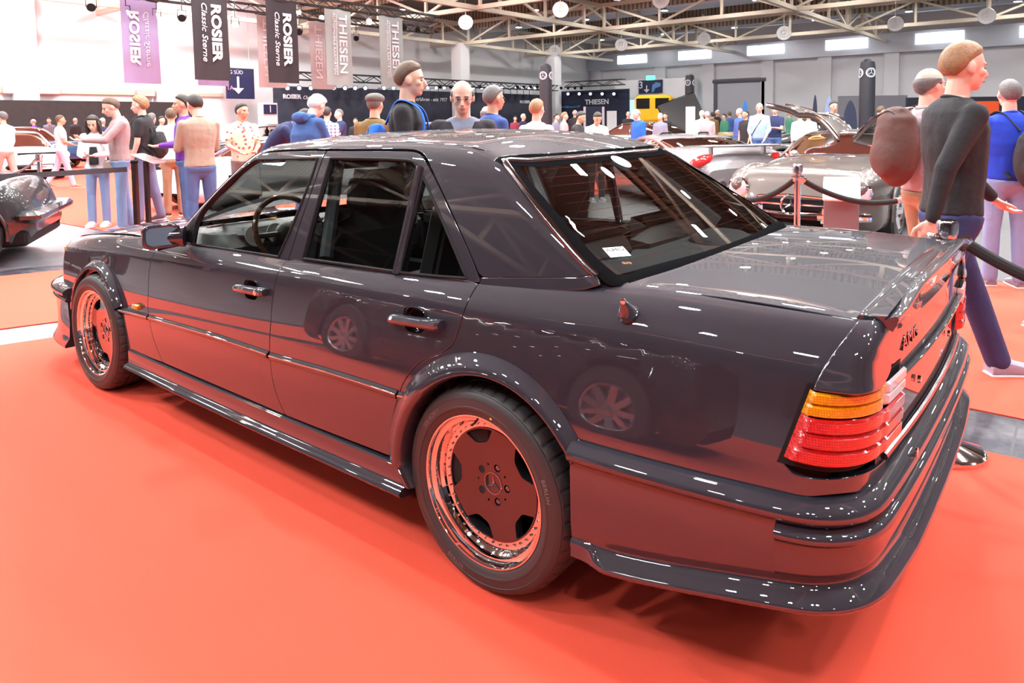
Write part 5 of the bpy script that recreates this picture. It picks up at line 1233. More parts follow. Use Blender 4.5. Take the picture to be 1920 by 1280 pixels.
def person(px, D, H, face, label, shirt, pants, skin=0, hair='brown', style='short', sleeve='long', lean=0., hp=0., hy=0., arms=None, legs=(0, 0), q=.014, build=1., shoes=(.25, .25, .27), sole=(.7, .7, .7), lx=0., jacket=None, group=None, at_=None, hair2=None, bend=0., tuck=True):
    """face: 0 looks at the camera, 90 to the right of the picture, 180 away. arms: (fwd, out, elbow bend, inward) for left then right"""
    p0 = floor_pt(px, D) if at_ is None else np.array([at_[0], at_[1], 0.])
    a = math.radians(face); f = np.array([-math.sin(YAW), math.cos(YAW)]); r = _R0[:2]; d = -f*math.cos(a)+r*math.sin(a)
    root = empty('person', tuple(p0), math.atan2(d[1], d[0]), label=label, cat='person', group=group)
    k = H/1.80; S = lambda *v: V3(v)*k
    X = V3((1, 0, 0)); Y = V3((0, 1, 0))
    hipz = .93; hip = S(0, 0, hipz)
    L = lean; up = V3((math.sin(L), 0, math.cos(L))); fw = V3((math.cos(L), 0, -math.sin(L)))
    Bn = L+bend; up2 = V3((math.sin(Bn), 0, math.cos(Bn))); fw2 = V3((math.cos(Bn), 0, -math.sin(Bn)))
    def tp(h, off=0.):    # point on the spine, h metres above the hips
        if h < .25: b = hip+up*h*k
        else: b = hip+up*.25*k+up2*(h-.25)*k
        return b+(fw if h < .25 else fw2)*off*k
    w = build
    tors = [(-.06, .105, .165, 0), (.0, .115, .172, 0), (.10, .108*w, .158*w, .005), (.20, .112*w, .160*w, .01), (.32, .122*w, .176*w, .0), (.43, .120, .190, -.005), (.50, .100, .185, -.012), (.545, .075, .135, -.015), (.575, .055, .075, -.010)]
    def torso(mb, g, h0=-.06, h1=.60):
        secs = []
        for h, rx, ry, o_ in tors:
            if h < h0 or h > h1: continue
            secs.append((tp(h, o_), (rx+g)*k, (ry+g)*k, fw if h < .25 else fw2, Y))
        loft_e(mb, secs)
    Bd = MB(); sh = MB(); pn = MB()
    torso(Bd, -.012); torso(sh, .006, -.06 if not tuck else -.02, .58)
    # arms
    arms = arms or ((.05, .12, .25, .1), (.05, .12, .25, .1)); hands = []
    for sd, (af, ao, eb, ein) in zip((1, -1), arms):
        s = tp(.485, -.01)+Y*sd*.175*k
        bb = af-(Bn)*0
        ud = (V3((math.sin(bb)*math.cos(ao), sd*math.sin(ao), -math.cos(bb)*math.cos(ao)))).normalized()
        e = s+ud*.285*k
        fb = bb+eb; fd = V3((math.sin(fb)*math.cos(ein), -sd*math.sin(ein), -math.cos(fb)*math.cos(ein))).normalized()
        wr = e+fd*.25*k
        capsule(Bd, s, e, .048*k, .038*k); capsule(Bd, e, wr, .038*k, .024*k)
        capsule(sh, tp(.46, -.01)+Y*sd*.11*k, s, .075*k, .062*k)
        if sleeve == 'long': capsule(sh, s, e, .062*k, .050*k); capsule(sh, e, wr-fd*.01*k, .050*k, .034*k)
        elif sleeve == 'roll': capsule(sh, s, e, .060*k, .050*k); capsule(sh, e, e+fd*.08*k, .050*k, .044*k)
        elif sleeve == 'short': capsule(sh, s, s+ud*.17*k, .064*k, .060*k)
        # hand: palm, four bent fingers, thumb
        hx = fd; side = fd.cross(V3((0, 0, 1)) if abs(fd.z) < .9 else X).normalized(); nrm = hx.cross(side).normalized()
        pb = wr; pe = wr+hx*.085*k
        palm_ax = nrm if abs(fd.z) > .7 else side
        oth = hx.cross(palm_ax).normalized()
        curl = oth*(-sd) if abs(fd.z) > .7 else -oth
        Bd.bbox(tuple(wr+hx*.05*k), (.075*k, .085*k, .030*k), .012*k, R=Matrix((palm_ax, hx, palm_ax.cross(hx))).transposed())
        if q <= .010:
            for i, ln in enumerate((.068, .078, .072, .056)):
                b0 = pe+palm_ax*(.027-.018*i)*k; m1 = b0+hx*ln*.5*k+curl*.012*k; m2 = m1+hx*ln*.38*k+curl*.030*k
                capsule(Bd, b0, m1, .0095*k, .0088*k, 8); capsule(Bd, m1, m2, .0088*k, .0075*k, 8)
            t0 = wr+hx*.03*k+palm_ax*.036*k; t1 = t0+hx*.035*k+palm_ax*.024*k+curl*.012*k; capsule(Bd, t0, t1, .012*k, .0105*k, 8); capsule(Bd, t1, t1+hx*.03*k+curl*.008*k, .0105*k, .009*k, 8)
        else: capsule(Bd, pe, pe+hx*.05*k+curl*.02*k, .030*k, .022*k, 8, flat=.5)
        hands.append(wr+hx*.09*k)
    # legs
    feet = []
    for sd, (ls, kb) in zip((1, -1), (legs if isinstance(legs[0], tuple) else ((legs[0], 0.04), (legs[1], 0.04)))):
        h = hip+Y*sd*.088*k-V3((0, 0, .02*k)); kd = V3((math.sin(ls), sd*.03, -math.cos(ls))); kn = h+kd*.43*k; fd = V3((math.sin(ls-kb), sd*.01, -math.cos(ls-kb))); an = kn+fd*.40*k
        capsule(Bd, h, kn, .075*k, .05*k); capsule(Bd, kn, an, .05*k, .036*k)
        capsule(pn, h, kn, .092*k*w**.5, .066*k); capsule(pn, kn, an-fd*.0*k, .068*k, .062*k)
        feet.append((an, ls-kb))
        capsule(Bd, an, an+V3((.10, 0, -.045))*k, .036*k, .028*k)
    torso(pn, .010, -.06, .05); capsule(pn, hip+Y*.07*k-V3((0, 0, .05*k)), hip-Y*.07*k-V3((0, 0, .05*k)), .10*k, .10*k)
    zmin = min(an.z for an, _ in feet)-.075*k
    # head
    nb = tp(.55, -.005); hd_up = (Matrix.Rotation(hp+Bn*.6, 3, 'Y') @ V3((0, 0, 1)))
    R = Matrix.Rotation(hy, 3, 'Z') @ Matrix.Rotation(hp+Bn*.6, 3, 'Y')
    hc = nb+R @ V3((.022, 0, .175))*k
    capsule(Bd, nb-up2*.05*k, nb+R @ V3((.005, 0, .09))*k, .060*k, .054*k)
    Hp = lambda x, y, z: hc+R @ V3((x, y, z))*k
    Bd.ell(Hp(-.008, 0, .022), (.098*k, .077*k, .098*k), 20, 12, R=R)
    Bd.ell(Hp(.020, 0, -.040), (.074*k, .060*k, .078*k), 18, 10, R=R)
    Bd.ell(Hp(.062, 0, -.088), (.026*k, .030*k, .022*k), 12, 8, R=R)
    Bd.ell(Hp(.072, 0, .022), (.022*k, .055*k, .014*k), 12, 8, R=R)
    for sd in (1, -1):
        Bd.ell(Hp(.058, .036*sd, -.022), (.030*k, .028*k, .024*k), 12, 8, R=R)
        Bd.ell(Hp(-.004, .080*sd, -.008), (.020*k, .012*k, .032*k), 12, 8, R=R @ Matrix.Rotation(-.2, 3, 'Y'))
    Bd.tube([Hp(.086, 0, .012), Hp(.100, 0, -.010), Hp(.114, 0, -.034), Hp(.095, 0, -.042)], [.009*k, .011*k, .015*k, .011*k], 8)
    Bd.ell(Hp(.088, 0, -.062), (.013*k, .026*k, .011*k), 10, 6, R=R)
    dz = -zmin
    def fin(nm, mb, m, vox, sm=3):
        o = place_mesh(nm, remesh(mb, vox, sm), m, root); o.location.z = dz; return o
    body = fin('body', Bd, SKIN[skin], q, 2 if q < .01 else 2)
    fin('shirt', sh, shirt, max(q, .011), 4); fin('trousers', pn, pants, max(q, .012), 4)
    if jacket is not None:
        jk = MB(); 
        for sd in (1, -1):
            loft_e(jk, [(tp(h, o_-.02)+Y*sd*(ry*.42)*k, (rx*1.22)*k, (ry*.66)*k, fw if h < .25 else fw2, Y) for h, rx, ry, o_ in tors[:8]])
            (af, ao, eb, ein) = arms[0 if sd == 1 else 1]; s = tp(.485, -.01)+Y*sd*.18*k; ud = V3((math.sin(af)*math.cos(ao), sd*math.sin(ao), -math.cos(af)*math.cos(ao))).normalized(); e = s+ud*.285*k; fdd = V3((math.sin(af+eb)*math.cos(ein), -sd*math.sin(ein), -math.cos(af+eb)*math.cos(ein))).normalized()
            capsule(jk, s, e, .074*k, .062*k); capsule(jk, e, e+fdd*.235*k, .062*k, .044*k); capsule(jk, tp(.47, -.02)+Y*sd*.10*k, s, .085*k, .074*k)
        capsule(jk, tp(.53, -.06)+Y*.08*k, tp(.53, -.06)-Y*.08*k, .035*k, .035*k)
        fin('jacket', jk, jacket, max(q, .013), 3)
    elif style != 'bare':
        cl = MB(); ring = [nb+R.to_3x3() @ V3((0, 0, 0))+(fw2*math.cos(t)*.058+Y*math.sin(t)*.066)*k+up2*(.016-.016*math.cos(t))*k for t in np.linspace(0, 2*PI, 21)[:-1]]
        cl.tube(ring, .009*k, 6, closed=True); o = cl.build('collar', shirt, root); o.location.z = dz
    # face details
    if q < .02:
        for sd in (1, -1):
            e_ = MB().ell(Hp(.081, .031*sd, -.002), (.008*k, .013*k, .0045*k), 10, 6, R=R).build('eye', M_EYE, root); e_.location.z = dz
            b_ = MB().tube([Hp(.088, .013*sd, .019), Hp(.090, .030*sd, .023), Hp(.080, .048*sd, .016)], .0035*k, 5).build('eyebrow', HAIR[hair if hair != 'white' else 'grey'], root); b_.location.z = dz
        m_ = MB().ell(Hp(.0975, 0, -.0635), (.006*k, .023*k, .0048*k), 10, 6, R=R).build('mouth', M_LIP, root); m_.location.z = dz
    # hair as a shell over the skull
    if style != 'none':
        nu, nv = 40, 22; V = []; rnd = random.Random(int(px*7+D))
        def edge(az):   # lowest elevation that carries hair; az 0 = front
            c = math.cos(az)
            if style == 'ring': return (1.05 if c > .36 else -.15-.85*max(0, -c))
            e = {'short': .60, 'curly': .62, 'long': .66, 'crop': .66}[style if style in ('short', 'curly', 'long', 'crop') else 'short']
            if c > 0: return e*c**.7+.06*(1-c**.7)
            return .06-(.84 if style in ('short', 'crop') else 1.1)*min(1, (-c)*1.5)**.8
        th = {'short': .011, 'curly': .019, 'long': .012, 'crop': .005, 'ring': .010}.get(style, .01)
        ok = []
        for i in range(nu):
            az = 2*PI*i/nu; e0 = edge(az); top_el = PI/2
            hi = top_el if style != 'ring' else .35
            for j in range(nv):
                t = j/(nv-1); el = e0+(hi-e0)*t
                if style == 'ring' and e0 > 1: el = .30
                tt = min(1, t*5)*(1 if style != 'ring' else min(1, (1-t)*4))*(0 if style == 'ring' and e0 > 1 else 1)
                tuft = 1+.30*max(0, math.cos(az))*max(0, math.sin(el))*(1 if style in ('short', 'curly') else 0)
                g = 1+(-.06 if tt < .15 else th/.09*tt*tuft*(1+ (rnd.random()-.5)*(.7 if style == 'curly' else .18)))
                V.append(Hp(-.008+.098*g*math.cos(el)*math.cos(az), .079*g*math.cos(el)*math.sin(az), .020+.100*g*math.sin(el)-(.0 if True else 0)))
        F = [(i*nv+j, ((i+1) % nu)*nv+j, ((i+1) % nu)*nv+j+1, i*nv+j+1) for i in range(nu) for j in range(nv-1)]
        h = obj('hair', V, F, HAIR[hair2 or hair], root); h.location.z = dz
        if style == 'long':
            lb = MB()
            for aa in np.linspace(.62*PI, 1.38*PI, 9):
                b0 = Hp(-.008+.105*math.cos(aa), .088*math.sin(aa), .03); lb.tube([b0, b0+V3((-.012, 0, -.12))*k, b0+V3((-.01, 0, -.30))*k+Y*math.sin(aa)*.02*k], [.028*k, .034*k, .016*k], 8)
            for sd in (1, -1): lb.tube([Hp(.03, .075*sd, .06), Hp(.035, .092*sd, -.03), Hp(.03, .095*sd, -.14), Hp(.05, .085*sd, -.24)], [.016*k, .024*k, .026*k, .012*k], 8)
            l_ = place_mesh('long_hair', remesh(lb, .010, 3), HAIR[hair], root); l_.location.z = dz
        if style == 'cap':
            pass
    # shoes
    for an, tilt in feet:
        for_ = MB(); sl = MB(); z0 = -dz if False else zmin
        c = V3((an.x+.055*k, an.y, an.z-.040*k)); Rf = Matrix.Rotation(max(-.6, min(.6, -tilt*.7)) if tilt < -.15 else 0, 3, 'Y')
        pts = [(-.10, .05, .045), (-.07, .075, .050), (-.02, .085, .048), (.05, .062, .050), (.12, .045, .048), (.17, .030, .032)]
        secs = []
        for x, h, wd in pts: 
            for_V = None
            secs.append((c+Rf @ V3((x-.0, 0, h*.5-.035))*k, h*.55*k, wd*k, Rf @ V3((0, 0, 1)), Y))
        loft_e(for_, secs, 12); o = for_.build('shoe', mat('shoe %s' % str(shoes), shoes, rough=.7), root); o.location.z = dz
        secs = [(c+Rf @ V3((x, 0, -.036))*k, .013*k, (wd+.004)*k, Rf @ V3((0, 0, 1)), Y) for x, h, wd in [(-.108, 0, .034)]+pts+[(.182, 0, .022)]]
        loft_e(sl, secs, 10); o2 = sl.build('sole', mat('sole %s' % str(sole), sole, rough=.6), o)
    root['_dz'] = dz
    return dict(root=root, tp=tp, k=k, dz=dz, up=up2, fw=fw2, hands=hands, Hp=Hp, R=R)
def backpack(P, m, label, w=.30, h=.44, d=.17, low=0., sideways=0., extra=None, name='backpack'):
    r = P['root']; k = P['k']; dz = P['dz']
    e = empty(name, tuple(r.location), r.rotation_euler.z, label=label, cat='backpack')
    up = P['up']; fw = P['fw']; Y = V3((0, 1, 0)); c = P['tp'](.30-low, -.13-d/2)+Y*sideways
    Rm = Matrix((fw, Y, up)).transposed()
    mb = MB(); mb.bbox(c, (d*.9, w*.9, h*.92), .07, R=Rm); mb.ell(c-up*.02, (d*.62, w*.52, h*.52), 20, 14, R=Rm); mb.ell(c-fw*d*.42-up*h*.16, (d*.30, w*.40, h*.27), 16, 10, R=Rm)
    o = place_mesh('bag', remesh(mb, .012, 12), m, e); o.location.z = dz
    for sd in (1, -1):
        st = crom([tuple(c+fw*d*.45+up*h*.44+Y*sd*.07), tuple(P['tp'](.575, -.05)+Y*sd*.085*k), tuple(P['tp'](.53, .085)+Y*sd*.115*k), tuple(P['tp'](.42, .13)+Y*sd*.13*k), tuple(P['tp'](.28, .10)+Y*sd*.175*k), tuple(c+fw*d*.4-up*h*.35+Y*sd*w*.45)], step=.03)
        s_ = MB().tube([tuple(q) for q in st], .020, 8, flat=.35).build('strap', m if extra is None else extra, e); s_.location.z = dz
    z_ = MB().tube([tuple(c-fw*d*.30+Y*w*.40*math.cos(t)+up*(h*.42*math.sin(t))) for t in np.linspace(.1, PI-.1, 14)], .006, 5).build('zip', M_RUB2, e); z_.location.z = dz
    return e
M_RUB2 = mat('black strap webbing', (.02, .02, .022), rough=.7)
def glasses(P, m=None):
    m = m or M_RUB2; mb = MB(); Hp = P['Hp']
    for sd in (1, -1):
        mb.tube([Hp(.096, (.032+.019*math.cos(t))*sd, -.003+.014*math.sin(t)) for t in np.linspace(0, 2*PI, 15)[:-1]], .0016, 5, closed=True); mb.tube([Hp(.094, .051*sd, .0), Hp(.05, .078*sd, .002), Hp(.0, .082*sd, .0)], .0018, 5)
    mb.tube([Hp(.098, .013, .0), Hp(.100, 0, .003), Hp(.098, -.013, .0)], .0016, 5)
    o = mb.build('spectacles', m, None); o.parent = P['root']; o.location.z = P['dz']
JEAN = cloth('blue denim', (.075, .13, .30)); JEANL = cloth('light blue denim', (.19, .27, .46)); JEANG = cloth('grey blue denim', (.13, .15, .26)); NAVYT = cloth('navy trousers', (.022, .032, .11)); KHAKI = cloth('khaki trousers', (.30, .20, .12)); GREYT = cloth('grey trousers', (.17, .15, .15)); BEIGET = cloth('beige trousers', (.42, .31, .27)); LAVT = cloth('lavender trousers', (.50, .44, .58)); BLKT = cloth('black trousers', (.02, .02, .022))
SW = cloth('black sweater knit', (.016, .016, .019)); BT = cloth('black t-shirt cloth', (.018, .017, .02)); BLUE = cloth('bright blue t-shirt cloth', (.01, .05, .52)); WHITEC = cloth('white cotton', (.78, .74, .76)); PINKW = cloth('pale pink cotton', (.80, .66, .68)); DUSTY = cloth('dusty pink knit', (.38, .25, .25)); BEIGE = cloth('beige fine knit', (.34, .285, .22)); PURPLE = cloth('purple cotton', (.13, .025, .30)); BLUEJ = cloth('blue rain jacket cloth', (.035, .095, .27)); BROWNJ = cloth('olive brown jacket', (.17, .105, .03)); GREYS = cloth('grey blue shirt cloth', (.20, .22, .30)); NAVYC = cloth('navy cotton', (.018, .024, .085)); LBLUE = cloth('light blue shirt cloth', (.32, .42, .66)); GREYP = cloth('pinkish grey cotton', (.45, .38, .40)); GREEN = cloth('green cotton', (.05, .22, .14)); RVIO = cloth('royal blue shirt', (.06, .12, .36))
PLAID = cloth('white and navy checked shirt', (.66, .62, .70), check=(.05, .05, .16)); PLAIDD = cloth('dark checked shirt', (.08, .09, .13), check=(.30, .30, .34)); FLOR = cloth('cream floral shirt', (.72, .58, .44), floral=(.42, .10, .08))
PB = person
# --- right foreground
s1 = PB(1786, 3.80, 1.92, 88, 'young blond person in black sweater and navy trousers striding behind the boot', SW, NAVYT, skin=2, hair='ginger', hair2='ginger', style='short', arms=((.46, .05, .35, .05), (-.52, .10, .28, .0)), legs=((.42, .05), (-.30, .25)), q=.0075, lean=.03, hp=.06, shoes=(.30, .28, .36), sole=(.75, .72, .75))
b1 = PB(1738, 4.95, 1.80, 100, 'bald person in pinkish grey top and khaki trousers carrying a brown backpack', GREYP, KHAKI, skin=2, hair='dgrey', style='ring', sleeve='short', arms=((.1, .1, .3, .1), (.1, .1, .3, .1)), legs=((.15, .05), (-.12, .1)), q=.0085, build=1.1)
backpack(b1, cloth('brown backpack cloth', (.10, .048, .04)), 'brown slouching backpack on the bald person beside black sweater', .34, .54, .21, low=-.03, extra=cloth('grey strap cloth', (.35, .29, .29)))
t1 = PB(1892, 5.95, 1.75, 170, 'person in bright blue t-shirt and light jeans seen from behind with black backpack', BLUE, JEANL, skin=2, hair='ginger', hair2='dgrey', style='short', sleeve='short', arms=((.05, .16, .15, .0), (.3, .1, .9, .3)), legs=((.05, .04), (-.04, .04)), q=.0085, build=1.08, shoes=(.20, .20, .24))
backpack(t1, cloth('black backpack cloth', (.02, .02, .024)), 'black backpack on the person in bright blue t-shirt', .30, .48, .18, low=.10, sideways=-.10)
PB(2004, 5.0, 1.75, -75, 'person cut by the frame edge, jeans and pink shoe in front of blue t-shirt', GREYS, JEAN, skin=0, arms=((.0, .0, .2, .1), (0, .0, .2, .1)), legs=((.30, .03), (-.2, .2)), q=.014, shoes=(.66, .42, .40))
# --- behind the roof
y1 = PB(764, 5.35, 1.91, 92, 'young person in black t-shirt with bright blue backpack behind the car roof', BT, JEAN, skin=0, hair='brown', style='short', sleeve='short', arms=((.3, .05, .5, .1), (.1, .1, .4, .1)), q=.0085, build=.92, hp=.05)
backpack(y1, cloth('bright blue backpack cloth', (.01, .13, .62)), 'bright blue backpack on the young person behind the car roof', .30, .44, .17, low=.07)
g1p = PB(868, 5.2, 1.765, 4, 'balding person with thin glasses, grey shirt and open black jacket looking down', GREYS, GREYT, skin=2, hair='dgrey', style='ring', arms=((.1, .14, .3, .2), (.1, .14, .3, .2)), q=.0078, build=1.12, hp=.22, jacket=cloth('black jacket cloth', (.022, .018, .024)))
glasses(g1p)
n1 = PB(924, 6.9, 1.80, 125, 'person in navy blue shirt and glasses turned away beside the balding one', cloth('navy blue shirt cloth', (.03, .07, .25)), GREYT, skin=1, hair='dgrey', style='short', q=.011); glasses(n1)
PB(912, 9.5, 1.66, 170, 'bald head partly hidden between the balding person and navy shirt', NAVYC, BLKT, skin=2, hair='dgrey', style='ring', q=.016)
PB(1006, 8.1, 1.70, 148, 'person in pale pink shirt with light brown hair seen from behind the roof', PINKW, GREYT, skin=2, hair='ginger', style='short', q=.0105, build=1.08)
c1 = PB(703, 7.6, 1.77, 165, 'person in olive brown jacket and grey flat cap seen from behind', BROWNJ, GREYT, skin=0, hair='dgrey', style='crop', q=.011, build=1.05)
fc = MB(); fc.ell(c1['Hp'](-.005, 0, .068), (.125, .100, .060), 20, 10, R=c1['R']); fc.ell(c1['Hp'](.085, 0, .045), (.06, .07, .012), 14, 6, R=c1['R']); o = place_mesh('flat_cap', remesh(fc, .009, 3), cloth('grey tweed', (.13, .12, .11)), c1['root']); o.location.z = c1['dz']
j1 = PB(572, 8.3, 1.84, 150, 'white haired person in blue hooded rain jacket bending over behind the car', BLUEJ, JEAN, skin=2, hair='white', style='curly', q=.0115, build=1.15, bend=.25, hp=.45, arms=((.4, .1, .4, .2), (.4, .1, .4, .2)))
hd = MB(); hd.tube([j1['tp'](.52, -.14)+V3((0, y, 0)) for y in (-.10, 0, .10)], [.05, .075, .05], 10); hd.tube([j1['tp'](.55, -.05)+V3((0, y, 0)) for y in (-.13, .13)], .035, 8); o = place_mesh('hood', remesh(hd, .013, 4), BLUEJ, j1['root']); o.location.z = j1['dz']
PB(497, 8.9, 1.85, 95, 'person in navy top bending deeply forward beside the blue jacket', NAVYC, BLKT, skin=1, hair='dark', style='crop', q=.0125, lean=.42, bend=.42, hp=.35, arms=((.7, .05, .3, .1), (.7, .05, .3, .1)))
p1_ = PB(613, 13.5, 1.76, 175, 'person in white and navy checked shirt and black cap seen from behind', PLAID, BLKT, skin=0, hair='dark', style='short', q=.016)
PB(637, 16.5, 1.78, -50, 'person in navy polo shirt with crossed arm behind the checked shirt', NAVYC, JEAN, skin=2, hair='dgrey', style='crop', sleeve='short', q=.018, arms=((.5, 0, 1.4, .7), (.2, .1, .3, .1)))
# --- left group
w1 = PB(178, 10.25, 1.63, 12, 'woman with long dark hair in open white shirt and jeans looking at her hands', WHITEC, JEANL, skin=0, hair='dark', style='long', arms=((.35, .10, 1.15, .55), (.35, .10, 1.05, .50)), legs=((.02, .03), (.02, .03)), q=.0095, build=.86, hp=.42, shoes=(.70, .66, .68), tuck=False)
tb = MB(); tb.tube([w1['tp'](.33, .135), w1['tp'](.20, .128), w1['tp'](.05, .125)], [.045, .062, .06], 12, flat=.25, up=(1, 0, 0)); o = tb.build('black_top', BT, w1['root']); o.location.z = w1['dz']
bgm = MB(); bgm.bbox((.08, .22, .86), (.10, .22, .17), .03); bgm.tube([(.08, .20, .94), (.10, .12, 1.15), (.02, -.08, 1.36), (-.08, -.06, 1.38)], .010, 6)
hb = bgm.build('handbag', cloth('beige handbag leather', (.42, .30, .27))); hb.location = w1['root'].location; hb.rotation_euler = w1['root'].rotation_euler; tag(hb, 'beige shoulder bag hanging beside the long haired woman', 'handbag')
PB(222, 9.75, 1.86, -52, 'person in dusty pink sweater and jeans checking a wrist watch', DUSTY, JEANL, skin=2, hair='brown', style='short', arms=((.75, .10, .85, .30), (.70, .10, 1.0, .6)), legs=((.05, .03), (-.10, .06)), q=.0092, hp=.38, build=1.0, shoes=(.20, .22, .34), sole=(.8, .8, .82))
k1 = PB(268, 10.6, 1.89, -82, 'curly haired person in black t-shirt and grey blue jeans with small black backpack', BT, JEANG, skin=2, hair='ginger', style='curly', sleeve='short', arms=((.10, .06, .25, .1), (.25, .05, .4, .2)), legs=((.10, .04), (-.16, .05)), q=.0095, build=.95, hp=.10, shoes=(.08, .08, .12))
backpack(k1, cloth('black daypack cloth', (.018, .018, .02)), 'small black backpack on the curly haired person', .24, .40, .16, low=.12)
be = PB(372, 8.5, 1.83, -140, 'person in beige fitted sweater and blue jeans standing with back turned', BEIGE, JEAN, skin=2, hair='dark', style='short', arms=((.25, .16, 1.30, .25), (.30, .10, 1.5, .9)), legs=((.02, .03), (-.02, .03)), q=.0092, build=1.0, hp=.28, hy=.25, tuck=True); glasses(be)
PB(345, 9.6, 1.86, -60, 'person in purple shirt and jeans half hidden behind the beige sweater', PURPLE, JEAN, skin=1, hair='dark', style='short', arms=((.3, .1, 1.2, .5), (.3, .1, 1.2, .5)), q=.012)
PB(321, 11.3, 1.72, -150, 'person in white hoodie and brown cargo trousers behind the purple shirt', WHITEC, KHAKI, skin=0, hair='brown', style='short', q=.013, shoes=(.06, .04, .04))
PB(453, 10.5, 1.765, 35, 'person in cream floral short sleeved shirt and grey trousers holding a phone', FLOR, GREYT, skin=1, hair='dark', style='short', sleeve='short', arms=((.25, .12, 1.0, .4), (.35, .15, .8, .5)), q=.010, hy=.5, tuck=False)
PB(112, 16.6, 1.74, 130, 'person in pale t-shirt and lavender trousers walking past the white coupe', PINKW, LAVT, skin=1, hair='brown', style='crop', sleeve='short', arms=((.2, .1, 1.0, .6), (.2, .1, 1.0, .6)), legs=((-.25, .3), (.25, .03)), q=.014, tuck=False, shoes=(.45, .16, .08))
PB(6, 15.6, 1.82, -100, 'person in pale pink shirt and beige trousers cut by the frame edge', PINKW, BEIGET, skin=0, hair='dgrey', style='short', legs=((.3, .05), (-.25, .2)), q=.014, tuck=False, shoes=(.7, .6, .6))
PB(284, 14.5, 1.70, 178, 'grey haired person in black t-shirt behind the curly haired one', BT, BLKT, skin=2, hair='dgrey', style='short', sleeve='short', q=.016)
# --- right middle distance
sb = PB(1424, 17.2, 1.82, -25, 'bald person in light blue shirt and jeans with a strap across the chest', LBLUE, JEAN, skin=2, hair='dgrey', style='ring', sleeve='roll', arms=((.15, .18, .5, .3), (.1, .2, .3, .2)), q=.012, build=1.12); glasses(sb)
MB().tube([sb['tp'](.55, .03)+V3((0, .10, 0)), sb['tp'](.40, .135)+V3((0, .03, 0)), sb['tp'](.20, .135)+V3((0, -.10, 0)), sb['tp'](.05, .07)+V3((0, -.18, 0))], .010, 6).build('cross_strap', M_RUB2, sb['root']).location.z = sb['dz']
PB(1453, 18.6, 1.78, -30, 'person in navy shirt holding a pink leaflet next to the light blue shirt', NAVYC, JEAN, skin=2, hair='dgrey', style='crop', sleeve='short', arms=((.5, .05, 1.2, .6), (.5, .05, 1.1, .6)), q=.015)
PB(1398, 18.6, 1.66, -60, 'person in black t-shirt and vest partly behind the light blue shirt', BT, BLKT, skin=1, hair='dark', style='crop', sleeve='short', q=.016)
PB(1387, 20, 1.74, -70, 'bald person in royal blue shirt looking left behind black vest', RVIO, JEAN, skin=2, hair='grey', style='ring', q=.017)
PB(1562, 15.5, 1.80, 0, 'bearded person in dark waistcoat between the raised gullwing doors', WHITEC, BLKT, skin=1, hair='dark', style='short', q=.015, jacket=cloth('dark waistcoat cloth', (.025, .022, .03)))
PB(1640, 17.0, 1.72, 95, 'person in navy blazer leaning forward beyond the open gullwing door', LBLUE, GREYT, skin=2, hair='brown', style='short', bend=.35, q=.013, jacket=cloth('navy blazer cloth', (.014, .017, .05)))
PB(1197, 15.8, 1.70, -60, 'person in royal blue padded vest with glasses beyond the rear window', cloth('royal blue vest cloth', (.01, .09, .50)), BLKT, skin=2, hair='grey', style='ring', hp=.3, q=.015)
PB(1118, 12.6, 1.62, 10, 'person in pinkish white shirt looking down at a phone beyond the roof', PINKW, BLKT, skin=1, hair='dark', style='short', hp=.5, q=.014, arms=((.5, .1, 1.3, .5), (.5, .1, 1.2, .5)))
PB(1084, 13.3, 1.63, 60, 'person in dark navy shirt with glasses beyond the roof edge', BT, BLKT, skin=1, hair='dark', style='short', hp=.3, q=.015, arms=((.5, .1, 1.3, .5), (.5, .1, 1.2, .5)))
crowd = [(63, 31, 1.78, 'purple shirt', PURPLE, 'grey', 'ring', -60), (92, 31, 1.82, 'dark checked shirt', PLAIDD, 'dark', 'short', 20), (141, 31, 1.80, 'black shirt', BT, 'grey', 'crop', 180), (192, 21, 1.68, 'dark jacket', NAVYC, 'grey', 'short', 190), (303, 20, 1.70, 'grey top', GREYS, 'dark', 'short', 60),
 (667, 22, 1.60, 'black shirt beside navy polo', BT, 'dark', 'crop', 0), (688, 19, 1.56, 'pale patterned top', GREYP, 'brown', 'ring', 20), (1043, 22, 1.66, 'grey t-shirt', GREYS, 'dark', 'short', 60), (1058, 20, 1.68, 'pale grey hoodie', GREYP, 'ginger', 'short', 80), (1078, 24, 1.80, 'black coat', BT, 'grey', 'ring', 160), (1178, 27, 1.76, 'black polo', BT, 'ginger', 'ring', 0), (981, 26, 1.70, 'dark suit', NAVYC, 'white', 'short', 60), (966, 30, 1.65, 'wine red top', cloth('wine red cotton', (.25, .03, .07)), 'dark', 'short', 10),
 (1238, 20, 1.62, 'teal grey jacket', GREYS, 'grey', 'short', -30), (1316, 22, 1.70, 'white hooded top', WHITEC, 'white', 'short', 170), (1326, 20, 1.65, 'grey marl sweater', GREYP, 'grey', 'short', 178), (1325+11, 26, 1.68, 'olive jacket and mustard trousers', BROWNJ, 'dark', 'short', 180), (1345, 30, 1.80, 'black suit by the roller gate', BT, 'white', 'short', 40), (1358, 28, 1.62, 'green blouse', GREEN, 'dark', 'short', -60), (1368, 30, 1.72, 'blue denim shirt', RVIO, 'brown', 'short', 180), (1480, 24, 1.70, 'dark green jumper', GREEN, 'grey', 'short', 90), (1500, 18, 1.62, 'white shirt behind raised left door', WHITEC, 'ginger', 'short', 178), (1516, 19, 1.60, 'pale lavender shirt', PINKW, 'grey', 'ring', 160), (1844, 20, 1.70, 'beige coat near the orange stand', GREYP, 'dark', 'short', 90), (1248, 24, 1.66, 'black jacket below the yellow truck', BT, 'dark', 'short', -40)]
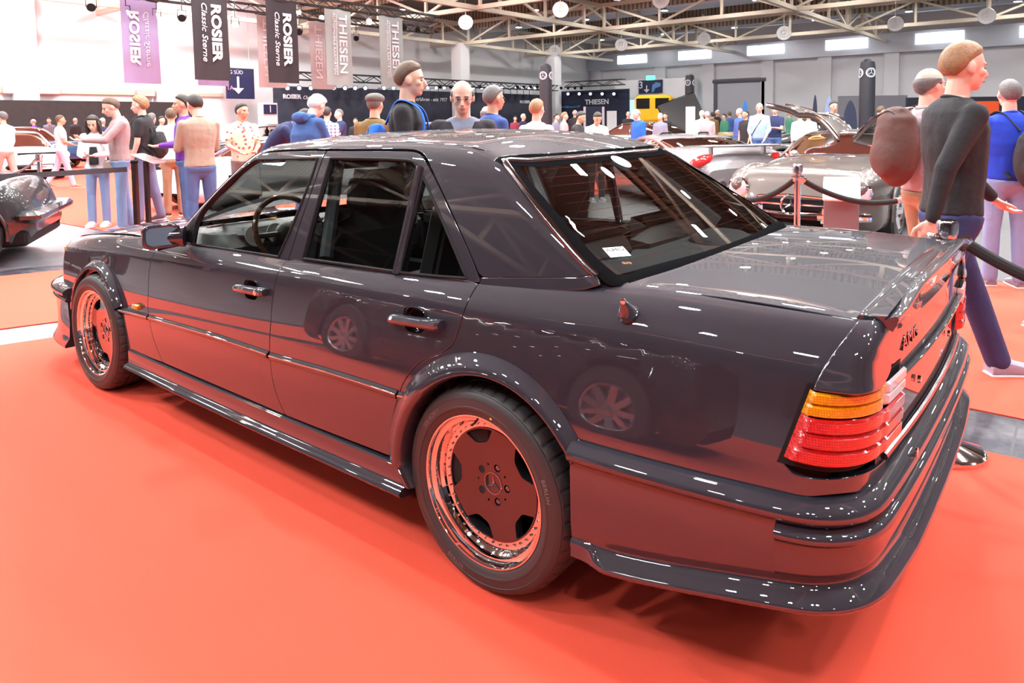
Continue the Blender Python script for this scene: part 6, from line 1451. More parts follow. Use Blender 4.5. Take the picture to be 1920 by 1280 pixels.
for px, D, H, what, sh_, hr, st, fc_ in crowd:
    PB(px, D, H, fc_, 'distant person, %s, %s hair' % (what, hr if hr != 'dgrey' else 'grey'), sh_, BLKT if px not in (1336,) else cloth('mustard trousers', (.45, .26, .04)), skin=int(px) % 3, hair=hr, style=st, q=.022, sleeve='long')
# ================================================================== the other cars
def gcar(name, label, L, W, prof, roof, zb, m, loc, rz, wheel_r=.32, wb=(-1.25, 1.25), ride=.18, rimm=None, tint=None, shoulder=.06, boxy=.6, cabin_in=.16, group=None, cabin=True, extra=None, spokes=5):
    """a car seen at a distance: front towards -x. prof: (x, deck height); roof: (x, height) of the cabin line; zb: window line height"""
    root = empty(name, (loc[0], loc[1], 0), rz, label=label, cat='car', group=group)
    T = Spl([p[0] for p in prof], [p[1] for p in prof]); x0, x1 = prof[0][0], prof[-1][0]
    def hw(x): t = (x-(x0+x1)/2)/(L/2); return W/2*(1-.10*abs(t)**3.2-.16*max(0, abs(t)-.88)/.12)
    xs = np.concatenate([np.linspace(x0, x0+.25, 6)[:-1], np.linspace(x0+.25, x1-.25, 56), np.linspace(x1-.25, x1, 6)[1:]])
    V = []; m_ = 0
    for x in xs:
        e = min(1, (x-x0)/.16, (x1-x)/.16); e = max(0, e)**.45; w = hw(x); zt = float(T(x)); h = zt-ride; lo = ride+(.12*(1-e))
        sec = [(w*.90, lo), (w*.97, lo+.05), (w, lo+h*.22), (w, lo+h*.38), (w*.995, lo+h*.52), (w*.975, lo+h*.68), (w*.955, zt-shoulder*1.6), (w*.92, zt-shoulder*.75), (w*.86, zt-shoulder*.25), (w*.74, zt), (w*.5, zt+.018), (w*.25, zt+.026), (0, zt+.028)]
        zc = ride+h*.45
        sec = [(y*(.90+.10*e) if e < 1 else y, zc+(z-zc)*(.66+.34*e)) for y, z in sec]
        row = [(x, -y, z) for y, z in sec]+[(x, y, z) for y, z in sec[::-1][1:]]; V += row; m_ = len(row)
    F = []
    for i in range(len(xs)-1):
        for q in range(m_-1):
            f = (i*m_+q, (i+1)*m_+q, (i+1)*m_+q+1, i*m_+q+1); c = np.mean([V[k] for k in f], 0)
            if abs(c[1]) > W*.36 and any((c[0]-wx)**2+(c[2]-wheel_r)**2 < (wheel_r+.055)**2 for wx in wb): continue
            F.append(f)
    F += [tuple(range(m_))[::-1], tuple(range((len(xs)-1)*m_, len(xs)*m_))]
    body = obj('body', V, [f[::-1] for f in F], m, root, sharp=45)
    MB().box(((x0+x1)/2, 0, (ride+zb)/2-.03), (L*.90, W*.70, zb-ride-.16)).build('underbody', M_DARK, root, smooth=False)
    for wx in wb:
        for s in (1, -1):
            M = Matrix.Translation((wx, s*(W/2-.115), wheel_r)) @ Matrix.Rotation(-s*PI/2, 4, 'X')
            t = MB().lathe([(wheel_r*.62, -.10), (wheel_r*.9, -.11), (wheel_r, -.08), (wheel_r, .07), (wheel_r*.93, .098), (wheel_r*.68, .104), (wheel_r*.64, .09)], 40, M, caps=False).build('wheel', M_TYRE, root)
            rm = MB().lathe([(wheel_r*.65, .09), (wheel_r*.63, .10), (wheel_r*.58, .085), (wheel_r*.56, .02), (wheel_r*.12, -.0), (.001, 0)], 32, M, caps=False)
            for k in range(spokes):
                a = 2*PI*k/spokes; rm.beam(M @ Vector((wheel_r*.08*math.cos(a), wheel_r*.08*math.sin(a), .05)), M @ Vector((wheel_r*.60*math.cos(a), wheel_r*.60*math.sin(a), .075)), .035, .05)
            rm.lathe([(wheel_r*.16, .03), (wheel_r*.15, .075), (.001, .08)], 16, M); rm.build('rim', rimm or M_CHROME, t, sharp=40)
            ar = [(wx+(wheel_r+.055)*math.cos(a), s*(hw(wx)*.992), wheel_r+(wheel_r+.055)*math.sin(a)) for a in np.linspace(-.15, PI+.15, 26)]
            MB().tube(ar, .016, 6).build('arch_lip', m, body)
    if cabin:
        R_ = Spl([p[0] for p in roof], [p[1] for p in roof]); xa, xb_ = roof[0][0], roof[-1][0]; xs2 = np.linspace(xa, xb_, 30); V = []; zr_ = max(p[1] for p in roof)
        for x in xs2:
            z = float(R_(x)); f = (z-zb)/(zr_-zb+1e-6); w0 = hw(x)*.88; wt = w0-cabin_in*max(f, 0); row = [(w0, zb-.06), (w0-(w0-wt)*.5, zb+(z-zb)*.5), (wt+.012, z-.05 if z-.05 > zb else zb), (wt-.05, z-.008), (wt*.5, z+.012*f), (0, z+.018*f)]
            V += [(x, -y, zz_) for y, zz_ in row]+[(x, y, zz_) for y, zz_ in row[::-1][1:]]
        n = 11; i0 = next(i for i, x in enumerate(xs2) if R_(x) > zr_-.05); i1 = max(i for i, x in enumerate(xs2) if R_(x) > zr_-.05)
        Fg = []; Fr = []
        for i in range(29):
            for q in range(n-1):
                f = ((i+1)*n+q, i*n+q, i*n+q+1, (i+1)*n+q+1)
                (Fr if (i0 <= i < i1 and 2 <= q <= 7) else Fg).append(f)
        obj('cabin_glass', V, Fg, tint or M_GLASSR, root, sharp=60); obj('roof_panel', [(x, y, z+.006) for x, y, z in V], Fr, m, root, sharp=60)
        for s in (1, -1):
            pm = MB()
            for q, rad in ((2, .022),): pm.tube([V[i*n+(q if s < 0 else n-1-q)] for i in range(0, 30)], rad, 6)
            for ii in (i0+(i1-i0)//2,): pm.tube([V[ii*n+(q_ if s < 0 else n-1-q_)] for q_ in (0, 1, 2)], .025, 6)
            pm.build('pillar_frame', m, root)
        st = MB()
        for y in (-.36, .36): st.bbox(((xa+xb_)/2-.05, y, zb-.02), (.16, .46, .42), .06); st.bbox(((xa+xb_)/2-.02, y, zb+.26), (.10, .24, .16), .04)
        st.build('seat', M_LEATH, root)
    return root, body, hw, T
def cpaint(name, c, metal=.3): return mat(name, c, rough=.35, metal=metal, coat=1., crough=.02)
BLKP = cpaint('black car paint', (.008, .008, .009), 0)
sedan_prof = [(-2.25, .56), (-2.15, .74), (-1.6, .84), (-.8, .92), (0, .93), (.8, .94), (1.5, .97), (2.1, .96), (2.25, .80)]
sedan_roof = [(-.85, .92), (-.1, 1.36), (.5, 1.40), (1.0, 1.36), (1.7, .96)]
def aim(px0, py0, px1, py1): pass
# black car entering the frame at the left: its rear corner points right
fp = floor_pt(118, 8.0)
def at_local(root_loc, rz, p): c, s = math.cos(rz), math.sin(rz); return (root_loc[0]+c*p[0]-s*p[1], root_loc[1]+s*p[0]+c*p[1])
def place_by(pt_world, local, rz):
    c, s = math.cos(rz), math.sin(rz); return (pt_world[0]-(c*local[0]-s*local[1]), pt_world[1]-(s*local[0]+c*local[1]))
cr = P_(70, 410, 7.35); rz = math.radians(240)
loc = place_by(cr, (-2.28, .80), rz)
bc, bb, hw_, T_ = gcar('coupe', 'black low coupe cut by the frame edge with chrome rimmed wheel', 4.5, 1.76, [(-2.22, .52), (-2.15, .68), (-1.6, .74), (-.8, .86), (0, .88), (.8, .88), (1.5, .92), (2.1, .90), (2.25, .76)], [(-.8, .88), (0, 1.28), (.5, 1.30), (1.7, .92)], .88, BLKP, loc, rz, wheel_r=.33, wb=(-1.64, 1.2), ride=.20)
MB().bbox((-2.20, 0, .50), (.22, 1.64, .12), .04).build('bumper', BLKP, bc); MB().bbox((-2.02, 0, .28), (.30, 1.5, .17), .03).build('air_dam', M_BLK, bc)
# dark car parked behind the camera: it mirrors in the saloon's flank
w1_ = at(632, 612, 2, .33); w2_ = at(1125, 738, 2, .33)
my = -1.74-w1_[1]
d_ = math.hypot(w2_[0]-w1_[0], w2_[1]-w1_[1])
# white classic coupe with licence plate, far left
WP = cpaint('white car paint', (.82, .80, .82), 0)
fr = P_(85, 314, 19.0)
v = (CAM-fr)[:2]; hd_ = math.atan2(v[1], v[0])
rz = hd_-PI+.30; loc = place_by(fr, (-2.05, -.1), rz)
pc, pb_, hw_, T_ = gcar('coupe', 'white classic coupe with round headlamps and licence plate behind rope barrier', 4.2, 1.66, [(-2.1, .52), (-1.95, .64), (-1.5, .76), (-.9, .84), (0, .88), (.9, .86), (1.6, .76), (2.1, .60)], [(-.75, .84), (-.1, 1.26), (.4, 1.28), (1.75, .74)], .85, WP, loc, rz, wheel_r=.31, wb=(-1.2, 1.1), ride=.17, tint=mat_glass('clear car glass', (.8, .82, .82)))
for s in (1, -1):
    MB().ell((-1.86, s*.60, .66), (.17, .125, .125), 18, 10).build('wing', WP, pc); MB().lathe([(.115, -.02), (.115, .03), (.09, .045), (.001, .06)], 24, Matrix.Translation((-1.98, s*.60, .66)) @ Matrix.Rotation(-PI/2+.25, 4, 'Y')).build('headlamp', M_CLEARL, pc)
    MB().bbox((-2.02, s*.60, .46), (.10, .24, .06), .02).build('indicator', M_AMBER, pc)
MB().bbox((-2.06, 0, .38), (.16, 1.56, .12), .04).build('bumper', M_BLK, pc)
pl_ = MB().box((-2.15, 0, .36), (.02, .50, .11)).build('licence_plate', M_WHITE, pc, smooth=False)
lettering('CC 991', .09, frame((-2.163, .02, .36), (0, -1, 0), (0, 0, 1)), M_BLK, 'plate_lettering', pl_, bold=.001)
fr = at(30, 262, 2, .75); v = (CAM-fr)[:2]; hd_ = math.atan2(v[1], v[0])
gcar('coupe', 'dark blue car parked beyond the white classic coupe', 4.3, 1.75, sedan_prof, sedan_roof, .93, cpaint('dark blue paint', (.02, .06, .14)), floor_pt(45, 25)[:2], hd_-PI+.6)
gcar('sports_car', 'white sports car partly hidden behind the floral shirt', 4.2, 1.75, [(-2.1, .5), (-1.9, .66), (-1, .80), (0, .85), (1, .86), (1.9, .84), (2.1, .66)], [(-.8, .82), (0, 1.15), (.5, 1.16), (1.6, .84)], .83, WP, floor_pt(500, 13.6)[:2], math.radians(100))
gcar('sedan', 'black saloon beyond the floral shirt on the far carpet', 4.5, 1.75, sedan_prof, sedan_roof, .93, BLKP, floor_pt(478, 21)[:2], math.radians(70))
# silver supercar with red tail lamp
SILV = cpaint('silver car paint', (.24, .22, .23), .35)
tl = P_(1312, 298, 10.6); v = (CAM-tl)[:2]; hd_ = math.atan2(v[1], v[0]); rz = hd_+.50
loc = place_by(tl, (2.1, -.70), rz)
cg, cb, hw_, T_ = gcar('supercar', 'silver mid-engined supercar with red tail lamps and raised rear wing', 4.6, 1.90, [(-2.3, .45), (-2.1, .60), (-1.4, .76), (-.5, .80), (.4, .90), (1.2, .98), (1.8, .94), (2.25, .80)], [(-.9, .80), (-.2, 1.12), (.4, 1.14), (1.5, .93)], .86, SILV, loc, rz, wheel_r=.34, wb=(-1.35, 1.38), ride=.14)
for s in (1, -1):
    MB().ell((2.12, s*.70, .80), (.10, .22, .085), 18, 8, R=Matrix.Rotation(-s*.35, 3, 'X')).build('tail_lamp', mat('bright red lamp', (.75, .02, .02), rough=.1, coat=1.), cg)
    MB().lathe([(.055, 0), (.065, .02), (.065, .12), (.05, .12)], 20, Matrix.Translation((2.16, s*.42, .46)) @ Matrix.Rotation(PI/2, 4, 'Y'), caps=False).build('exhaust_pipe', M_CHROME, cg)
MB().bbox((2.16, 0, .46), (.14, 1.2, .20), .04).build('rear_grille', M_BLK, cg)
MB().bbox((2.05, 0, 1.02), (.24, 1.25, .035), .015).bbox((1.98, .45, .95), (.10, .03, .14), .01).bbox((1.98, -.45, .95), (.10, .03, .14), .01).build('rear_wing', SILV, cg)
for s in (1, -1): MB().ell((.55, s*.33, .98), (.42, .16, .14), 18, 10).build('headrest_cowl', SILV, cg)
# the gullwing coupe
GUL = cpaint('warm grey metallic paint', (.115, .095, .085), .45)
fr = P_(1490, 378, 7.9); v = (CAM-fr)[:2]; hd_ = math.atan2(v[1], v[0]); rz = hd_-PI-.30
loc = place_by(fr, (-2.25, 0), rz)
gw, gb, hwg, Tg = gcar('gullwing_coupe', 'warm grey classic gullwing coupe with both roof doors raised', 4.5, 1.80, [(-2.28, .50), (-2.18, .70), (-1.7, .80), (-1.0, .88), (-.4, .92), (.3, .90), (1.0, .86), (1.7, .74), (2.2, .52)], [(-.42, .93), (.08, 1.20), (.35, 1.235), (.75, 1.20), (1.5, .82)], .90, GUL, loc, rz, wheel_r=.335, wb=(-1.32, 1.08), ride=.19, tint=mat_glass('clear car glass', (.8, .82, .82)), cabin_in=.20, shoulder=.12)
TANL = mat('tan leather', (.42, .22, .08), rough=.5)
for s in (1, -1):
    mb = MB(); mb.ell((-1.62, s*.67, .66), (.66, .20, .23), 26, 12); mb.build('front_wing', GUL, gw)
    MB().ell((1.15, s*.66, .66), (.66, .20, .22), 26, 12).build('rear_wing', GUL, gw)
    MB().lathe([(.125, -.03), (.125, .02), (.105, .03)], 28, Matrix.Translation((-2.20, s*.66, .63)) @ Matrix.Rotation(-PI/2+.15, 4, 'Y'), caps=False).build('headlamp_ring', M_CHROME, gw)
    MB().lathe([(.105, .025), (.07, .045), (.001, .055)], 24, Matrix.Translation((-2.20, s*.66, .63)) @ Matrix.Rotation(-PI/2+.15, 4, 'Y'), caps=False).build('headlamp', M_CLEARL, gw)
    MB().tube([(-2.22, s*.92*.84, .37), (-2.32, s*.60, .37), (-2.36, s*.28, .37)], [.045, .055, .05], 10).build('bumper', M_CHROME, gw)
    MB().bbox((-2.36, s*.34, .38), (.07, .055, .20), .02).build('overrider', M_CHROME, gw)
    MB().ell((-.62, s*.52, .955), (.07, .06, .05), 12, 8).build('wing_mirror', M_CHROME, gw)
    # raised door: S-curved slab hinged at the roof centre
    V = []; nn = 22
    for i, t in enumerate(np.linspace(0, 1, nn)):
        y = .10+1.02*t; z = 1.20+.62*t*(1-.15*t)-.0+(.20*math.sin(PI*min(1, t*1.9)) if t < .53 else .20*math.sin(PI*min(1, t*1.9)))*.55-.32*max(0, t-.62)**1.2
        hwx = .50-.08*t
        for xx in np.linspace(-1, 1, 9): V.append((.38+xx*hwx+(.06*t), s*y, z-.05*xx*xx*(1-t)))
    Fo = [(i*9+j, (i+1)*9+j, (i+1)*9+j+1, i*9+j+1) for i in range(nn-1) for j in range(8) if not (4 < i < 11 and 1 < j < 6)]
    dn = obj('gullwing_door', V, Fo if s < 0 else [f[::-1] for f in Fo], GUL, gw); so = dn.modifiers.new('t', 'SOLIDIFY'); so.thickness = .045
    V2 = [(x*1.0, y, z-.055) for x, y, z in V]; dl = obj('door_lining', V2, Fo, TANL, dn)
    MB().tube([V[i*9] for i in range(nn)], .022, 6).build('door_edge', M_CHROME, dn); MB().tube([V[i*9+8] for i in range(nn)], .022, 6).build('door_edge', M_CHROME, dn)
gr = MB(); gr.tube([(-2.31, -.46, .46), (-2.36, -.30, .395), (-2.38, 0, .38), (-2.36, .30, .395), (-2.31, .46, .46), (-2.33, .38, .56), (-2.35, 0, .585), (-2.33, -.38, .56)], .018, 8, closed=True); g_ = gr.build('grille_surround', M_CHROME, gw)
MB().bbox((-2.27, 0, .48), (.10, .84, .18), .03).build('grille_opening', M_DARK, g_)
MB().bbox((-2.36, 0, .482), (.02, .80, .022), .006).build('grille_bar', M_CHROME, g_)
def star(c, R, M, m, par, nm='star_emblem', th=.012):
    mb = MB(); mb.tube([M @ Vector((R*math.cos(t), R*math.sin(t), 0)) for t in np.linspace(0, 2*PI, 37)[:-1]], th, 8, closed=True)
    for k in range(3):
        a = PI/2+2*PI*k/3; d = Vector((math.cos(a), math.sin(a), 0)); e = Vector((-math.sin(a), math.cos(a), 0)); mb.add([M @ p for p in (Vector((0, 0, .012)), e*R*.13+d*R*.08, d*R, -e*R*.13+d*R*.08)], [(0, 1, 2), (0, 2, 3)])
    return mb.build(nm, m, par, smooth=False)
star(None, .105, frame((-2.395, 0, .485), (0, -1, 0), (0, 0, 1)), M_CHROME, g_)
MB().tube([(-.43, -.66, .93), (.06, -.50, 1.19), (.08, 0, 1.215), (.06, .50, 1.19), (-.43, .66, .93), (-.50, 0, .955)], .016, 8, closed=True).build('screen_frame', M_CHROME, gw)
MB().tube([Vector((-.10+.05*math.sin(t), .38+.19*math.cos(t), .98+.19*math.sin(t))) for t in np.linspace(0, 2*PI, 31)[:-1]], .014, 8, closed=True).build('steering_wheel', mat('pale wood rim', (.50, .28, .08), rough=.3), gw)
MB().bbox((-.20, 0, .90), (.30, 1.2, .14), .05).build('dashboard', TANL, gw); MB().bbox((.62, 0, 1.0), (.10, 1.05, .30), .04).build('rear_bulkhead', TANL, gw)
# info board standing before the gullwing, with its post
bd0 = P_(1578, 350, 6.9)
ib_ = empty('info_stand', tuple(np.array([bd0[0], bd0[1], 0])), math.atan2((CAM-bd0)[1], (CAM-bd0)[0]), label='white slanted info board on a dark stand before the gullwing coupe', cat='info stand')
MB().bbox((.0, 0, .74), (.03, .33, .34), .008, R=Matrix.Rotation(-.95, 3, 'Y')).build('info_board', mat('white info sheet', (.9, .9, .92), rough=.4), ib_)
MB().bbox((-.05, 0, .34), (.03, .32, .62), .008).build('stand_panel', mat('grey stand panel', (.14, .13, .14), rough=.3), ib_); MB().bbox((-.05, 0, .02), (.24, .42, .03), .01).build('stand_foot', M_BLK, ib_)
# other cars of the middle distance
def facing(px, D, extra): p = floor_pt(px, D); v = (CAM-p)[:2]; return p[:2], math.atan2(v[1], v[0])+extra
q_ = P_(1362, 290, 13.4); r_ = math.atan2(_R0[1], _R0[0])+.08; l_ = place_by(q_, (-2.3, -.8), r_); gcar('roadster', 'black roadster with wire wheel behind the silver supercar', 4.6, 1.80, [(-2.3, .55), (-2.1, .74), (-1.2, .86), (0, .88), (1, .88), (2, .84), (2.3, .6)], None, .86, BLKP, l_, r_, cabin=False, wheel_r=.40, spokes=12)
l_, r_ = facing(1195, 22.5, .9); gcar('sports_car', 'dark brown fastback with steep rear screen behind the supercar', 4.4, 1.82, [(-2.2, .55), (-2.0, .7), (-1, .84), (0, .92), (1, .95), (1.9, .90), (2.2, .7)], [(-.9, .86), (-.1, 1.30), (.5, 1.32), (1.9, .92)], .92, cpaint('dark brown paint', (.03, .018, .015)), l_, r_)
l_, r_ = facing(1350, 27, 1.2); gcar('roadster', 'pale gold open car beyond the fastback', 4.3, 1.75, [(-2.15, .55), (-2.0, .75), (-1, .88), (0, .90), (1, .90), (2, .86), (2.15, .6)], None, .88, cpaint('pale gold paint', (.50, .36, .16)), l_, r_, cabin=False)
l_, r_ = facing(1400, 22.5, 1.35); gcar('roadster', 'black open car in front of the pale gold one', 4.4, 1.75, [(-2.2, .5), (-2.0, .72), (-1, .84), (0, .86), (1, .88), (2, .84), (2.2, .6)], None, .84, BLKP, l_, r_, cabin=False)
l_, r_ = facing(1530, 28, .5); gcar('sedan', 'dark green classic behind the gullwing doors', 4.4, 1.75, sedan_prof, sedan_roof, .93, cpaint('dark green paint', (.03, .09, .06)), l_, r_)
l_, r_ = facing(2120, 18.5, 1.4); gcar('roadster', 'black open car behind the blue t-shirt person', 4.4, 1.75, [(-2.2, .55), (-2.0, .8), (-1, .92), (0, .96), (1, .96), (2, .92), (2.2, .6)], None, .9, BLKP, l_, r_, cabin=False)
l_, r_ = facing(1260, 38, .8); gcar('sedan', 'white saloon among the far crowd', 4.5, 1.78, sedan_prof, sedan_roof, .93, WP, l_, r_)
l_, r_ = facing(800, 28, 1.2); gcar('sedan', 'grey saloon before the lettered backdrop', 4.5, 1.78, sedan_prof, sedan_roof, .93, SILV, l_, r_)
# yellow truck
p = floor_pt(1243, 34); v = (CAM-p)[:2]; tr = empty('truck', (p[0], p[1], 0), math.atan2(v[1], v[0])-PI/2-.15, label='bright yellow all-terrain truck cab beyond the crowd', cat='truck')
YEL = cpaint('yellow truck paint', (.85, .50, .0), 0)
for s in (-.8, .8):
    MB().tube([(s, -.85, .62), (s, .85, .62)], .60, 20).build('wheel', M_TYRE, tr)
MB().bbox((.35, 0, 1.9), (1.7, 1.9, 1.3), .15).bbox((-.95, 0, 1.6), (1.1, 1.6, .7), .12).bbox((0, 0, 1.1), (3.0, 1.9, .4), .1).build('cab', YEL, tr)
for x in (-.10, .78):
    for s in (1, -1): MB().bbox((x, s*.955, 2.15), (.62, .03, .48), .05).build('side_window', M_BLK, tr)
MB().bbox((-.52, 0, 2.15), (.05, 1.5, .48), .03, R=Matrix.Rotation(.3, 3, 'Y')).build('windscreen', M_GLASSR, tr)
# open boot lid of a black car near the truck
p = floor_pt(1283, 26); MB().bbox((p[0], p[1], 1.45), (1.5, .08, 1.6), .06, R=(Matrix.Rotation(.667, 3, 'Z') @ Matrix.Rotation(-.35, 3, 'X') @ Matrix.Rotation(-.35, 3, 'Y'))).box((p[0], p[1], .5), (1.5, .5, 1.0), rz=.667).build('raised_bonnet', BLKP); tag(COL.objects[-1], 'black raised bonnet standing up beside the yellow truck', 'bonnet')
# ================================================================== barriers
M_ROPE = mat('black velvet rope', (.015, .014, .016), rough=.9); M_STL = mat('polished steel post', (.72, .70, .72), rough=.07, metal=1.)
def stanchion(p, label, H=.98, r=.025, base=.16):
    e = empty('stanchion', (p[0], p[1], 0), label=label, cat='stanchion')
    MB().lathe([(base, 0), (base, .018), (base*.9, .03), (base*.35, .05), (r*1.3, .065), (r*1.2, .07)], 32).build('base', M_STL, e)
    MB().lathe([(r, .06), (r, H-.10)], 20).build('post', M_STL, e)
    MB().lathe([(r*1.4, H-.13), (r*1.5, H-.11), (r*1.1, H-.10), (r*1.1, H-.07), (r*1.5, H-.06), (r*1.55, H), (r*1.3, H+.012), (.001, H+.014)], 24).build('cap', M_STL, e)
    MB().tube([(r*2.1*math.cos(t), r*2.1*math.sin(t), H-.10) for t in np.linspace(0, 2*PI, 17)[:-1]], .006, 6, closed=True).build('rope_ring', M_STL, e)
    return e
def rope(a, b, sag, label, r=.016, m=None, ends=True):
    a = Vector(a); b = Vector(b); pts = [a.lerp(b, t)-Vector((0, 0, 4*sag*t*(1-t))) for t in np.linspace(0, 1, 22)]
    e = MB().tube(pts, r, 10).build('rope', m or M_ROPE); tag(e, label, 'rope')
    if ends:
        for q, q2 in ((pts[0], pts[2]), (pts[-1], pts[-3])): MB().tube([q, q.lerp(q2, .6)], r*1.25, 10).build('rope_end', M_STL, e)
    return e
p1s = at(1776, 430, 1, 1.0)   # stanchion right behind the boot
sA = (2.36, 1.02); hA = 1.0
pA = at(1806, 868, 2, 0.0); sA = (pA[0]-.12, pA[1]+.05)
D_ = (np.array([sA[0], sA[1], 0])-CAM)@FH; hA = P_(1776, 418, D_)[2]
q = P_(1776, 430, D_); sA = (q[0], q[1])
stanchion(sA, 'polished steel rope post directly behind the saloon boot', H=hA, r=.027, base=.17)
pe = P_(1925, 535, D_*.93); a_ = P_(1812, 462, D_*.98)
rope(tuple(P_(1800, 448, D_)), tuple(P_(2050, 560, D_*.9)), .03, 'thick black velvet rope leaving the post behind the boot', r=.025)
rope(tuple(P_(1752, 444, D_)), tuple(P_(1480, 560, D_*1.25)), .25, 'black velvet rope running from the boot post behind the saloon', r=.025)
qb = P_(1496, 310, 6.2); sB = (qb[0], qb[1]); stanchion(sB, 'polished steel rope post in front of the gullwing grille', H=qb[2], r=.027)
rope((sB[0], sB[1], qb[2]-.10), tuple(P_(1690, 375, 6.4)), .10, 'black velvet rope sagging right of the gullwing post', r=.025)
rope((sB[0], sB[1], qb[2]-.10), tuple(P_(1395, 375, 6.7)), .06, 'black velvet rope sagging left of the gullwing post', r=.025)
qc = P_(73, 290, 13.2); stanchion((qc[0], qc[1]), 'chrome rope post in front of the white classic coupe', H=qc[2], r=.04)
rope(tuple(P_(70, 297, 13.2)), tuple(P_(-60, 285, 13.5)), .35, 'grey rope sagging before the white classic coupe', r=.022, m=mat('grey rope', (.20, .18, .19), rough=.8))
# belt barrier with two dark posts
M_POST = mat('dark bronze post', (.035, .018, .015), rough=.3, metal=.3)
pb0 = floor_pt(248, 9.45); zt = P_(240, 306, 9.45)[2]
bp_ = empty('barrier_post', tuple(pb0), .5, label='dark square belt barrier post before the pink sweater', cat='barrier post')
MB().bbox((0, 0, zt/2), (.062, .062, zt), .006).build('post', M_POST, bp_); MB().bbox((0, 0, .008), (.30, .30, .016), .005).build('base', M_POST, bp_); MB().bbox((0, 0, zt+.015), (.075, .075, .05), .01).build('belt_head', M_BLK, bp_)
qa = P_(-20, 333, 8.2); qd = P_(238, 317, 9.45)
belt = MB(); A = Vector(tuple(qa)); Bv = Vector(tuple(qd)); dd = (Bv-A).normalized(); nn_ = dd.cross(Vector((0, 0, 1)))*.002
belt.add([A+Vector((0, 0, -.035))+nn_, Bv+Vector((0, 0, -.035))+nn_, Bv+Vector((0, 0, .03))+nn_, A+Vector((0, 0, .03))+nn_, A+Vector((0, 0, -.035))-nn_, Bv+Vector((0, 0, -.035))-nn_, Bv+Vector((0, 0, .03))-nn_, A+Vector((0, 0, .03))-nn_], [(0, 1, 2, 3), (5, 4, 7, 6), (3, 2, 6, 7), (0, 4, 5, 1)])
tag(belt.build('belt', mat('dark belt webbing', (.05, .04, .045), rough=.8), smooth=False), 'dark belt stretched across the left of the frame', 'belt')
pl0 = floor_pt(270, 9.3); zt2 = P_(268, 302, 9.3)[2]
ls = empty('lectern_sign', tuple(pl0), .55, label='slanted clear info lectern on a dark post beside the curly haired person', cat='lectern')
MB().bbox((0, 0, zt2/2), (.055, .055, zt2), .006).build('post', M_POST, ls); MB().bbox((0, 0, .008), (.34, .30, .016), .005).build('base', M_POST, ls)
MB().bbox((.0, .06, zt2+.03), (.36, .30, .012), .004, R=Matrix.Rotation(.35, 3, 'Y')).build('sign_plate', mat('pinkish acrylic plate', (.45, .28, .28), rough=.1, coat=1.), ls)
# stand walls, flags and signs beyond
def flag(px, top, bot, D, w_px, m, txt, tm, label):
    c = P_(px, bot, D); t = P_(px, top, D); h = t[2]; w = w_px/FPX*D; r = Vector(tuple(_R0))
    n = 14; pts = [(math.sin(PI*min(1, .5+.5*i/n))*0, 0)]
    poly = [(-w/2*.7, .25), (-w/2, h*.45), (-w/2*.8, h*.8), (0, h), (w/2*.75, h*.86), (w/2, h*.5), (w/2*.7, .25)]
    pol = crom([(x, y) for x, y in poly], n=5)
    M = frame((c[0], c[1], 0), _R0, (0, 0, 1)); o = MB().prism([tuple(q) for q in pol][::-1], .03, M).build('feather_flag', m, smooth=False); tag(o, label, 'flag')
    MB().tube([M @ Vector((-w/2*.7, 0, .015)), M @ Vector((-w/2*.9, h*.5, .015))], .02, 6).build('flag_pole', M_BLK, o)
    if txt: lettering(txt, w*.6, frame(M @ Vector((0, h*.5, .035)), (0, 0, 1), -Vector(tuple(_R0))), tm, 'flag_lettering', o, ext=.01)
ORG = mat('orange print', (.85, .10, .02), rough=.5); M_FLB = mat('navy flag cloth', (.015, .018, .045), rough=.7); M_FLL = mat('light blue flag cloth', (.03, .20, .62), rough=.6)
flag(1527, 178, 240, 21, 9, M_FLB, 'MOTORS', ORG, 'slim navy feather flag with orange lettering between the gullwing doors')
flag(1396, 188, 250, 26, 13, M_FLL, '', ORG, 'light blue feather flag behind the bald person')
flag(1553, 181, 240, 27, 18, mat('pale blue flag cloth', (.40, .50, .80), rough=.6), '', ORG, 'pale blue feather flag behind the waistcoat person')
flag(1592, 188, 260, 19, 28, M_FLB, 'US', ORG, 'round navy banner with orange letters beside the open right door')
a = P_(1566, 182, 30); b = P_(1700, 178, 30)
def vboard(px0, px1, top, D, m, label, name='stand_wall', cat='stand wall', bot=None, th=.15):
    a = P_(px0, top, D); b = P_(px1, top, D); h = a[2]; c = (a+b)/2; L = np.linalg.norm((b-a)[:2]); z0 = 0 if bot is None else P_(px0, bot, D)[2]
    o = MB().box((c[0], c[1], (h+z0)/2), (L, th, h-z0), rz=YAW).build(name, m, smooth=False); tag(o, label, cat); return o, c, L, h
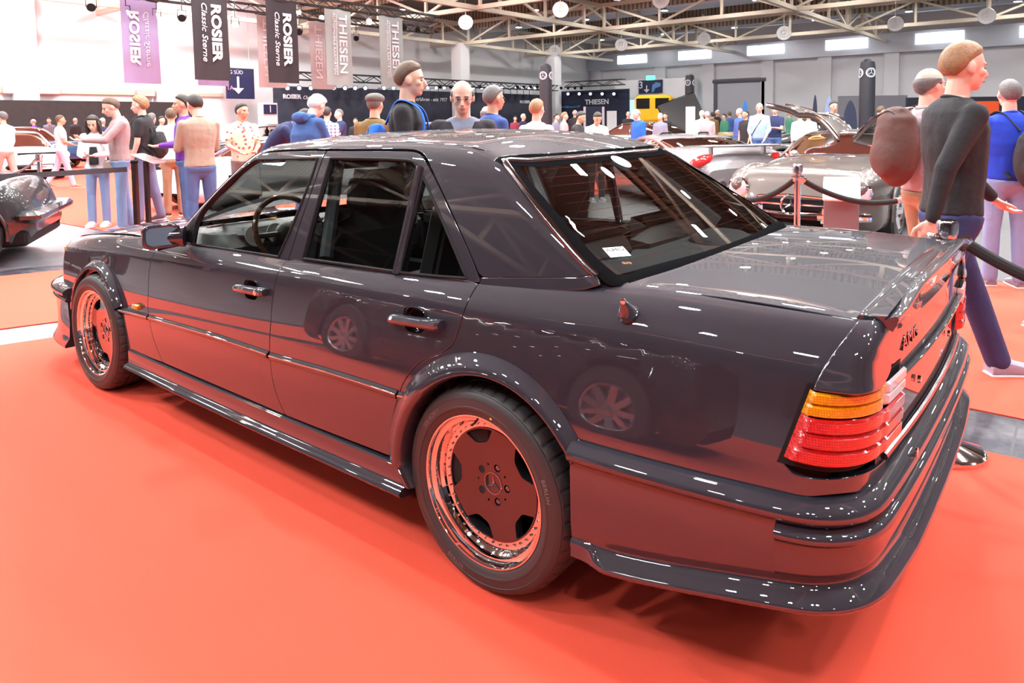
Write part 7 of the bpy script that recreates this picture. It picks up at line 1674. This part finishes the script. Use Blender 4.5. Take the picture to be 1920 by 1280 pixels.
o, c, L, h = vboard(1572, 1700, 180, 32, mat('grey stand wall', (.20, .19, .22), rough=.6), 'grey stand wall behind the open gullwing door')
o, c, L, h = vboard(1700, 1960, 183, 30, mat('deep navy stand wall', (.014, .018, .035), rough=.6), 'deep navy stand wall behind the black sweater')
lettering('Romeyko', .45, frame(P_(1822, 198, 29.8), _R0, (0, 0, 1)), M_SW, 'lettering', o, ext=.01)
o, c, L, h = vboard(1826, 1872, 190, 29, mat('orange panel', (.85, .10, .02), rough=.5), 'orange display panel on the navy stand wall', 'display_panel', 'panel', bot=222, th=.1)
o, c, L, h = vboard(1094, 1130, 200, 40, M_FLB, 'dark doorway booth before the deep navy backdrop wall', 'booth', 'booth')
for px in (1096, 1131): vboard(px-2, px+2, 200, 39.5, mat('pale booth post', (.6, .55, .58), rough=.5), 'pale upright post of the doorway booth' + (' left' if px < 1100 else ' right').replace(' left', ' near white column').replace(' right', ' near the truck'), 'booth_post', 'post')
vboard(1287, 1302, 200, 17, mat('pinkish info pillar', (.62, .50, .56), rough=.5), 'pinkish upright info pillar beyond the supercar', 'info_pillar', 'info pillar')
vboard(1138, 1156, 208, 50, M_WHITE, 'white poster panel left of the yellow truck', 'poster_panel', 'panel')
# walls that the photograph does not show but the paint mirrors: dark stand partition behind the camera
for i, (x, y, w_, h_, lab) in enumerate(((-6, -13.5, 9, 2.6, 'dark partition behind the camera on the left part'), (5, -14, 8, 3.0, 'dark partition behind the camera by the east part'))):
    tag(MB().box((x, y, h_/2), (w_, .15, h_)).build('stand_wall', M_BLACKC, smooth=False), lab, 'stand wall')
# dark coupe behind the camera, wheels placed by their mirror images in the flank
mx = (w1_[0]+w2_[0])/2; yy = -1.74-(w1_[1]+w2_[1])/2
gcar('coupe', 'dark coupe with pale multi-spoke wheels parked behind the camera', 4.9, 1.78, sedan_prof, sedan_roof, .90, BLKP, (-1.0, -4.42), 0, wheel_r=.33, wb=(-1.46, 1.46), spokes=9, rimm=mat('pale alloy', (.55, .50, .52), rough=.25, metal=.8))
